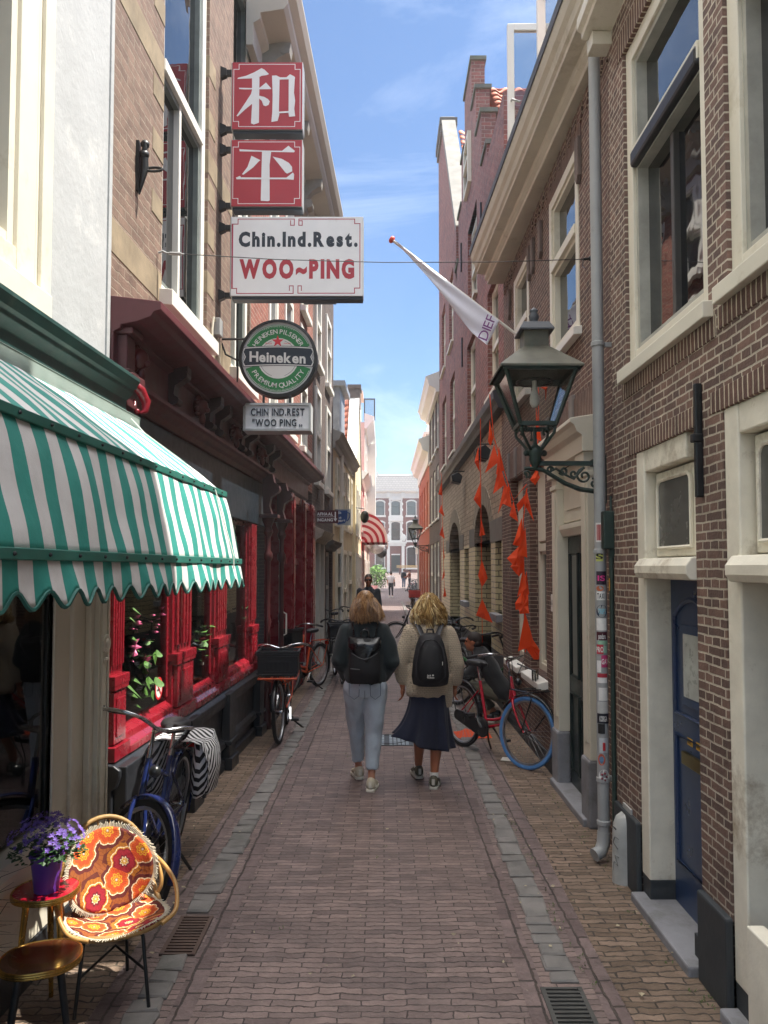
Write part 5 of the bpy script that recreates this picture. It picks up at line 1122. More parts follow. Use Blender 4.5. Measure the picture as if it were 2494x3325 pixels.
for i in range(5): a = R(72*i); zz, aa = ztop(1680)+.022*math.sin(a), -97+22*math.cos(a); q.ball((px_+.042*math.cos(R(aa)), py_+.042*math.sin(R(aa)), zz), .008, nu=8, nv=5)
q.build('dots', sk('#7a2a3a'), dp)
q = MB(); zz = ztop(1500); q.tube([(px_+.043*math.cos(R(-95)), py_+.043*math.sin(R(-95)), zz-.03), (px_+.043*math.cos(R(-95)), py_+.043*math.sin(R(-95)), zz+.02)], .009, 8); q.build('extinguisher_print', sk('#b02a30'), dp)
cp = thing('cable_pipe', (1.49, 5.0, 0), 'thin dark green cable pipe with switch boxes under the lantern', 'cable pipe')
q = MB(); q.tube([(1.485, 5.02, .0), (1.485, 5.02, 2.1)], .016, 10); q.tube([(1.485, 5.02, 2.1), (1.49, 5.03, 2.25), (1.495, 5.05, 2.4)], .008, 8); q.build('pipe', M_iron, cp, smooth=40)
q = MB(); q.box(1.43, 1.5, 4.99, 5.06, 2.05, 2.3); q.build('switch_box', M_iron, cp, bevel=.008)
q = MB(); q.box(1.47, 1.5, 5.0, 5.04, 2.0, 2.05); q.build('box_neck', M_iron, cp)
q = MB(); q.box(1.467, 1.469, 5.005, 5.02, 1.78, 1.86); q.build('yellow_mark', mat('yellow mark', '#d0922a', .5), cp)
gd = thing('pipe_guard', (1.44, 4.78, 0), 'rounded zinc guard with scratched graffiti standing against the brick corner', 'pipe guard')
q = MB(); n = 12; prof_ = [(.0, .0), (.1, .0)]
sec = [(1.5-.095*math.sin(math.pi*i/n), 4.8+.07*math.cos(math.pi*i/n)) for i in range(n+1)]
lev = [(0, 1.05), (.3, 1.0), (.36, .93), (.4, .75), (.42, .45), (.425, .1)]
vs = [(1.5+(x-1.5)*k, 4.8+(y-4.8)*(1 if z < .38 else .9 if z < .41 else .7), z) for z, k in lev for x, y in sec]
q.add(vs, [(i*(n+1)+j, i*(n+1)+j+1, (i+1)*(n+1)+j+1, (i+1)*(n+1)+j) for i in range(len(lev)-1) for j in range(n)]); q.box(1.488, 1.498, 4.7, 4.86, 0, .47)
q.build('shell', mat('zinc guard paint', '#a9aaa6', .6, var=.2, vs=7, grime='#77766f', gl=.05), gd, smooth=50)
q = MB()
for dy in (-.02, 0, .02): q.ball((1.41, 4.77+dy, .34), .005, nu=6, nv=4)
q.build('vent_hole', M_black, gd)
q = MB(); q.tube([(1.425, 4.745, .28), (1.408, 4.765, .29), (1.405, 4.79, .25), (1.42, 4.75, .22)], .003, 4); q.tube([(1.425, 4.745, .17), (1.408, 4.765, .18), (1.42, 4.75, .12), (1.406, 4.78, .14), (1.405, 4.79, .08)], .003, 4); q.build('graffiti', mat('scratch grey', '#6d6e6c', .7), gd)
# ================================================================ overhead wire
wr = thing('overhead_wire', (0, 5.6, 4.25), 'thin steel wire stretched across the street in front of the signs', 'wire')
q = MB(); q.tube([(-1.45, 5.47, 4.2), (-.8, 5.53, 4.185), (0, 5.61, 4.195), (.8, 5.69, 4.23), (1.52, 5.76, 4.28)], .0035, 5); q.build('cable', M_black, wr)
q = MB(); q.tube([(-1.63, 5.45, 4.2), (-1.6, 5.455, 4.215), (-1.57, 5.455, 4.2)], .008, 6); q.tube([(-1.57, 5.457, 4.202), (-1.45, 5.47, 4.2)], [.006, .006], 6); q.tube([(-1.55, 5.46, 4.201), (-1.47, 5.468, 4.2)], .014, 8); q.build('turnbuckle', M_zinc, wr)
q = MB(); q.tube([(1.52, 5.76, 4.28), (1.585, 5.77, 4.29)], .01, 8); q.ball((1.58, 5.77, 4.29), .02); q.tube([(1.52, 5.76, 4.28), (1.5, 5.7, 4.2), (1.49, 5.6, 4.15)], .004, 5); q.build('wall_hook', M_black, wr)
# ================================================================ flag
fg = thing('flag', (1.55, 8.7, 4.5), 'white flag with purple letters hanging from a white pole over the street', 'flag')
q = MB(); q.tube([(.1, 8.7, 5.7), (1.56, 8.7, 4.57)], .016, 10); q.build('pole', M_white, fg, smooth=40)
q = MB(); q.lathe([(0, -.03), (.035, -.02), (.045, 0), (.035, .02), (0, .03)], (0, 0, 0), 14); o = q.build('pole_knob', mat('orange knob', '#d2452c', .35), fg, smooth=60, org=(0, 0, 0)); o.location = Vector((.09, 8.7, 5.71))-fg.location; o.rotation_euler = (0, R(-52), 0)
T = [(.12, 5.69), (1.32, 4.755)]; B_ = [(.13, 5.67), (.205, 5.6), (.36, 5.43), (.60, 5.16), (.815, 4.89), (1.01, 4.63), (1.175, 4.462)]
def lerp(L_, t):
    t = t*(len(L_)-1); i = min(int(t), len(L_)-2); f = t-i; return (L_[i][0]+(L_[i+1][0]-L_[i][0])*f, L_[i][1]+(L_[i+1][1]-L_[i][1])*f)
def fl(u, v):
    a, c = lerp(T, u), lerp(B_, u); k = min(1, u*2.5)
    return (a[0]+(c[0]-a[0])*v, 8.684-.05*v*math.sin(u*5+v*2)+.03*math.sin(v*7+u*9)*k*v-.02*(1-k)*math.sin(u*60+v*5), a[1]+(c[1]-a[1])*v)
q = MB(); q.grid(fl, 60, 16); q.build('cloth', mat('flag cloth', '#ebebf6', .8, var=.05, vs=2), fg, smooth=80, solid=.002)
q = MB(); tv = Vector((.38, .92)).normalized(); uv = Vector((-.92, .38)).normalized(); o_ = Vector((1.165, 4.5))
text(q, 'DIEF', lambda x, y: (*(lambda p: (p.x, 8.615, p.y))(o_+tv*x+uv*y),), .115, .29); q.build('lettering', mat('flag purple', '#7d3f86', .8), fg)
# ================================================================ orange bunting
BA = [[(1.311, 3.607), (1.33, 3.25), (1.253, 3.395)], [(1.33, 3.106), (1.339, 2.739), (1.243, 2.874)], [(1.339, 2.605), (1.397, 2.383), (1.311, 2.364)], [(1.349, 2.036), (1.426, 1.785), (1.349, 1.66), (1.301, 1.824)], [(1.349, 1.506), (1.494, 1.169), (1.262, 1.275)], [(1.339, 0.995), (1.349, 0.648), (1.262, 0.668), (1.32, 0.822)]]
BB = [[(1.11, 3.478), (1.144, 3.281), (1.118, 3.203), (1.092, 3.255)], [(1.153, 3.22), (1.196, 3.031), (1.058, 2.919)], [(1.204, 3.022), (1.265, 2.799), (1.135, 2.696)], [(1.265, 2.833), (1.308, 2.73), (1.187, 2.489)], [(1.351, 2.627), (1.394, 2.403), (1.308, 2.472)], [(1.471, 2.687), (1.454, 2.575), (1.394, 2.506), (1.376, 2.584)], [(1.488, 2.756), (1.566, 2.412), (1.454, 2.61)]]
BE = [[(1.366, 2.428), (1.384, 2.129), (1.276, 2.156)], [(1.357, 2.165), (1.357, 1.984), (1.303, 1.921), (1.212, 2.02)], [(1.375, 1.957), (1.402, 1.731), (1.312, 1.64)], [(1.384, 1.731), (1.393, 1.523), (1.303, 1.514), (1.294, 1.577)], [(1.384, 1.487), (1.466, 1.224), (1.538, 1.116), (1.529, 1.025), (1.475, 1.025), (1.384, 1.143), (1.303, 1.116)]]
BC = [[(1.397, 3.999), (1.406, 3.681), (1.316, 3.708)], [(1.397, 3.454), (1.47, 3.164), (1.325, 3.282)], [(1.415, 2.928), (1.47, 2.62), (1.343, 2.728)], [(1.443, 2.384), (1.47, 2.184), (1.443, 2.093)], [(1.452, 1.903), (1.47, 1.739), (1.397, 1.612)], [(1.47, 1.449), (1.506, 1.231), (1.424, 1.231)]]
BD = [[(1.409, 3.593), (1.505, 3.593), (1.488, 3.47), (1.496, 3.575)], [(1.391, 3.435), (1.444, 3.085), (1.391, 3.111)], [(1.348, 2.927), (1.409, 2.849), (1.33, 2.831)], [(1.4, 2.831), (1.426, 2.752), (1.383, 2.683), (1.339, 2.735)]]
BE += [[(x+.03, z-.1+.02*i) for x, z in reversed(t)] for i, t in enumerate(BE[:4])]; BB += [[(1.2, 3.2), (1.26, 2.95), (1.17, 2.9)], [(1.3, 2.8), (1.33, 2.55), (1.22, 2.6)]]
M_or = mat('orange pennant', '#f0561c', .6, var=.14, vs=4)
_n, _l = M_or.node_tree.nodes, M_or.node_tree.links; _t = _n.new('ShaderNodeBsdfTranslucent'); _t.inputs[0].default_value = lin('#ff6a24'); _m = _n.new('ShaderNodeMixShader'); _m.inputs[0].default_value = .35
_l.new(_n['Principled BSDF'].outputs[0], _m.inputs[1]); _l.new(_t.outputs[0], _m.inputs[2]); _l.new(_m.outputs[0], _n['Material Output'].inputs[0])
def bunting(label, y, P, strings):
    r = thing('bunting', (strings[0][0][0], y, min(s_[-1][1] for s_ in strings)), label, 'bunting', 'orange pennant strings')
    for s_ in strings:
        q = MB(); q.tube([(x, y, z) for x, z in s_], .005, 5); q.build('string', M_or, r)
    for i, t in enumerate(P):
        q = MB(); c_ = (sum(p[0] for p in t)/len(t), sum(p[1] for p in t)/len(t)); n = len(t); rnd_ = random.Random(i*7+int(y*10))
        tw = rnd_.uniform(-.35, .35); K = 6
        def pt(a, b_, w0, w1):   # sheet from centre fan, slightly folded
            return None
        vs = [(c_[0], y-.02-rnd_.uniform(0, .02), c_[1])]; fs = []
        for j in range(n):
            for k in range(3): f = k/3; p = (t[j][0]+(t[(j+1) % n][0]-t[j][0])*f, t[j][1]+(t[(j+1) % n][1]-t[j][1])*f); vs.append((p[0], y+tw*(p[0]-c_[0])*1.5+rnd_.uniform(-.012, .012)-.015*(i % 3), p[1]))
        m_ = n*3; fs = [(0, 1+k, 1+(k+1) % m_) for k in range(m_)]
        q.add(vs, fs); q.build('pennant', M_or, r, solid=.002)
bunting('orange pennants on a straight vertical string before the first arch', 10.6, BA, [[(1.34, 4.0), (1.34, 2.5), (1.35, .9)]])
bunting('orange pennants on a slanting string beside the wall floodlights', 8.0, BB, [[(1.11, 3.75), (1.15, 3.3), (1.35, 2.63), (1.49, 2.8)]])
bunting('orange pennants bunched into a hanging bundle above the window sill', 7.6, BE, [[(1.42, 2.72), (1.38, 2.4), (1.385, 1.4), (1.39, 1.1)]])
bunting('orange pennants on the most distant vertical string', 18.6, BC, [[(1.4, 4.2), (1.46, 1.2)]])
bunting('orange pennants half hidden behind the street lantern', 7.0, BD, [[(1.42, 3.7), (1.42, 3.2), (1.38, 2.7)]])
# ================================================================ odds on the walls
for lab, s_, z_ in (('black floodlights on the wall under the gutter nearer the lantern', 11.2, 3.62), ('black floodlight on the wall further along the gutter', 15.2, 3.72)):
    t = thing('floodlight', F3(s_, .1, z_), lab, 'floodlight', 'wall floodlights')
    q = MB(F3); q.tube([(s_, 0, z_+.12), (s_, .22, z_+.12)], .012, 6); q.tube([(s_-.3, .2, z_+.12), (s_+.1, .2, z_+.12)], .01, 6); q.build('arm', M_black, t)
    for k in (0, 1):
        q = MB(F3); c_ = s_-.14+.2*k; q.prism([(.1, z_-.14), (.26, z_-.1), (.28, z_+.02), (.14, z_+.08), (.06, z_)], c_-.08, c_+.08); h = q.build('lamp_head', M_black, t, bevel=.01)
t = thing('iron_ornament', FR(5.0, 0, 4.4), 'black iron wall ornament with a ring on the brown brick', 'wall ornament')
q = MB(FR); q.tube([(5.02, .02, 4.42), (5.02, .04, 4.52), (5.03, .05, 4.6), (5.02, .05, 4.68), (5.0, .06, 4.76)], [.006, .018, .028, .026, .014], 8); q.ball((5.02, .055, 4.76), .03, nu=8, nv=6); q.ball((5.02, .05, 4.69), .034, nu=8, nv=6); q.box(5.0, 5.04, 0, .02, 4.44, 4.78); q.build('figure', M_black, t, smooth=50)
q = MB(FR); q.tube([(5.04+.014*math.sin(2*math.pi*i/14), .11+.055*math.cos(2*math.pi*i/14), 4.6+.02*math.sin(2*math.pi*i/14)) for i in range(14)], .009, 6, True); q.build('ring', M_black, t)
t = thing('red_ornament', FL(4.6, .15, 2.75), 'glossy red curled claw ornament at the end of the green cornice', 'ornament')
q = MB(FL); q.tube([(4.5, .12, 3.02), (4.53, .15, 3.02), (4.57, .18, 2.99), (4.6, .2, 2.93), (4.59, .2, 2.87), (4.565, .18, 2.855)], [.02, .028, .032, .03, .02, .006], 10); q.ball((4.565, .16, 2.865), .018, nu=8, nv=6); q.tube([(4.55, .15, 2.93), (4.535, .16, 2.9), (4.52, .16, 2.89)], [.009, .007, .003], 6); q.build('claw', M_red, t, smooth=60)
t = thing('junction_box', FR(7.05, .05, 4.1), 'small grey electrical box with white cable on the restaurant wall', 'junction box')
q = MB(FR); q.box(7.0, 7.12, 0, .07, 4.08, 4.24); q.build('box', M_zinc, t, bevel=.006)
q = MB(FR); q.tube([(6.98, .03, 4.2), (6.93, .03, 4.22), (6.92, .02, 4.1), (6.93, .02, 3.85), (6.9, .02, 3.78)], .01, 6); q.tube([(7.1, .03, 4.08), (7.14, .04, 3.8), (7.25, .15, 3.7)], .008, 6); q.build('cable', M_cream, t)
# ================================================================ bicycles
M_tyre = mat('tyre rubber', '#1c1c1d', .75, var=.3, vs=20, bmp=.2); M_chr = mat('chrome', '#c9ccce', .22, 1., var=.15); M_rim = mat('rim silver', '#a9acb0', .35, .8); M_sad = mat('black saddle', '#202022', .55, var=.2); M_spk = mat('spoke steel', '#9a9c9e', .35, .7)
M_blk = mat('black frame paint', '#1e2022', .3, var=.15)
def bike(label, loc, head, fm, tyre=None, steer=0, lean=0, rack=None, front=None, basket=None, curved=True, guard=True, stand=True, group='parked bicycles', fender=None, dbl=False, trim=None, fk=None):
    """x forward from the rear axle, z up; wheel 28 inch"""
    t = thing('bicycle', loc, label, 'bicycle', group, local=True); t.rotation_mode = 'XYZ'
    t.rotation_euler = (lean, 0, head)
    WB, WR = 1.08, .345; bb = (.45, .285); fender = fender or M_blk; trim = trim or M_blk
    ha = R(22); hx, hz = WB-.07-.0, .62   # steering axis through (hx,hz) leaning back
    hd0 = Vector((WB-.055-math.tan(ha)*.33, 0, .66)); dirn = Vector((-math.sin(ha), 0, math.cos(ha))); hd1 = hd0+dirn*.2
    S = Matrix.Translation(hd0) @ Matrix.Rotation(steer, 4, dirn) @ Matrix.Translation(-hd0)
    sf = lambda x, y, z: tuple(S @ Vector((x, y, z)))
    def wheel(cx, f, tm):
        q = MB(f); q.lathe([(WR-.042, -.012), (WR-.02, -.021), (WR-.006, -.017), (WR, 0), (WR-.006, .017), (WR-.02, .021), (WR-.042, .012)], (cx, 0, WR), 36, 1); w_ = q.build('wheel', tm, t, smooth=50)
        q = MB(f); q.lathe([(WR-.04, -.013), (WR-.056, -.011), (WR-.06, 0), (WR-.056, .011), (WR-.04, .013)], (cx, 0, WR), 36, 1); q.build('rim', M_rim, w_, smooth=50)
        q = MB(f)
        for i in range(28):
            a = 2*math.pi*i/28; b_ = a+(.5 if i % 2 else -.5); y = .028*(1 if i % 4 < 2 else -1)
            q.tube([(cx+.022*math.cos(b_), y, WR+.022*math.sin(b_)), (cx+(WR-.058)*math.cos(a), 0, WR+(WR-.058)*math.sin(a))], .0013, 3)
        q.build('spokes', M_spk, w_)
        q = MB(f); q.lathe([(.01, -.05), (.022, -.03), (.016, 0), (.022, .03), (.01, .05)], (cx, 0, WR), 10, 1); q.build('hub', M_chr, w_, smooth=50)
    wheel(0, None, M_tyre); wheel(WB, sf, tyre or M_tyre)
    q = MB(); st = Vector((.31, 0, .74)); B3 = Vector((bb[0], 0, bb[1]))
    q.tube([B3, st], .0165, 10)
    if curved:
        q.tube(cr([hd0+dirn*.15, hd0+dirn*.02+Vector((-.07, 0, -.1)), Vector((.72, 0, .44)), Vector((.58, 0, .385)), B3+(st-B3)*.16]), .0155, 10); q.tube([hd0, Vector((.7, 0, .36)), B3], .0165, 10)
    else:
        q.tube([hd1-dirn*.03, st-Vector((-.02, 0, .12))], .0145, 10); q.tube([hd0, B3], .017, 10)
    for s_ in (-1, 1): q.tube([B3+Vector((0, s_*.03, 0)), Vector((0, s_*.055, WR))], .009, 8); q.tube([st+Vector((.0, s_*.02, -.1)), Vector((0, s_*.055, WR))], .0075, 8)
    q.tube([hd0-dirn*.02, hd1], .02, 10); fr_ = q.build('frame', fm, t, smooth=50)
    q = MB(sf)
    for s_ in (-1, 1): fp_ = cr([hd0+Vector((0, s_*.03, -.03)), Vector((WB-.05-.1, s_*.05, .56)), Vector((WB-.07, s_*.055, .43)), Vector((WB, s_*.055, WR))], 4); q.tube(fp_, [.0135-.0055*i/(len(fp_)-1) for i in range(len(fp_))], 8)
    q.tube([hd0+Vector((0, -.035, -.02)), hd0+Vector((0, .035, -.02))], .015, 8); q.build('fork', fk or fm, t, smooth=50)
    def fend(cx, f, a0, a1):
        q = MB(f); n = 16; r_ = WR+.025
        for k in range(n):
            t0, t1 = R(a0+(a1-a0)*k/n), R(a0+(a1-a0)*(k+1)/n)
            for y0, y1, d0, d1 in ((-.028, -.014, -.012, 0), (-.014, .014, 0, 0), (.014, .028, 0, -.012)):
                q.add([(cx+(r_+dd)*math.cos(tt), yy, WR+(r_+dd)*math.sin(tt)) for tt, yy, dd in ((t0, y0, d0), (t1, y0, d0), (t1, y1, d1), (t0, y1, d1))], [(0, 1, 2, 3)])
        q.build('mudguard', fender, t, smooth=60, solid=.002)
    fend(0, None, 10, 205); fend(WB, sf, 10, 150)
    q = MB(sf); top = hd1+dirn*.17; q.tube([hd1, top], .0125, 8); q.tube([top-dirn*.02, top+Vector((.05, 0, .01))], .018, 8)
    hb = [(-.24, .3, -.01), (-.12, .29, .02), (0, .25, .05), (.06, .14, .05), (.055, 0, .01), (.06, -.14, .05), (0, -.25, .05), (-.12, -.29, .02), (-.24, -.3, -.01)]
    hb = [top+Vector(p) for p in hb]; q.tube(cr(hb, 5), .011, 8); hbm = q.build('handlebar', M_chr if fm is not M_blk else M_blk, t, smooth=50)
    q = MB(sf)
    for a, c in ((0, 1), (8, 7)): q.tube([hb[a]+(hb[c]-hb[a])*-.1, hb[c]], .0165, 8)
    q.build('grip', M_sad, hbm, smooth=50)
    q = MB(sf)
    for s_ in (1, -1): q.tube([hb[4]+Vector((-.02, s_*.2, .04)), hb[4]+Vector((-.12, s_*.26, .01)), hb[4]+Vector((-.2, s_*.27, -.0))], .006, 5); q.tube([hb[4]+Vector((0, s_*.17, .04)), hb[4]+Vector((.09, s_*.1, .02)), hb[4]+Vector((.07, s_*.03, -.15)), hd0+Vector((.03, s_*.02, .05))], .0035, 5)
    q.build('brake', M_blk, hbm)
    q = MB(); sp = st+(st-B3).normalized()*.16; q.tube([st, sp], .0125, 8); q.build('seat_post', M_chr, t)
    q = MB(); q.loft([((sp.x-.02, 0, sp.z), .12, .075), ((sp.x-.03, 0, sp.z+.03), .14, .095), ((sp.x-.03, 0, sp.z+.055), .12, .085), ((sp.x-.04, 0, sp.z+.062), .06, .05)], 14); q.loft([((sp.x+.1, 0, sp.z+.005), .06, .022), ((sp.x+.09, 0, sp.z+.04), .075, .035), ((sp.x+.06, 0, sp.z+.056), .06, .03)], 12); q.build('saddle', M_sad, t, smooth=60)
    q = MB(); q.lathe([(.0, -.06), (.09, -.06), (.09, -.05), (0, -.05)], (bb[0], 0, bb[1]), 20, 1)
    if guard:
        P = [(bb[0]+.1*math.cos(R(a)), bb[1]+.1*math.sin(R(a))) for a in range(-90, 91, 15)]+[(.0+.055*math.cos(R(a)), WR+.055*math.sin(R(a))) for a in range(90, 271, 30)]; q.prism(P, -.075, -.05, 1)
    q.build('chain_guard', trim, t, bevel=.004)
    for s_ in (-1, 1):
        q = MB(); e = Vector((bb[0]+s_*.12, s_*.085, bb[1]-s_*.12)); q.beam(Vector((bb[0], s_*.075, bb[1])), e, .018, .012); q.build('crank', M_chr, t)
        q = MB(); q.box(e.x-.045, e.x+.045, e.y+(.01 if s_ > 0 else -.1), e.y+(.1 if s_ > 0 else -.01), e.z-.013, e.z+.013); q.build('pedal', M_blk, t, bevel=.006)
    if stand:
        q = MB()
        if dbl:
            for s_ in (-1, 1): q.tube([(.4, s_*.03, .26), (.34, s_*.12, .1), (.3, s_*.22, .01)], .012, 6)
        else: q.tube([(.4, .04, .26), (.3, .13, .12), (.26, .2, .01)], .011, 6)
        q.build('kickstand', M_blk, t)
    q = MB()
    for s_ in (-.06, .06, 0): q.tube([(.2, s_*.8, .76), (-.25, s_, .74)], .006, 6)
    q.tube([(-.25, -.07, .74), (-.25, .07, .74)], .006, 6); q.tube([(.2, -.06, .76), (.2, .06, .76)], .006, 6)
    for s_ in (-1, 1): q.tube([(-.2, s_*.065, .74), (-.02, s_*.06, WR)], .006, 6)
    q.build('luggage_rack', rack or M_blk, t)
    q = MB(); q.box(-.3, -.27, -.03, .03, .66, .71); q.build('tail_light', mat('red reflector', '#b8201c', .25), t, bevel=.004)
    q = MB(sf); q.ball(hd0+dirn*.16+Vector((.09, 0, 0)), .035, .035, .035, 10, 8); q.build('headlight', M_blk, t, smooth=60)
    if front:   # front carrier fixed to the head tube
        q = MB(); z = .74; x0, x1, hw = .93, 1.33, .2
        for p0, p1 in (((x0, -hw, z), (x1, -hw, z)), ((x0, hw, z), (x1, hw, z)), ((x1, -hw, z), (x1, hw, z)), ((x0, -hw, z), (x0, hw, z)), ((x0, -.07, z), (x1, -.07, z)), ((x0, .07, z), (x1, .07, z))): q.tube([p0, p1], .0115, 8)
        for s_ in (-1, 1): q.tube([(x0, s_*hw, z), (x0-.03, s_*hw, z+.16), (x0-.02, s_*.05, z+.2)], .0115, 8); q.tube([(x1-.1, s_*hw, z), hd0+Vector((.0, s_*.02, -.04))], .0105, 8)
        q.build('front_carrier', front, t, smooth=50)
    return t
def crate(par_loc, head, label, cat='crate', w_=.42, l_=.34, h_=.27, lean=0, off=(1.13, .755), m=None):
    c = thing('crate', par_loc, label, cat, 'crates on the bicycle carriers', local=True); c.rotation_euler = (lean, 0, head); m = m or mat('black crate plastic', '#191b1e', .5, var=.2)
    q = MB(); ox, oz = off; a, b_, e = l_/2, w_/2, .012; oz += .006
    for z0, z1, g in ((0, .02, -.02), (.03, h_-.055, -.008), (h_-.05, h_-.03, .004), (h_-.025, h_, .01)):
        for s_ in (-1, 1): q.box(ox+s_*(a+g)-e, ox+s_*(a+g)+e, -b_-g, b_+g, oz+z0, oz+z1); q.box(ox-a-g, ox+a+g, s_*(b_+g)-e, s_*(b_+g)+e, oz+z0, oz+z1)
    for i in range(7):
        y = -b_*.6+i*b_*.2; q.box(ox+a, ox+a+.012, y-.006, y+.006, oz+.06, oz+.14)
    for z in (.05, .15): q.box(ox+a, ox+a+.013, -b_*.7, b_*.7, oz+z, oz+z+.008)
    q.box(ox-a, ox+a, -b_, b_, oz, oz+.008); q.build('body', m, c, bevel=.003)
    return c
M_bl = mat('blue bike paint', '#1a285a', .25, var=.12, coat=.5); M_ob = mat('orange bike paint', '#d0562c', .35, var=.12, coat=.2); M_rb2 = mat('red bike paint', '#b8172c', .22, var=.08, coat=.6); M_gb = mat('green bike paint', '#2d7a3e', .35, var=.1, coat=.2)
M_bt = mat('blue tyre', '#4f7fb5', .7, var=.2, vs=14, bmp=.3, grime='#5d6a78', gl=.05)
H = lambda p, q: math.atan2(q[1]-p[1], q[0]-p[0])
# blue bicycle by the restaurant window, striped panniers
p0, p1 = (-1.43, 5.25), (-1.41, 4.18)
bk = bike('blue city bicycle leaning by the red window with striped panniers', (*p0, 0), H(p0, p1), M_bl, steer=R(48), lean=R(-5), curved=False, fender=M_bl)
pn = thing('pannier_bag', (*p0, 0), 'black and white striped double pannier bag over the blue bicycle rack', 'pannier bag', local=True); pn.rotation_euler = (R(-5), 0, H(p0, p1))
m, N_, L_, bb_ = newmat('zebra cloth'); wv = N_.new('ShaderNodeTexWave'); wv.inputs['Scale'].default_value = 9; wv.inputs['Distortion'].default_value = 1.6; wv.inputs['Detail'].default_value = 1; wv.inputs['Detail Scale'].default_value = .6; wv.bands_direction = 'X'
mp_ = N_.new('ShaderNodeMapping'); mp_.inputs['Rotation'].default_value = (0, R(35), R(20)); L_.new(N_.new('ShaderNodeTexCoord').outputs['Object'], mp_.inputs[0]); L_.new(mp_.outputs[0], wv.inputs['Vector'])
L_.new(ramp(N_, L_, wv.outputs['Fac'], [(.47, '#17171b'), (.53, '#dedede')]), bb_.inputs['Base Color']); bb_.inputs['Roughness'].default_value = .7
for s_ in (-1, 1):
    q = MB(); y0 = s_*.08
    q.loft([((-.06, y0+s_*.07, .42), .17, .055), ((-.06, y0+s_*.085, .46), .2, .085), ((-.06, y0+s_*.085, .62), .21, .09), ((-.06, y0+s_*.07, .74), .19, .07), ((-.06, y0+s_*.05, .77), .17, .05)], 16); q.build('bag', m, pn, smooth=60)
    q = MB(); q.grid(lambda u, v: (-.29+.46*u, s_*(.02+.19*min(1, v*1.4)+.02*math.sin(u*8)*v), .79-.02*v-max(0, v-.5)*.5+.015*math.sin(u*7+v*4)), 14, 12); q.build('flap', m, pn, smooth=70, solid=.004)
q = MB()
for s_ in (-1, 1): q.tube([(-.22, s_*.2, .47), (-.23, s_*.205, .43)], .014, 6); q.tube([(.1, s_*.2, .47), (.11, s_*.205, .43)], .014, 6)
q.build('buckle', M_sad, pn)
# orange crate bicycles
p0, p1 = (-1.2, 9.55), (-1.17, 8.86)
hh = H(p0, p1); b1 = bike('orange framed bicycle with black crate parked facing down the street', (p0[0], 9.6, 0), hh, M_ob, steer=R(-5), fk=M_blk, front=M_ob, dbl=True, rack=M_ob)
crate((p0[0], 9.6, 0), hh, 'black plastic crate on the nearer orange bicycle')
p0 = (-1.06, 12.6); hh = R(-112)
bike('second orange framed bicycle turned to the shopfront behind the nearer one', (*p0, 0), hh, M_ob, steer=R(-14), fk=M_blk, front=M_ob, rack=M_ob, dbl=True)
crate((*p0, 0), hh, 'black plastic crate on the second orange bicycle')
p0 = (-.88, 13.9); hh = R(-80)
bike('black bicycle with a wide black front basket behind the orange bicycles', (*p0, 0), hh, M_blk, front=M_blk)
crate((*p0, 0), hh, 'wide black basket on the black bicycle', 'basket', w_=.46, l_=.36, h_=.26)
# cluster further left
bike('black bicycle against the grey doors left of the man in sunglasses', (-1.0, 17.2, 0), R(-97), M_blk, steer=R(15), lean=R(4))
bike('dark bicycle with a chrome handlebar behind the leaning black one', (-.8, 18.3, 0), R(-84), M_blk, curved=False, steer=R(-10))
# red bicycle
p0, p1 = (.84, 8.4), (1.33, 7.5)
rb = bike('red step-through bicycle with pale blue front tyre and black carrier', (*p0, 0), H(p0, p1), M_rb2, tyre=M_bt, steer=R(12), lean=R(-2))
q = MB(); z = .76
for y in (-.16, .16): q.tube([(.86, y*.3, .98), (1.0, y, .92), (1.02, y, z), (1.3, y, z), (1.34, y, z-.05), (1.1, y*.5, .36)], .008, 6)
for x in (1.05, 1.15, 1.28): q.tube([(x, -.16, z), (x, .16, z)], .007, 6)
q.build('front_carrier', M_blk, rb)
# green bicycle, boy crouches at it
bike('green mudguard bicycle behind the red one beside the crouching boy', (1.0, 10.9, 0), R(-42), M_blk, fender=M_gb, steer=R(10), rack=M_blk)
bike('black bicycle by the arches behind the blond woman shoulder', (1.2, 12.9, 0), R(-95), M_blk, steer=R(20), lean=R(-4))
bike('dark bicycle with a silver handlebar furthest along the arches', (1.1, 14.2, 0), R(-85), M_blk, curved=False, steer=R(-16), lean=R(-4))
bike('black bicycle standing across the street between the two women', (1.35, 17.4, 0), R(172), M_blk, steer=R(-14))
# far bicycles
bike('bicycle with red crate beside the orange house', (1.15, 31.5, 0), R(-88), M_blk, front=M_blk); c = crate((1.15, 31.5, 0), R(-88), 'red crate on the far bicycle', m=mat('red crate', '#b23a34', .5))
for i, (x, y, a) in enumerate(((1.9, 56, -60), (2.2, 57.5, -65), (2.5, 59, -60), (2.2, 61, -70), (2.6, 63, -55))):
    bike(['far dark bicycle nearest in the row beyond the orange house', 'far dark bicycle second in the row beyond the orange house', 'far dark bicycle in the middle of the row beyond the orange house', 'far dark bicycle fourth in the row beyond the orange house', 'far dark bicycle last in the row beyond the orange house'][i], (x, y, 0), R(a), M_blk, group='distant row of bicycles') if i == 0 else None
    if i:
        o = copy_tree(FB); o.location = (x, y, 0); o.rotation_euler = (0, 0, R(a)); o['label'] = ['', 'far dark bicycle second in the row beyond the orange house', 'far dark bicycle in the middle of the row beyond the orange house', 'far dark bicycle fourth in the row beyond the orange house', 'far dark bicycle last in the row beyond the orange house'][i]
    else: FB = [o for o in sc.objects if o.get('label', '').startswith('far dark bicycle nearest')][0]
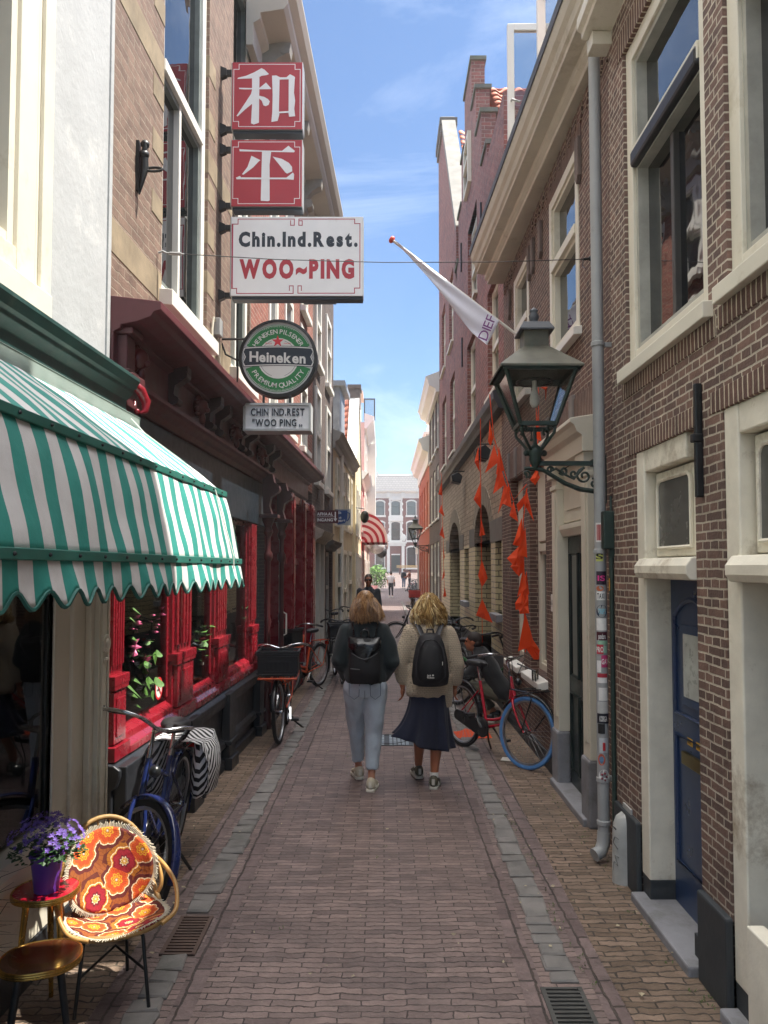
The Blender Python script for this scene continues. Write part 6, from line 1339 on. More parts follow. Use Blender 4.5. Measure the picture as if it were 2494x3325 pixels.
# ================================================================ rattan chair
CH = thing('rattan_chair', (-1.22, 3.56, 0), 'round rattan chair on black legs with a fringed orange flower cushion', 'chair', local=True); CH.rotation_euler = (0, 0, R(-58)); CH.scale = (.77, .77, .84)
M_rat = mat('rattan', '#b58a4e', .4, var=.25, vs=14, bmp=.2, coat=.2); M_bind = mat('rattan binding', '#a5824f', .5, var=.3, vs=30, bmp=.5)
# local x = towards the front of the chair
q = MB(); n = 48; ring = []
for i in range(n):
    a = 2*math.pi*i/n; ring.append((.02+.27*math.cos(a), .28*math.sin(a), .40+.02*math.cos(a)))
q.tube(ring, .0165, 10, True); q.build('seat_ring', M_bind, CH, smooth=60)
q = MB(); bh = [(-.12+.0, -.27, .42)]
arc_ = []
for i in range(25):
    a = math.pi*i/24; arc_.append((-.2-.14*math.sin(a)**.8, .27*math.cos(a)*(1 if 1 else 0), .5+.36*math.sin(a)**.85))
q.tube([(-.02, .28, .4)]+arc_+[(-.02, -.28, .4)], .0145, 10); q.build('back_hoop', M_bind, CH, smooth=60)
q = MB()
for s_ in (1, -1):
    q.tube(cr([(-.26, s_*.235, .66), (-.12, s_*.3, .62), (.06, s_*.335, .55), (.2, s_*.3, .46), (.26, s_*.2, .425)]), .013, 8)
    q.tube(cr([(-.25, s_*.24, .66), (-.16, s_*.29, .6), (-.1, s_*.3, .5), (-.12, s_*.25, .41)]), .012, 8)
    q.tube([(-.255, s_*.232, .645), (-.245, s_*.25, .67)], .022, 8)
q.build('armrest', M_rat, CH, smooth=60)
q = MB()
for i in range(3, 22, 2):
    p = Vector(arc_[i]); q.tube([p, (p.x*.55-.1, p.y*.8, .42)], .0055, 6)
q.build('back_spindles', M_rat, CH, smooth=60)
for a, nm in ((28, 'leg'), (-62, 'leg'), (152, 'leg')):
    q = MB(); c_, s_ = math.cos(R(a)), math.sin(R(a)); q.tube([(.02+.05*c_, .05*s_, .385), (.02+.2*c_, .2*s_, .385), (.02+.225*c_, .225*s_, .37), (.02+.28*c_, .28*s_, .01)], .0105, 8); q.build('leg', M_black, CH, smooth=50)
q = MB(); q.tube([(.02+.25*math.cos(R(28)), .25*math.sin(R(28)), .2), (.02, 0, .27), (.02+.25*math.cos(R(-62)), .25*math.sin(R(-62)), .2)], .008, 8); q.build('stretcher', M_black, CH)
# flower cloth: overlapping retro blossoms
def flowercloth(ax):
    m, N_, L_, bb_ = newmat('retro flower cloth'); ob = N_.new('ShaderNodeSeparateXYZ'); L_.new(N_.new('ShaderNodeTexCoord').outputs['Object'], ob.inputs[0])
    uv_ = N_.new('ShaderNodeCombineXYZ'); L_.new(ob.outputs[ax[0]], uv_.inputs[0]); L_.new(ob.outputs[ax[1]], uv_.inputs[1]); uvv = uv_.outputs[0]
    vo = N_.new('ShaderNodeTexVoronoi'); vo.voronoi_dimensions = '2D'; vo.inputs['Scale'].default_value = 6.4; vo.inputs['Randomness'].default_value = .62; L_.new(uvv, vo.inputs['Vector'])
    sub = N_.new('ShaderNodeVectorMath'); sub.operation = 'SUBTRACT'; L_.new(uvv, sub.inputs[0]); L_.new(vo.outputs['Position'], sub.inputs[1]); sx_ = N_.new('ShaderNodeSeparateXYZ'); L_.new(sub.outputs[0], sx_.inputs[0])
    ang = mth(N_, L_, 'ARCTAN2', sx_.outputs[1], sx_.outputs[0]); pet = mth(N_, L_, 'ABSOLUTE', mth(N_, L_, 'SINE', mth(N_, L_, 'MULTIPLY', ang, 4.)))
    dd = mth(N_, L_, 'ADD', vo.outputs['Distance'], mth(N_, L_, 'MULTIPLY', mth(N_, L_, 'SUBTRACT', 1., pet), .06)); dd = mth(N_, L_, 'ADD', dd, mth(N_, L_, 'MULTIPLY', mth(N_, L_, 'SUBTRACT', noi(N_, L_, uvv, 40, 3), .5), .07))
    c1 = ramp(N_, L_, dd, [(.0, '#f0e6cc'), (.045, '#7d1420'), (.085, '#dfa024'), (.15, '#b8401a'), (.18, '#d9a02a'), (.23, '#c24a1c'), (.39, '#d06a2a'), (.46, '#ecd8b0'), (.5, '#5a1c1a'), (.62, '#8a4a1c')], 'CONSTANT')
    c2 = ramp(N_, L_, dd, [(.0, '#f0e6cc'), (.05, '#c89a30'), (.13, '#e6dcc0'), (.16, '#6d1420'), (.22, '#98182a'), (.38, '#84121f'), (.44, '#d09030'), (.48, '#ecdcb4'), (.51, '#a8691e'), (.66, '#5d2416')], 'CONSTANT')
    sc_ = N_.new('ShaderNodeSeparateColor'); L_.new(vo.outputs['Color'], sc_.inputs[0]); cc = mixn(N_, L_, c1, c2, mth(N_, L_, 'GREATER_THAN', sc_.outputs[0], .62))
    ve = mth(N_, L_, 'GREATER_THAN', mth(N_, L_, 'ABSOLUTE', mth(N_, L_, 'SINE', mth(N_, L_, 'MULTIPLY', ang, 16.))), .97)
    cc = mixn(N_, L_, cc, lin('#5a1a14'), mth(N_, L_, 'MULTIPLY', ve, .55)); L_.new(cc, bb_.inputs['Base Color']); bb_.inputs['Roughness'].default_value = .85; bump(N_, L_, bb_, noi(N_, L_, uvv, 14, 3), .5, .01); return m
CU = thing('cushion', (-1.22, 3.56, 0), 'orange and red flower patterned cushion with white fringe on the rattan chair', 'cushion', local=True); CU.rotation_euler = CH.rotation_euler; CU.scale = CH.scale
def seatf(u, v):
    a = 2*math.pi*v; r = u; return (.03+.27*r*math.cos(a), .275*r*math.sin(a), .385+.045*r*r+.012*math.sin(3*a)*r)
def backf(u, v):
    a = 2*math.pi*v; r = u; y = .25*r*math.cos(a); zz = .2*r*math.sin(a)
    return (-.155-.36*zz-.03-.0*r+.09*(y/.25)**2+.02*r*math.sin(2*a), y, .615+zz*1.05)
q = MB(); q.grid(seatf, 14, 44); q.build('seat_cushion', flowercloth((0, 1)), CU, smooth=70, solid=.02)
q = MB(); q.grid(backf, 14, 44); q.build('back_cushion', flowercloth((1, 2)), CU, smooth=70, solid=.02)
for f in (seatf, backf):
    q = MB()
    for i in range(190):
        v = i/190; p = Vector(f(1, v)); c_ = Vector(f(.9, v)); d = (p-c_).normalized(); l = random.uniform(.022, .036); t_ = Vector((random.uniform(-.4, .4), random.uniform(-.4, .4), random.uniform(-.5, .2)))
        q.tube([p-d*.004+Vector((.004, 0, .006)), p+d*l*.5+Vector((.004, 0, .006)), p+d*l+t_*.012], [.0028, .0026, .0016], 4)
    q.build('fringe', mat('cream fringe', '#d9cfb8', .9), CU)
# ================================================================ little plant tables
M_gold = mat('gold rim', '#b8924a', .25, .9, var=.2); M_rt = mat('red table top', '#a5142a', .25, coat=.4, var=.1); M_bt2 = mat('brown table top', '#4a2a18', .2, coat=.5, var=.25, vs=5)
def ptable(x, y, z, rx, ry, top, label, legs, rz=0):
    t = thing('plant_table', (x, y, 0), label, 'side table', 'small plant tables', local=True); t.rotation_euler = (0, 0, rz)
    sh = [(rx*math.copysign(abs(math.cos(2*math.pi*i/40))**.85, math.cos(2*math.pi*i/40)), ry*math.copysign(abs(math.sin(2*math.pi*i/40))**.85, math.sin(2*math.pi*i/40))) for i in range(40)]
    q = MB(); q.prism(sh, z-.018, z, 2); q.build('table_top', top, t)
    q = MB()
    for dz, k in ((-.003, 1.005), (-.012, 1.01), (-.02, 1.0)): q.tube([(a*k, b_*k, z+dz) for a, b_ in sh], .0055, 6, True)
    q.build('rim', M_gold, t, smooth=60)
    for a, b_, m_, r0, r1 in legs:
        q = MB(); q.tube([(a*.6, b_*.6, z-.02), (a, b_, 0)], [r0, r1], 10); q.build('leg', m_, t, smooth=50)
    return t
ptable(-1.475, 3.42, .53, .132, .132, M_rt, 'small round table with red top and gold rim carrying the flower pot', [(-.02, .12, M_gold, .015, .01), (.11, -.05, M_gold, .015, .01), (-.11, -.06, M_gold, .015, .01)])
ptable(-1.36, 3.12, .39, .15, .135, M_bt2, 'low table with dark brown top and gold rim in front of the red one', [(-.13, .1, M_black, .016, .011), (.12, -.1, M_black, .016, .011), (-.12, -.11, M_black, .016, .011), (.1, .12, M_black, .016, .011)], R(20))
# ================================================================ flower pot
def leaf(q, p, d, l, w_, up=(0, 0, 1)):
    d = Vector(d).normalized(); s_ = d.cross(Vector(up));
    if s_.length < .01: s_ = Vector((1, 0, 0))
    s_.normalize(); p = Vector(p); nn = s_.cross(d)
    q.add([p, p+d*l*.45+s_*w_-nn*w_*.2, p+d*l, p+d*l*.45-s_*w_-nn*w_*.2, p+d*l*.5], [(0, 1, 4), (1, 2, 4), (2, 3, 4), (3, 0, 4)])
M_leaf = mat('fresh leaf', '#45692c', .5, var=.4, vs=30, bmp=0); M_leafd = mat('dark leaf', '#32502c', .55, var=.4, vs=30, bmp=0); M_vio = mat('violet petals', '#6f52a8', .6, var=.35, vs=60, bmp=0)
M_soil = mat('soil', '#2a2019', .9)
px0, py0 = -1.465, 3.4
t = thing('potted_plant', (px0, py0, .53), 'violet bellflower plant in a purple pot on the red table', 'potted plant')
q = MB(); q.lathe([(0, .531), (.05, .531), (.068, .68), (.074, .68), (.074, .695), (.064, .695), (.062, .66), (0, .66)], (px0, py0, 0), 24); q.build('pot', mat('purple pot', '#5a3290', .4, var=.1), t, smooth=40)
q = MB(); qf = MB(); rnd = random.Random(3)
for i in range(420):
    a = rnd.uniform(0, 6.28); r = .15*math.sqrt(rnd.random()); h = rnd.uniform(.0, .12)*(1-r/.2); p = Vector((px0+r*math.cos(a), py0+r*math.sin(a)*.9, .7+h-.3*max(0, r-.09)))
    leaf(q, p, (math.cos(a+rnd.uniform(-1, 1)), math.sin(a+rnd.uniform(-1, 1)), rnd.uniform(-.6, .6)), rnd.uniform(.018, .032), rnd.uniform(.008, .013))
for i in range(230):
    a = rnd.uniform(0, 6.28); r = .16*math.sqrt(rnd.random()); h = .13*(1-(r/.19)**2); p = Vector((px0+r*math.cos(a), py0+r*math.sin(a)*.9, .715+h+rnd.uniform(-.02, .02))); n_ = Vector((math.cos(a)*r*6+rnd.uniform(-.4, .4), math.sin(a)*r*6-.3, .8)).normalized()
    u_ = n_.orthogonal().normalized(); v_ = n_.cross(u_); s_ = rnd.uniform(.01, .015)
    for k in range(5):
        b0 = 2*math.pi*k/5; d = u_*math.cos(b0)+v_*math.sin(b0); e = u_*math.cos(b0+.5)+v_*math.sin(b0+.5); f = u_*math.cos(b0-.5)+v_*math.sin(b0-.5)
        qf.add([p, p+f*s_*.5+n_*.002, p+d*s_+n_*.004, p+e*s_*.5+n_*.002], [(0, 1, 2, 3)])
q.build('leaves', M_leafd, t); qf.build('blossoms', M_vio, t)
q = MB(); q.lathe([(0, .664), (.06, .664)], (px0, py0, 0), 14); q.build('soil', M_soil, t)
# dark grass in the near left corner
t = thing('ornamental_grass', (-1.62, 2.8, 0), 'dark wispy grass plant in a black pot at the near left corner', 'potted plant')
q = MB(); q.lathe([(0, .0), (.12, 0), (.15, .26), (.16, .26), (.16, .28), (.14, .28), (.14, .25), (0, .25)], (-1.62, 2.8, 0), 20); q.build('pot', M_plinth, t, smooth=40)
q = MB(); rnd = random.Random(5)
for i in range(150):
    a = rnd.uniform(0, 6.28); l = rnd.uniform(.3, .62); sp = rnd.uniform(.1, .5); p = Vector((-1.62+.08*math.cos(a), 2.8+.08*math.sin(a), .25)); d = Vector((math.cos(a), math.sin(a), 0)); b_ = rnd.uniform(.2, 1)
    q.tube([p, p+d*sp*.25*l+Vector((0, 0, l*.5)), p+d*sp*.7*l+Vector((0, 0, l*.85)), p+d*sp*1.3*l+Vector((0, 0, l*(1-.25*b_)))], [.0025, .0022, .0016, .0006], 3)
q.build('blades', mat('dark grass blade', '#4a4a34', .6, var=.4, vs=20), t)
# ================================================================ plants in the restaurant window
def pot(x, y, z, r, h, m_, t):
    q = MB(); q.lathe([(0, z), (r*.75, z), (r, z+h), (r*1.05, z+h), (r*1.05, z+h*.9), (r*.9, z+h*.88), (0, z+h*.85)], (x, y, 0), 18); q.build('pot', m_, t, smooth=40)
def fx(s_, d): return FR(s_, d, 0)
x, y, _ = fx(5.55, -.2); t = thing('potted_plant', (x, y, .84), 'round leaved green plant in a grey pot at the window corner', 'potted plant', 'plants in the red window')
pot(x, y, .84, .09, .16, mat('grey pot', '#5a5d58', .6), t); q = MB(); rnd = random.Random(11)
for i in range(26):
    a = rnd.uniform(0, 6.28); r = rnd.uniform(.03, .17); zz = 1.02+rnd.uniform(0, .42)*(1-r); c_ = Vector((x+r*math.cos(a)+.05, y+r*math.sin(a), zz)); q.tube([(x, y, .98), ((x+c_.x)/2, (y+c_.y)/2, zz*.98), c_], .003, 4)
    M_ = Matrix.Rotation(rnd.uniform(-.9, .9), 3, 'X') @ Matrix.Rotation(R(60)+rnd.uniform(-.5, .5), 3, 'Y'); k = rnd.uniform(.028, .05)
    q.add([c_+M_ @ Vector((k*math.cos(2*math.pi*j/12), k*math.sin(2*math.pi*j/12), .006*math.cos(4*math.pi*j/12))) for j in range(12)], [tuple(range(12))])
q.build('leaves', M_leaf, t)
x, y, _ = fx(5.3, -.17); t = thing('climbing_plant', (x, y, .84), 'tall plant with drooping broad leaves up the window edge', 'potted plant', 'plants in the red window'); pot(x, y+.05, .84, .08, .14, M_plinth, t)
q = MB()
for i in range(18):
    zz = 1.1+i*.055; a = rnd.uniform(-.9, 1.6); p = (x+.02*math.sin(i), y-.04+.03*math.cos(i*2), zz); leaf(q, p, (math.cos(a)*.6+.3, math.sin(a), -.9), rnd.uniform(.14, .24), rnd.uniform(.03, .045), (1, 0, .3))
q.tube([(x, y, .95), (x+.02, y-.02, 1.6), (x, y-.03, 2.4)], .006, 5); q.build('leaves', M_leaf, t)
x, y, _ = fx(5.85, -.18); t = thing('flowering_plant', (x, y, .84), 'branching plant with large pink star blossoms behind the first pane', 'potted plant', 'plants in the red window')
pot(x, y, .84, .1, .2, mat('copper pot', '#8a4a34', .3, .5), t); q = MB(); qf = MB(); ql = MB()
M_pk = mat('pink petals', '#d8608c', .55, var=.25, vs=40, bmp=0); M_pk2 = mat('magenta petals', '#a8305c', .55, var=.3, vs=40, bmp=0)
rnd = random.Random(21)
for i in range(26):
    dy, zz = rnd.uniform(-.6, .12), rnd.uniform(1.16, 1.72); c_ = Vector((x+rnd.uniform(-.03, .07), y+dy, zz)); q.tube([(x, y, 1.0), (x, y+dy*.3, 1+(zz-1)*.5), (c_.x, c_.y, c_.z)], .004, 4); n_ = Vector((.75, -.55+rnd.uniform(-.5, .5), rnd.uniform(-.2, .5))).normalized(); u_ = n_.orthogonal().normalized(); v_ = n_.cross(u_); s_ = rnd.uniform(.07, .1)
    for k in range(8):
        b0 = 2*math.pi*k/8; d = u_*math.cos(b0)+v_*math.sin(b0); leaf(qf, c_, d+n_*.35, s_, s_*.24, n_)
    for k in range(3): leaf(ql, c_-Vector((0, rnd.uniform(-.1, .1), rnd.uniform(.05, .2))), (rnd.uniform(-1, 1), rnd.uniform(-1, 1), rnd.uniform(-.5, .5)), .07, .02)
q.build('stems', M_leafd, t); qf.build('blossoms', M_pk, t); ql.build('leaves', M_leaf, t)
x, y, _ = fx(7.1, -.19); t = thing('flowering_plant', (x, y, .84), 'bushy plant with small pale pink blossoms behind the second pane', 'potted plant', 'plants in the red window'); pot(x, y, .84, .11, .22, mat('white pot', '#8f8f8a', .5), t)
qf = MB(); ql = MB(); q = MB()
for i in range(150):
    zz = rnd.uniform(1.18, 1.78); c_ = Vector((x+rnd.uniform(-.06, .08), y+rnd.uniform(-.3, .24)*(1.2-abs(zz-1.45)), zz)); n_ = Vector((.7, -.6, .3)); u_ = n_.orthogonal().normalized(); v_ = n_.normalized().cross(u_)
    for k in range(5): b0 = 2*math.pi*k/5+i; leaf(qf, c_, u_*math.cos(b0)+v_*math.sin(b0)+n_*.2, .042, .013, n_)
    if i % 3 == 0: q.tube([(x, y, 1.05), c_], .0025, 3)
for i in range(46): leaf(ql, (x+rnd.uniform(-.1, .14), y+rnd.uniform(-.22, .2), rnd.uniform(1.08, 1.42)), (rnd.uniform(-1, 1), rnd.uniform(-1, 1), rnd.uniform(-.3, .6)), .09, .03)
qf.build('blossoms', mat('pale pink petals', '#e0a0b8', .6, var=.2, vs=40, bmp=0), t); ql.build('leaves', M_leaf, t); q.build('stems', M_leafd, t)
x, y, _ = fx(8.95, -.22); t = thing('potted_plant', (x, y, .84), 'small green plant behind the third pane', 'potted plant', 'plants in the red window'); pot(x, y, .84, .1, .2, M_rt, t); ql = MB()
for i in range(60): leaf(ql, (x+rnd.uniform(-.1, .14), y+rnd.uniform(-.2, .2), rnd.uniform(1.05, 1.5)), (rnd.uniform(-1, 1), rnd.uniform(-1, 1), rnd.uniform(-.3, .6)), .09, .026)
ql.build('leaves', M_leafd, t)
x, y, _ = fx(6.15, -.16); t = thing('copper_bowl', (x, y, .84), 'round copper pot with an ornament on the window shelf', 'bowl'); q = MB(); q.lathe([(0, .841), (.07, .845), (.115, .92), (.11, 1.0), (.08, 1.06), (.075, 1.06), (.1, 1.0), (0, .95)], (x, y, 0), 22); q.build('body', mat('copper', '#9a5a3c', .3, .6, var=.3), t, smooth=50)
# no smoking disc on the pane
x, y, _ = fx(5.78, -.055); t = thing('no_smoking_sticker', (x, y, 1.0), 'round white no smoking sticker with red ring on the window', 'sticker')
F_ = lambda a, d, z: FW(5.84+a, -.004+d, 1.02+z)
q = MB(F_); q.lathe([(0, .001), (.085, .001)], (0, 0, 0), 28, 1); q.build('disc', M_white, t); q = MB(F_); q.lathe([(.068, .003), (.085, .003)], (0, 0, 0), 28, 1); q.beam((-.05, .003, .05), (.05, .003, -.05), .014, .002, (0, 1, 0)); q.build('ring', mat('sign ring red', '#c8202c', .4, bmp=0), t)
q = MB(F_); q.beam((-.04, .002, -.01), (.03, .002, -.01), .012, .001, (0, 1, 0)); q.tube([(.035, .002, 0), (.045, .002, .02), (.035, .002, .035)], .003, 4); q.build('cigarette', M_black, t)
# ================================================================ street furniture on the ground
t = thing('manhole_cover', (.05, 8.7, 0), 'light grey rectangular manhole cover with round lid in the paving', 'manhole cover'); M_mh = mat('worn iron cover', '#8f9aa0', .5, .3, var=.25, vs=14)
q = MB(); q.box(-.22, .32, 8.42, 8.98, -.01, .006); q.build('frame', mat('cover recess', '#3b4147', .6), t)
q = MB()
for i in range(12):
    x0 = -.21+i*.045
    if i % 6 == 5: continue
    for j in range(4): q.box(x0, x0+.032, 8.43+j*.137, 8.43+j*.137+.12, .006, .011)
q.build('tread_bars', M_mh, t); q = MB(); q.tube([(.05+.22*math.cos(2*math.pi*i/32), 8.7+.22*math.sin(2*math.pi*i/32), .009) for i in range(32)], .008, 5, True); q.build('lid_ring', mat('cover groove', '#2f3439', .6), t)
def drain(x, y, w_, l, label, m_):
    t = thing('drain_grate', (x, y, 0), label, 'drain grate', 'gutter drains'); q = MB(); q.box(x-w_/2, x+w_/2, y-l/2, y+l/2, -.02, .004); q.build('recess', M_black, t)
    q = MB(); q.box(x-w_/2, x-w_/2+.02, y-l/2, y+l/2, .004, .012); q.box(x+w_/2-.02, x+w_/2, y-l/2, y+l/2, .004, .012); n_ = int(l/.032)
    for i in range(n_+1): yy = y-l/2+.008+i*(l-.016)/n_; q.box(x-w_/2+.02, x+w_/2-.02, yy-.008, yy+.008, .004, .011)
    q.build('bars', m_, t)
drain(.81, 3.32, .19, .58, 'dark iron drain grate in the right gutter at the bottom edge', mat('drain iron', '#4b4a46', .6, var=.3)); drain(-1.03, 4.12, .18, .42, 'rusty drain grate in the left gutter beside the chair', mat('rusty iron', '#5d4a40', .7, var=.35))
# litter: leaves, butts, paper
rnd = random.Random(9); q = MB()
for i in range(170):
    y = rnd.uniform(2.6, 12); x = rnd.choice((-1, 1))*rnd.uniform(.75, 1.45) if rnd.random() < .7 else rnd.uniform(-.9, .9); a = rnd.uniform(0, 6.28); l = rnd.uniform(.006, .016)
    q.add([(x+l*math.cos(a+k)*(1 if i % 2 else .5), y+l*math.sin(a+k), .022+rnd.uniform(0, .008)) for k in (0, 1.6, 3.2, 4.7)], [(0, 1, 2, 3)])
tag(q.build('litter', mat('litter', '#a59a80', .8, var=.6, vs=3), org=(0, 0, 0)), kind='stuff')
q = MB(); q.add([(1.16, 7.75, .012), (1.3, 7.7, .012), (1.33, 7.83, .02), (1.2, 7.87, .014)], [(0, 1, 2, 3)]); tag(q.build('paper_sheet', M_white, solid=.001), 'white paper lying under the red bicycle front wheel', 'paper')
t = thing('orange_cloth', (.98, 8.9, 0), 'crumpled orange pennants fallen on the paving under the red bicycle', 'cloth'); q = MB()
q.grid(lambda u, v: (.8+.42*u, 8.75+.35*v, .012+.09*max(0, math.sin(u*3.1))*max(0, math.sin(v*3.1))*(.5+.8*abs(noise.noise((u*5, v*5, 0))))), 20, 14); q.build('folds', M_or, t, smooth=50)
q = MB(); q.lathe([(0, .805), (.032, .805), (.036, .92), (.034, .92), (.03, .815), (0, .815)], (1.5, 7.68, 0), 16); tag(q.build('drinking_glass', G_lamp, smooth=50), 'empty drinking glass on the white window sill', 'glass')
rnd = random.Random(31); q = MB()
for i in range(260):
    side = rnd.random(); y = rnd.uniform(3, 12); x = (.95+rnd.uniform(-.03, .03) if side < .45 else 1.42+rnd.uniform(-.05, .05) if side < .8 else rnd.uniform(-.7, .7))
    if abs(x) < .8 and rnd.random() < .5: continue
    for k in range(4): a = rnd.uniform(0, 6.28); leaf(q, (x+rnd.uniform(-.012, .012), y+rnd.uniform(-.02, .02), .006), (math.cos(a), math.sin(a), rnd.uniform(.2, 1.2)), rnd.uniform(.01, .024), .003)
tag(q.build('weeds', mat('joint weeds', '#4d5f2c', .7, var=.4, vs=6), org=(0, 0, 0)), kind='stuff')
# far bits: shrub, boards, crates, lamp globes
t = thing('shrub', (-.55, 62, 0), 'bright green bushy shrub at the far left end of the street', 'shrub'); q = MB(); rnd = random.Random(2)
for i in range(1500):
    a, b_ = rnd.uniform(0, 6.28), rnd.uniform(-1, 1); r = .95*rnd.random()**.4*(1+.3*noise.noise((a*2, b_*3, 1))); leaf(q, (-.6+r*math.cos(a)*math.sqrt(1-b_*b_), 62+r*math.sin(a)*math.sqrt(1-b_*b_), 1.15+1.15*r*b_), (rnd.uniform(-1, 1), rnd.uniform(-1, 1), rnd.uniform(-.6, .4)), .2, .06)
q.build('crown', mat('shrub leaf', '#6f9a3c', .5, var=.5, vs=2, bmp=0), t); q = MB(); q.tube([(-.6, 62, 0), (-.6, 62, 1.2)], .06, 6); q.build('trunk', M_brn, t)
t = thing('pavement_sign', (-.6, 42, 0), 'pink and white folding pavement sign in front of the pale house', 'sign'); q = MB(); q.beam((-.85, 42, 0), (-.85, 42.15, .95), .05); q.beam((-.35, 42, 0), (-.35, 42.15, .95), .05); q.beam((-.85, 42.5, 0), (-.85, 42.2, .95), .05); q.beam((-.35, 42.5, 0), (-.35, 42.2, .95), .05); q.build('legs', M_white, t); q = MB(); q.add([(-.85, 42.02, .25), (-.35, 42.02, .25), (-.35, 42.13, .95), (-.85, 42.13, .95)], [(0, 1, 2, 3)]); q.build('board', mat('pink board', '#d8a0a4', .6, var=.4, vs=4), t, solid=.02)
t = thing('cafe_table', (-.75, 38, 0), 'small white cafe table outside the pale house', 'table'); q = MB(); q.lathe([(0, .72), (.3, .72), (.3, .74), (0, .74)], (-.6, 38, 0), 16); q.build('table_top', M_white, t); q = MB(); q.tube([(-.6, 38, 0), (-.6, 38, .72)], .025, 6); q.lathe([(0, 0), (.2, 0), (.03, .05)], (-.6, 38, 0), 12); q.build('leg', M_black, t)
t = thing('globe_lamp', (-.6, 44, 2.7), 'white globe lamp on the pale house', 'lamp'); q = MB(); q.ball((-.45, 44, 3.2), .5, nu=16, nv=10); q.build('globe', mat('globe glass', '#d8d8d4', .3), t, smooth=60); q = MB(); q.tube([(-.9, 44, 3.6), (-.45, 44, 3.75), (-.45, 44, 3.6)], .03, 6); q.build('arm', M_black, t)
t = thing('globe_lamp', (-.4, 45.5, 2.2), 'black globe shaped hanging lamp beside the white one', 'lamp'); q = MB(); q.ball((-.15, 47, 2.85), .33, nu=14, nv=9); q.build('globe', M_black, t, smooth=60); q = MB(); q.tube([(-.9, 47, 3.3), (-.15, 47, 3.3), (-.15, 47, 3.1)], .03, 6); q.build('arm', M_black, t)
t = thing('wall_speaker', (-.8, 24.6, 4.6), 'small black oval lamp hung out on an arm from the beige house', 'lamp'); q = MB(); q.ball((-.62, 24.5, 3.55), .14, .14, .2, 10, 8); q.build('head', M_black, t, smooth=60); q = MB(); q.tube([(-.95, 24.5, 3.85), (-.62, 24.5, 3.8)], .015, 6); q.build('arm', M_black, t)
t = thing('wooden_bench', (3.2, 98, 1.05), 'stack of pale wooden planks on trestles before the mansion', 'bench'); q = MB()
for i in range(3): q.box(1.6, 5.6, 97.6, 98.0, 1.9+.12*i, 1.98+.12*i)
q.build('planks', mat('pale wood', '#c9a66a', .7), t); q = MB(); q.box(1.9, 2.1, 97.6, 98, .9, 1.9); q.box(5.0, 5.2, 97.6, 98, .9, 1.9); q.build('trestle', M_brn, t)
t = thing('waste_bin', (-2.3, 100, 1.1), 'dark litter bin beside the mansion door', 'bin'); q = MB(); q.lathe([(0, 1.1), (.4, 1.1), (.5, 2.3), (.45, 2.35), (0, 2.35)], (-1.0, 101, 0), 14); q.build('body', M_plinth, t)
t = thing('pole', (2.2, 46, 0), 'tall grey pole beyond the orange house corner', 'pole'); q = MB(); q.tube([(1.97, 44, 0), (1.97, 44, 3.2)], .06, 10); q.build('shaft', M_zinc, t, smooth=40); q = MB(); q.box(1.8, 2.14, 43.95, 44.05, 2.7, 3.1); q.build('plate', M_white, t)

# ================================================================ added haze, standing in for a veil of lens flare
q = MB(); q.box(-2510, 2510, -20, 2505, -1, 17.2); hz = q.build('haze', None, org=(0, 0, 0)); hz.data.materials.clear()
m = bpy.data.materials.new('haze'); m.use_nodes = True; nn = m.node_tree.nodes; nn.remove(nn['Principled BSDF']); pv = nn.new('ShaderNodeVolumePrincipled'); pv.inputs['Color'].default_value = (.96, .96, .96, 1); pv.inputs['Density'].default_value = .002; pv.inputs['Anisotropy'].default_value = .3
m.node_tree.links.new(pv.outputs[0], nn['Material Output'].inputs['Volume']); hz.data.materials.append(m); tag(hz, kind='stuff')
# ================================================================ people
def fuse(q, name, m, parent, vox, it=6, disp=None):
    """weld overlapping closed shells into one continuous skin"""
    me = bpy.data.meshes.new('t'); me.from_pydata(q.v, [], q.F); bm = bmesh.new(); bm.from_mesh(me); bmesh.ops.recalc_face_normals(bm, faces=bm.faces); bm.to_mesh(me); bm.free()
    o = bpy.data.objects.new('t', me); sc.collection.objects.link(o)
    r = o.modifiers.new('r', 'REMESH'); r.mode = 'VOXEL'; r.voxel_size = vox; r.use_smooth_shade = True
    s_ = o.modifiers.new('s', 'SMOOTH'); s_.iterations = it; s_.factor = .5
    bpy.context.view_layer.update(); ev = bpy.data.meshes.new_from_object(o.evaluated_get(bpy.context.evaluated_depsgraph_get())); bpy.data.objects.remove(o); bpy.data.meshes.remove(me)
    if disp:
        for v in ev.vertices: v.co += v.normal*disp(v.co)
    ev.materials.clear(); ev.materials.append(m); ev.polygons.foreach_set('use_smooth', [True]*len(ev.polygons)); ev.name = name
    x = bpy.data.objects.new(name, ev); sc.collection.objects.link(x); x.parent = parent; return x
def limb(q, pts, rs, n=12):
    q.tube(pts, rs, n)
    for p, r in zip(pts, rs): q.ball(p, r, nu=n, nv=8)
M_skin = mat('skin', '#c98f72', .5, var=.08, vs=12, bmp=.05); M_skin2 = mat('tanned skin', '#a8694a', .5, var=.08, vs=12, bmp=.05)
for s_ in (M_skin, M_skin2): s_.node_tree.nodes['Principled BSDF'].inputs['Subsurface Weight'].default_value = .08
M_hd = mat('dark hair', '#2e221c', .45, var=.4, vs=40)
def hairmat(name, a, b_, c_):
    m, N, L, b = newmat(name); tc_ = N.new('ShaderNodeTexCoord').outputs['Object']; mp_ = N.new('ShaderNodeMapping'); mp_.inputs['Scale'].default_value = (60, 60, 7); L.new(tc_, mp_.inputs[0])
    L.new(ramp(N, L, noi(N, L, mp_.outputs[0], 1.2, 5, .7), [(.3, a), (.52, b_), (.72, c_)]), b.inputs['Base Color']); b.inputs['Roughness'].default_value = .42; b.inputs['Specular IOR Level'].default_value = .6; return m
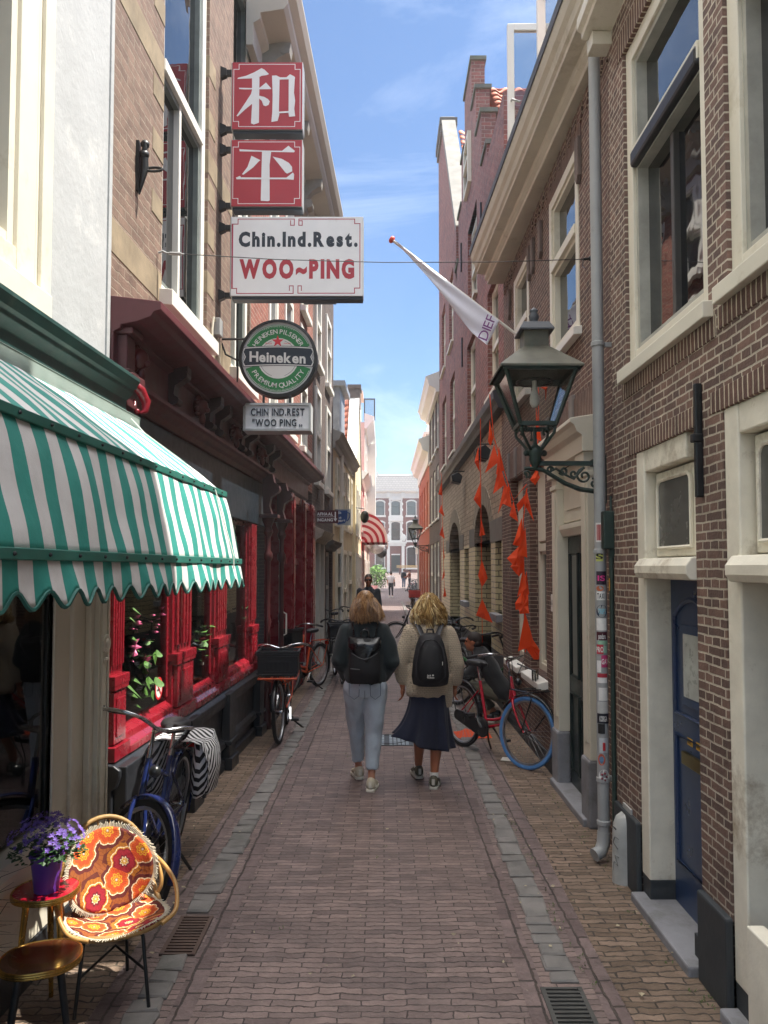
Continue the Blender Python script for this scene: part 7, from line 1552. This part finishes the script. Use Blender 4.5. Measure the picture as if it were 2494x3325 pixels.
def cloth(name, col, var=.12, knit=0, rough=.85, vs=5):
    m, N, L, b = newmat(name); p = N.new('ShaderNodeTexCoord').outputs['Object']; c = lin(col)
    o = ramp(N, L, noi(N, L, p, vs, 6), [(.3, tuple(x*(1-var) for x in c[:3])), (.7, tuple(min(1, x*(1+var)) for x in c[:3]))])
    b.inputs['Roughness'].default_value = rough; b.inputs['Sheen Weight'].default_value = .15
    if knit:
        sp = N.new('ShaderNodeSeparateXYZ'); L.new(p, sp.inputs[0]); cb = N.new('ShaderNodeCombineXYZ'); L.new(mth(N, L, 'ADD', sp.outputs[0], mth(N, L, 'MULTIPLY', sp.outputs[1], .8)), cb.inputs[0]); L.new(sp.outputs[2], cb.inputs[1])
        t = N.new('ShaderNodeTexBrick'); t.inputs['Scale'].default_value = 1; t.inputs['Brick Width'].default_value = knit*1.6; t.inputs['Row Height'].default_value = knit; t.inputs['Mortar Size'].default_value = knit*.2; t.inputs['Mortar Smooth'].default_value = 1; L.new(cb.outputs[0], t.inputs['Vector'])
        o = mixn(N, L, o, tuple(x*.45 for x in c[:3])+(1,), mth(N, L, 'MULTIPLY', t.outputs['Fac'], .7)); bump(N, L, b, mth(N, L, 'MULTIPLY', t.outputs['Fac'], -1.), .8, .01)
    else: bump(N, L, b, noi(N, L, p, 120, 2), .15, .002)
    L.new(o, b.inputs['Base Color']); return m
def head(q, c, yaw=0, k=1.):
    """skull, jaw, nose, ears, brow; faces +y turned by yaw"""
    c = Vector(c); M_ = Matrix.Rotation(yaw, 3, 'Z'); P = lambda x, y, z: c+M_ @ (Vector((x, y, z))*k)
    q.ball(P(0, -.012, .03), .077*k, .095*k, .098*k, 18, 14, M_); q.ball(P(0, .02, -.04), .062*k, .07*k, .078*k, 16, 12, M_); q.ball(P(0, .06, -.085), .03*k, .026*k, .024*k, 10, 8)
    q.ball(P(0, .098, -.022), .014*k, .02*k, .018*k, 10, 8); q.tube([P(0, .085, .02), P(0, .104, -.02)], [.009*k, .012*k], 8)
    for s_ in (-1, 1): q.ball(P(s_*.077, -.01, -.005), .012*k, .022*k, .032*k, 8, 8, M_); q.ball(P(s_*.03, .083, .03), .022*k, .01*k, .008*k, 8, 6, M_)
    q.tube([P(-.02, .083, -.058), P(0, .09, -.056), P(.02, .083, -.058)], .0065*k, 6)
    return P
def eyes(P, t, k=1.):
    q = MB()
    for s_ in (-1, 1): q.ball(P(s_*.03, .077, .012), .012*k, nu=8, nv=6)
    q.build('eye', mat('eye dark', '#2a2522', .2), t, smooth=60)
def hand(q, w_, d, side, k=1., curl=.6, thumb=(0, 1, 0)):
    """palm with five bent fingers from wrist w_ along d; thumb direction given"""
    w_ = Vector(w_); d = Vector(d).normalized(); th = Vector(thumb); th = (th-d*th.dot(d)).normalized(); nrm = d.cross(th)*side
    pc = w_+d*.045*k
    for t_ in (-.02, 0, .02): q.ball(pc+th*t_*k, .02*k, .02*k, .03*k, 8, 6); q.tube([w_, pc+th*t_*k+d*.03*k], .014*k, 8)
    for i, (o_, l) in enumerate(((.028, .07), (.009, .08), (-.01, .074), (-.028, .058))):
        p = pc+th*o_*k+d*.035*k; a = curl; pts = [p]
        for s_ in (.45, .32, .23):
            dirv = d*math.cos(a)+nrm*math.sin(a); pts.append(pts[-1]+dirv*l*s_*k); a += curl*.8
        q.tube(pts, [.0092*k, .0088*k, .008*k, .0065*k], 8)
        q.ball(pts[-1], .0065*k, nu=8, nv=6)
    p = w_+d*.02*k+th*.03*k; q.tube([w_+d*.012*k+th*.012*k, p+th*.012*k+d*.012*k, p+th*.02*k+d*.036*k+nrm*.012*k, p+th*.018*k+d*.058*k+nrm*.024*k], [.013*k, .012*k, .0095*k, .0075*k], 8)
def shoe(t, an, yaw, pitch, mu, ms_, k=1.):
    M_ = Matrix.Rotation(yaw, 3, 'Z') @ Matrix.Rotation(pitch, 3, 'X'); an = Vector(an)
    f = lambda x, y, z: tuple(an+M_ @ (Vector((x, y, z))*k))
    q = MB(f)
    def ring(y, wx, z0, z1): return [(wx*math.cos(2*math.pi*i/16), y, (z0+z1)/2+(z1-z0)/2*math.sin(2*math.pi*i/16)) for i in range(16)]
    rs = [ring(-.068, .018, -.06, -.005), ring(-.06, .033, -.072, .02), ring(-.03, .04, -.075, .03), ring(.01, .041, -.075, .025), ring(.05, .042, -.075, .0), ring(.1, .046, -.075, -.022), ring(.14, .042, -.075, -.032), ring(.17, .028, -.07, -.042), ring(.182, .01, -.065, -.052)]
    q.add([p for r in rs for p in r], [(i*16+j, i*16+(j+1) % 16, (i+1)*16+(j+1) % 16, (i+1)*16+j) for i in range(8) for j in range(16)]+[tuple(range(15, -1, -1)), tuple(8*16+j for j in range(16))])
    s_ = q.build('shoe', mu, t, smooth=60)
    q = MB(f); o_ = [(-.07, .022), (-.06, .038), (0, .045), (.06, .046), (.11, .051), (.15, .044), (.185, .02)]; q.prism([(x, y) for y, x in o_]+[(-x, y) for y, x in reversed(o_)], -.092, -.066, 2); q.build('sole', ms_, s_, bevel=.006)
    q = MB(f)
    for sd in (-1, 1): q.prism([(-.03, -.035), (.0, -.03), (.03, -.055), (.0, -.062), (-.035, -.06)], sd*.0395, sd*.0435, 0)
    q.box(-.012, .012, -.072, -.06, -.05, .0); q.build('side_patch', ms_, s_)
def human(label, loc, rz, J, skin, vox=.009, hands=True, k=1., headyaw=0, group='people in the street', curl=.5, lk=.8):
    t = thing('person', loc, label, 'person', group, local=True); t.rotation_euler = (0, 0, rz)
    q = MB(); P = head(q, J['head'], headyaw); hc = Vector(J['head']); nk = Vector(J['neck'])
    limb(q, [nk, hc+Vector((0, -.015, -.06))], [.056, .052])
    hp = Vector(J['hip']); ch = (nk+hp)/2
    sec = J.get('torso') or [(hp+Vector((0, 0, -.1)), .13, .1), (hp, .165, .115), (hp+(nk-hp)*.35, .135, .095), (hp+(nk-hp)*.7, .165, .11), (hp+(nk-hp)*.88, .15, .095), (nk, .06, .055)]
    q.loft(sec, 18)
    for s_, sd in (('l', -1), ('r', 1)):
        S_, E_, W_, HI, K_, A_ = (Vector(J[a+s_]) for a in ('sh', 'el', 'wr', 'hi', 'kn', 'an'))
        limb(q, [S_, (S_+E_)/2, E_, (E_*2+W_)/3, W_], [.052, .047, .04, .04, .026]); limb(q, [HI, (HI+K_)/2, K_, (K_*2+A_)/3+Vector((0, -.012, 0)), (K_+A_*2)/3, A_], [.085*lk, .072*lk, .054*lk, .055*lk, .042*lk, .033])
        limb(q, [A_, A_+Vector(J.get('ft'+s_, (0, .12, -.045)))], [.032, .024])
        if hands: hand(q, W_, (W_-E_), sd, 1., curl, Vector(J.get('th'+s_, (0, 1, 0))))
    fuse(q, 'body', skin, t, vox, 4); return t, P
def top(t, J, m, vox=.011, disp=None, sec=None, cuff=(.036, .05), name='sweater', sl=1.):
    q = MB(); nk, hp = Vector(J['neck']), Vector(J['hip']); q.loft(sec, 20)
    for s_ in 'lr':
        S_, E_, W_ = (Vector(J[a+s_]) for a in ('sh', 'el', 'wr')); e = E_+(W_-E_)*sl if sl <= 1 else W_
        limb(q, [S_+Vector((0, 0, -.0)), (S_+E_)/2, E_, e], [.064, cuff[1]+.012, cuff[1]+.008, cuff[0]]) if sl > 0 else limb(q, [S_, (S_+E_)/2], [.064, .066])
    return fuse(q, name, m, t, vox, 5, disp)
def trousers(t, J, m, vox=.011, disp=None, r=(.1, .085, .07, .058), hipsec=None, name='trousers', hem=.06):
    q = MB(); hp = Vector(J['hip']); q.loft(hipsec or [(hp+Vector((0, 0, -.12)), .15, .11), (hp+Vector((0, -.01, -.03)), .178, .13), (hp+Vector((0, 0, .06)), .16, .115), (hp+Vector((0, 0, .1)), .148, .105)], 20)
    for s_ in 'lr':
        HI, K_, A_ = (Vector(J[a+s_]) for a in ('hi', 'kn', 'an')); A2 = A_+(K_-A_).normalized()*hem
        limb(q, [HI, (HI+K_)/2, K_, (K_+A2)/2], [r[0], r[1], r[2], (r[2]+r[3])/2]); q.tube([(K_+A2)/2, A2], [(r[2]+r[3])/2, r[3]], 14)
    return fuse(q, name, m, t, vox, 5, disp)
fold = lambda a, f, z: (lambda c: a*noise.noise((c.x*f, c.y*f, c.z*f*z)))
# ---------------------------------------------------------------- woman with the leather rucksack
J = dict(head=(0, .02, 1.6), neck=(0, -.01, 1.46), hip=(0, 0, .93), shl=(-.165, 0, 1.385), shr=(.165, 0, 1.385), ell=(-.225, -.02, 1.12), elr=(.23, -.02, 1.11), wrl=(-.17, .12, .96), wrr=(.165, .12, .96),
         hil=(-.09, 0, .88), hir=(.09, 0, .88), knl=(-.085, .2, .5), knr=(.075, .03, .48), anl=(-.068, .36, .095), anr=(.055, -.02, .09), thl=(1, 0, .4), thr=(-1, 0, .4))
t, P = human('woman with auburn half-tied hair, black jumper, leather rucksack and pale jeans', (-.165, 6.78, 0), R(0), J, M_skin, hands=True); W1 = t
eyes(P, t)
M_sw = cloth('black green jumper', '#1c2628', .2)
top(t, J, M_sw, .011, fold(.02, 9, .6), [((0, .0, .91), .17, .125), ((0, .0, .97), .19, .14), ((0, 0, 1.1), .178, .13), ((0, -.01, 1.25), .185, .125), ((0, -.01, 1.36), .18, .118), ((0, -.01, 1.41), .165, .118), ((0, -.012, 1.46), .115, .1), ((0, -.015, 1.505), .08, .078)], (.05, .062), 'jumper')
M_jn = cloth('pale jeans', '#b2bec7', .14, vs=4)
jn = trousers(t, J, M_jn, .011, lambda c: .012*noise.noise((c.x*12, c.y*10, c.z*7))+.006*noise.noise((c.x*30, c.y*30, c.z*14)), (.106, .096, .076, .058), hem=.09)
q = MB()
for s_ in (-1, 1): q.tube([(s_*.045, -.135, .93), (s_*.05, -.138, .83), (s_*.09, -.132, .8), (s_*.135, -.108, .83), (s_*.135, -.1, .93)], .0035, 5)
q.tube([(0, -.125, .95), (0, -.13, .86), (0, -.105, .8)], .003, 5); q.build('pocket_seam', cloth('jean seam', '#6d7b88'), jn)
M_sh1, M_so1 = mat('beige shoe', '#c9bfa6', .6, var=.15, vs=14), mat('off white sole', '#d8d2c0', .6, var=.15)
shoe(t, J['anl'], R(14), R(0), M_sh1, M_so1); shoe(t, J['anr'], R(-8), R(0), M_sh1, M_so1)
H1 = hairmat('auburn hair', '#553a29', '#8f6a45', '#cba678')
q = MB(); hc = Vector(J['head']); q.ball(hc+Vector((0, -.02, .035)), .086, .103, .1, 18, 14); q.loft([(hc+Vector((0, -.055, -.12)), .09, .05), (hc+Vector((0, -.06, -.04)), .098, .065), (hc+Vector((0, -.05, .05)), .08, .07), (hc+Vector((0, -.03, .1)), .04, .05)], 16)
hb_ = fuse(q, 'hair', H1, t, .009, 4); rnd = random.Random(4); q = MB(); tie = hc+Vector((-.01, -.125, .075))
for i in range(420):
    a = rnd.uniform(-1.5, 1.5)
    if i < 130:  # pulled back to the tie, then the tail
        p0 = hc+Vector((.085*math.sin(a*1.0), .02-.05*math.cos(a), .045+.06*math.cos(a)*rnd.uniform(.6, 1))); e = Vector((hc.x+rnd.gauss(0, .045), -.13+rnd.uniform(-.03, .02), rnd.uniform(1.44, 1.53)))
        pts = [p0, p0.lerp(tie, .6)+Vector((0, -.015, .012)), tie+Vector((rnd.gauss(0, .012), rnd.gauss(0, .008), rnd.gauss(0, .012))), tie.lerp(e, .35)+Vector((rnd.gauss(0, .02), -.03, .01)), tie.lerp(e, .7)+Vector((rnd.gauss(0, .02), -.025, 0)), e]
    else:
        b_ = rnd.uniform(-.25, 1); p0 = hc+Vector((.09*math.sin(a), -.02-.085*math.cos(a), .07*b_)); x1 = (.13*math.sin(a)+rnd.gauss(0, .012))*(1.12 if a > 0 else .98); e = Vector((hc.x+x1+.012, -.03-.1*math.cos(a)+rnd.uniform(-.015, .01), rnd.uniform(1.455, 1.5)))
        pts = [p0, p0.lerp(e, .35)+Vector((.02*math.sin(a), -.022*math.cos(a), .0)), p0.lerp(e, .7)+Vector((.015*math.sin(a)+rnd.gauss(0, .006), -.018, 0)), e]
    q.tube(pts, [.005]+[.0055]*(len(pts)-2)+[.0012], 4)
q.build('strands', H1, hb_, smooth=80)
M_lea = mat('black leather', '#141518', .28, var=.2, vs=6, bmp=.25)
bp = thing('backpack', W1.location, 'black leather rucksack with glossy flap on the woman in jeans', 'backpack', local=True)
q = MB(); Y = -.12
for z, w_, d in ((.945, .115, .03), (.955, .132, .06), (1.05, .138, .075), (1.2, .132, .07), (1.3, .115, .055), (1.325, .1, .03)): pass
q.loft([((0, Y-.05, .94), .11, .03), ((0, Y-.055, .96), .132, .055), ((0, Y-.06, 1.06), .138, .07), ((0, Y-.055, 1.2), .13, .066), ((0, Y-.045, 1.3), .115, .05), ((0, Y-.04, 1.325), .09, .03)], 20); q.build('bag', mat('black suede', '#16171a', .75, var=.2, vs=8), bp, smooth=60)
q = MB()
def ff(u, v):
    x = (u-.5)*2; w_ = .138*(1-.55*max(0, v-.5)*2*.9) if v > .5 else .138; return (x*w_, Y-.03-.09*math.sqrt(max(0, 1-(x*.93)**2))*min(1, v*3+.15)-.004+.008*math.sin(x*5+v*3), 1.335-.205*v*(1-.18*x*x)-.0*x)
q.grid(ff, 20, 14); q.build('flap', M_lea, bp, smooth=80, solid=.006)
q = MB(); q.tube([(-.12, Y-.115, 1.075), (-.04, Y-.132, 1.07)], .004, 5); q.tube([(-.11, Y-.12, 1.205), (-.05, Y-.13, 1.17), (0, Y-.134, 1.155), (.05, Y-.13, 1.17), (.11, Y-.12, 1.205)], .003, 5); q.build('zip', mat('dark piping', '#3a3b3e', .4), bp)
q = MB()
for s_ in (-1, 1): q.tube([(s_*.085, Y-.04, 1.31), (s_*.1, Y-.0, 1.4), (s_*.115, -.06, 1.455), (s_*.12, .02, 1.465), (s_*.125, .09, 1.4), (s_*.13, .12, 1.25)], .014, 8, flat=.4)
q.tube([(-.035, Y-.04, 1.325), (-.03, Y-.045, 1.38), (0, Y-.045, 1.4), (.03, Y-.045, 1.38), (.035, Y-.04, 1.325)], .009, 8); q.build('strap', M_lea, bp, smooth=60)
# ---------------------------------------------------------------- woman in cardigan and navy skirt
J = dict(head=(0, .02, 1.575), neck=(0, -.01, 1.43), hip=(0, 0, .92), shl=(-.175, 0, 1.36), shr=(.175, 0, 1.36), ell=(-.25, -.01, 1.09), elr=(.255, -.01, 1.08), wrl=(-.235, .04, .87), wrr=(.235, .05, .87),
         hil=(-.09, 0, .88), hir=(.09, 0, .88), knl=(-.075, .12, .47), knr=(.07, -.0, .47), anl=(-.085, .27, .1), anr=(.04, -.04, .09), thl=(.3, 1, 0), thr=(-.3, 1, 0))
t, P = human('woman with curly blond hair, beige knitted cardigan and navy skirt', (.4, 6.88, 0), 0, J, M_skin2, curl=.45, lk=1.); W2 = t
eyes(P, t); M_kn = cloth('beige knit', '#c9b69c', .12, knit=.016)
def cdisp(c): return .02*noise.noise((c.x*7, c.y*7, c.z*4))+.012*noise.noise((c.x*18, c.y*18, 0))*(1.5-c.z)
top(t, J, M_kn, .011, cdisp, [((-.03, .0, .79), .17, .13), ((-.01, .0, .83), .205, .155), ((0, 0, .95), .185, .145), ((0, 0, 1.1), .17, .135), ((0, -.01, 1.24), .182, .13), ((0, -.01, 1.34), .185, .118), ((0, -.01, 1.4), .15, .11), ((0, -.01, 1.46), .08, .078)], (.06, .06), 'cardigan', sl=.72)
q = MB(); q.loft([((.16, .03, .70), .04, .07), ((.165, .02, .8), .055, .1), ((.15, .02, .98), .05, .1)], 14); fuse(q, 'cardigan_front', M_kn, t, .011, 5, cdisp)
M_sk = cloth('navy skirt', '#1b2036', .2, vs=3)
def skf(u, v):
    a = 2*math.pi*u; fl = v**1.6; r = 1+.14*fl*math.sin(a*7+1.3*v)+.08*fl*math.sin(a*13); lf = max(0, -math.cos(a))*fl
    return ((.155+.07*fl)*r*math.cos(a)-.1*lf*fl*1.0-.025*fl*max(0, math.cos(a)), (.125+.075*fl)*r*math.sin(a)+.06*fl, .97-(.62-.1*lf+.03*max(0, math.cos(a)))*v)
q = MB(); q.grid(skf, 96, 26); q.build('skirt', M_sk, t, smooth=80, solid=.004)
M_sh2, M_so2 = mat('grey olive shoe', '#5d5a4a', .6, var=.3, vs=20), mat('grey white sole', '#b9b6a8', .6, var=.2)
shoe(t, J['anl'], R(10), R(0), M_sh2, M_so2); shoe(t, J['anr'], R(-10), R(0), M_sh2, M_so2)
q = MB()
for s_ in 'lr': a = Vector(J['an'+s_]); q.tube([a+Vector((0, -.005, -.01)), a+Vector((0, 0, .045))], .038, 12)
q.build('sock', M_white, t)
H2 = hairmat('blond curls', '#4f381c', '#9c7a45', '#e2c994')
q = MB(); hc = Vector(J['head']); q.ball(hc+Vector((0, -.02, .035)), .09, .104, .098, 18, 14); q.ball(hc+Vector((0, -.035, -.06)), .1, .085, .09, 16, 12); hb_ = fuse(q, 'hair', H2, t, .01, 5)
rnd = random.Random(8); HC = [MB(), MB(), MB()]; clump = [(rnd.uniform(-2.1, 2.1), rnd.uniform(-.55, 1.0), rnd.uniform(0, 6.28), rnd.uniform(6, 11), rnd.uniform(.008, .019), rnd.uniform(.1, .148), rnd.uniform(.85, 1.15)) for _ in range(105)]
for ci, (a0, b0, ph, tw, hr, out, lk_) in enumerate(clump):
    for j in range(6):
        a = a0+rnd.gauss(0, .06); b_ = min(1, b0+rnd.gauss(0, .05)); rr = math.sqrt(max(.04, 1-b_*b_)); p0 = hc+Vector((.09*math.sin(a)*rr, -.02-.1*math.cos(a)*rr, .04+.094*b_))
        o_ = out+rnd.gauss(0, .006); zz = max(1.385+.05*abs(math.sin(a0*3))+rnd.uniform(-.015, .025), p0.z-.25*lk_); e = Vector((hc.x+o_*math.sin(a), hc.y-.015-o_*.85*math.cos(a), zz)); pts = []; m_ = 18
        for k in range(m_+1):
            f = k/m_; g_ = hr*min(1, max(0, f-.12)*2.6)*(1 if j < 4 else 1.3); c_ = p0.lerp(e, f**.85)+Vector((math.sin(a), -math.cos(a), 0))*.028*math.sin(f*3.14)+Vector((0, 0, .018*math.sin(f*3.14)*max(0, b_)))
            pts.append(c_+Vector((g_*math.cos(ph+f*tw+j*.18), g_*.9*math.sin(ph+f*tw+j*.18), g_*.5*math.sin(ph*2+f*tw))))
        HC[(ci*7+(j == 5)) % 3].tube(pts, [.0046]*m_+[.0012], 4)
for q, c_ in zip(HC, (('#5c4222', '#8a6a3c', '#a88650'), ('#7d5f34', '#ad8c56', '#cfb27a'), ('#a98a55', '#d3b985', '#eeddb4'))): q.build('curls', hairmat('curl '+c_[0], *c_), hb_, smooth=80)
M_bpk = mat('charcoal nylon', '#1d1c20', .7, var=.18, vs=9, bmp=.15); M_bp2 = mat('dark nylon trim', '#2b2a2f', .6, var=.15)
bp = thing('backpack', W2.location, 'large charcoal rucksack with small white logo on the curly haired woman', 'backpack', local=True)
q = MB(); Y = -.12; q.loft([((0, Y-.06, .905), .1, .05), ((0, Y-.075, .925), .15, .085), ((0, Y-.085, 1.0), .163, .105), ((0, Y-.08, 1.14), .148, .1), ((0, Y-.07, 1.27), .12, .085), ((0, Y-.06, 1.34), .09, .065), ((0, Y-.055, 1.36), .05, .04)], 22); q.build('bag', M_bpk, bp, smooth=60)
q = MB(); q.loft([((0, Y-.14, .95), .085, .04), ((0, Y-.15, .99), .115, .055), ((0, Y-.145, 1.1), .112, .055), ((0, Y-.13, 1.22), .09, .05), ((0, Y-.115, 1.28), .05, .035)], 18); q.build('front_pocket', mat('black nylon', '#151518', .75, var=.2, vs=8), bp, smooth=60)
q = MB(); q.tube([(-.125, Y-.16, 1.0), (-.12, Y-.17, 1.12), (-.098, Y-.155, 1.24), (-.05, Y-.14, 1.305), (0, Y-.135, 1.315), (.05, Y-.14, 1.305), (.098, Y-.155, 1.24), (.12, Y-.17, 1.12), (.125, Y-.16, 1.0)], .005, 6); q.build('zip', M_bp2, bp, smooth=60)
q = MB()
for s_ in (-1, 1): q.tube([(s_*.06, Y-.06, 1.33), (s_*.095, Y+.0, 1.41), (s_*.115, -.05, 1.445), (s_*.12, .03, 1.445), (s_*.125, .1, 1.36), (s_*.13, .13, 1.2)], .026, 8, flat=.3)
q.tube([(-.03, Y-.06, 1.35), (-.025, Y-.07, 1.395), (.025, Y-.07, 1.395), (.03, Y-.06, 1.35)], .008, 6); q.build('strap', M_bp2, bp, smooth=60)
q = MB(); q.box(.095, .1, Y-.19, Y-.18, 1.1, 1.13); text(q, 'Jack', lambda x, y: (-.035+x, Y-.2085, 1.01+y), .016, .035, off=.02); text(q, 'Wolfskin', lambda x, y: (-.035+x, Y-.2085, .992+y), .014, .06, off=.02); q.ball((.015, Y-.206, 1.018), .008, .003, .007, 8, 6); q.build('logo', M_white, bp)
# ---------------------------------------------------------------- man with sunglasses, facing us
def std(h=1.75, step=.0, arms=.0):
    k = h/1.75; f = lambda *p: tuple(x*k for x in p)
    return dict(head=f(0, .02, 1.63), neck=f(0, -.01, 1.48), hip=f(0, 0, .95), shl=f(-.185, 0, 1.41), shr=f(.185, 0, 1.41), ell=f(-.225, -.02+arms, 1.13), elr=f(.225, -.02-arms, 1.13), wrl=f(-.22, .06+arms*1.5, .9), wrr=f(.22, .06-arms, .9),
                hil=f(-.09, 0, .9), hir=f(.09, 0, .9), knl=f(-.095, step*.6, .5), knr=f(.095, -step*.25, .5), anl=f(-.095, step, .095), anr=f(.095, -step, .1))
def tsec(k=1., w_=1.): return [((0, 0, .88*k), .17*w_, .115), ((0, 0, 1.0*k), .165*w_, .115), ((0, -.01, 1.25*k), .19*w_, .125), ((0, -.01, 1.38*k), .185*w_, .11), ((0, -.01, 1.46*k), .1, .085), ((0, -.01, 1.5*k), .065, .064)]
J = std(1.78); t, P = human('man in sunglasses and a dark grey shirt walking towards us behind the auburn haired woman', (-.33, 16.4, 0), R(180), J, M_skin2, vox=.01)
top(t, J, cloth('dark grey shirt', '#34373d', .15), .013, fold(.012, 8, .7), tsec(1.02, 1.05), (.042, .052), 'shirt'); trousers(t, J, cloth('dark trousers', '#26282c'), .013)
for s_ in 'lr': shoe(t, J['an'+s_], 0, 0, M_black, M_black)
q = MB(); hc = Vector(J['head']); q.ball(hc+Vector((0, -.025, .05)), .083, .1, .095, 16, 12); q.build('hair', mat('grey brown hair', '#4d4038', .6, var=.3, vs=40), t, smooth=80)
q = MB()
for s_ in (-1, 1): q.ball(P(s_*.034, .093, .012), .029, .008, .021, 12, 8); q.tube([P(s_*.06, .088, .016), P(s_*.084, .0, .018)], .004, 5)
q.tube([P(-.02, .1, .018), P(.02, .1, .018)], .004, 5); q.build('sunglasses', M_black, t, smooth=60)
q = MB(); q.tube([P(.13, -.1, -.2), P(.07, .08, -.2), P(.02, .13, -.42)], .014, 6); q.build('strap', M_black, t)
# ---------------------------------------------------------------- far walkers
J = std(1.66, .14, .05); t, P = human('distant woman in white T-shirt and black trousers walking away mid street', (.45, 49.5, 0), 0, J, M_skin, vox=.014, hands=True)
top(t, J, cloth('white tee', '#e2e2e4', .05), .015, None, tsec(.95, .95), (.05, .06), 'shirt', sl=0); trousers(t, J, cloth('black trousers', '#1d1f26'), .015, None, (.092, .08, .06, .045))
for s_ in 'lr': shoe(t, J['an'+s_], 0, 0, M_white, M_white)
q = MB(); hc = Vector(J['head']); q.ball(hc+Vector((0, -.025, .04)), .085, .102, .1, 12, 10); q.ball(hc+Vector((0, -.07, .13)), .055, nu=10, nv=8); q.build('hair', M_hd, t, smooth=80)
q = MB(); q.box(.2, .27, -.1, .16, .72, 1.0); q.tube([(.235, -.08, 1.0), (.2, 0, 1.42), (.235, .12, 1.0)], .012, 5); o = q.build('handbag', M_black, None, bevel=.02, org=(0, 0, 0)); o.location = (.45, 49.5, 0); tag(o, 'small black shoulder bag carried by the distant woman in white', 'bag')
J = std(1.8); t, P = human('distant man with dark rucksack and jeans standing by the bicycles', (1.8, 70, 0), R(-30), J, M_skin, vox=.016, hands=True)
top(t, J, cloth('dark jacket', '#26282e'), .016, None, tsec(1.03, 1.1), (.05, .062), 'jacket'); trousers(t, J, cloth('blue jeans', '#5d6f84'), .016)
for s_ in 'lr': shoe(t, J['an'+s_], 0, 0, M_white, M_white)
q = MB(); hc = Vector(J['head']); q.ball(hc+Vector((0, -.02, .045)), .085, .1, .098, 12, 10); q.build('hair', M_hd, t, smooth=80)
q = MB(); q.loft([((0, -.19, 1.0), .13, .07), ((0, -.2, 1.1), .16, .1), ((0, -.19, 1.35), .15, .09), ((0, -.17, 1.47), .1, .05)], 14); o = q.build('backpack', M_bpk, None, smooth=60, org=(0, 0, 0)); o.location = (1.8, 70, 0); o.rotation_euler = (0, 0, R(-30)); tag(o, 'black rucksack on the distant man by the bicycles', 'backpack')
J = std(1.72); J.update(wrl=(-.15, .42, 1.05), wrr=(.15, .42, 1.05), ell=(-.22, .15, 1.12), elr=(.22, .15, 1.12)); t, P = human('distant person in rust orange top reaching towards a parked bicycle', (2.3, 69.3, 0), R(70), J, M_skin2, vox=.016)
top(t, J, cloth('rust top', '#94502f'), .016, None, tsec(1, 1), (.045, .055), 'jacket'); trousers(t, J, cloth('dark far trousers', '#3a3a42'), .016)
q = MB(); hc = Vector(J['head']); q.ball(hc+Vector((0, -.02, .04)), .088, .104, .1, 12, 10); q.build('hair', mat('brown hair', '#5d4030', .6), t, smooth=80)
# ---------------------------------------------------------------- crouching man at the green bicycle
J = dict(head=(0, .3, .98), neck=(0, .2, .85), hip=(0, -.05, .38), shl=(-.18, .16, .8), shr=(.18, .16, .8), ell=(-.24, .33, .58), elr=(.24, .3, .56), wrl=(-.14, .55, .62), wrr=(.15, .5, .55), hil=(-.09, -.02, .36), hir=(.09, -.02, .36), knl=(-.14, .36, .46), knr=(.14, .36, .42), anl=(-.12, .08, .095), anr=(.12, .04, .095),
         torso=[((0, -.08, .28), .13, .1), ((0, -.05, .38), .17, .13), ((0, .04, .56), .15, .11), ((0, .14, .74), .17, .12), ((0, .18, .82), .13, .1), ((0, .2, .88), .06, .06)])
t, P = human('crouching man with cropped dark hair and black jacket working on the green bicycle', (1.42, 9.75, 0), R(72), J, M_skin2, vox=.01, curl=.8)
M_bj = cloth('black jacket', '#191a1d', .2); top(t, J, M_bj, .012, fold(.014, 8, .8), [((0, -.1, .3), .18, .15), ((0, -.06, .4), .2, .16), ((0, .04, .56), .185, .14), ((0, .13, .72), .2, .14), ((0, .18, .82), .175, .12), ((0, .21, .89), .1, .095), ((0, .23, .93), .07, .07)], (.05, .066), 'jacket')
trousers(t, J, cloth('olive trousers', '#5d5a4a'), .012, fold(.01, 9, 1), (.1, .085, .072, .056), [((0, -.1, .27), .14, .12), ((0, -.06, .36), .18, .14), ((0, -.04, .44), .16, .12)])
for s_ in 'lr': shoe(t, J['an'+s_], 0, 0, M_black, M_so2)
q = MB(); hc = Vector(J['head']); q.ball(hc+Vector((0, -.022, .045)), .083, .1, .092, 16, 12); q.ball(hc+Vector((0, -.05, -.01)), .076, .07, .07, 14, 10); q.build('hair', mat('cropped hair', '#2a211d', .7, var=.3, vs=60), t, smooth=80); eyes(P, t)
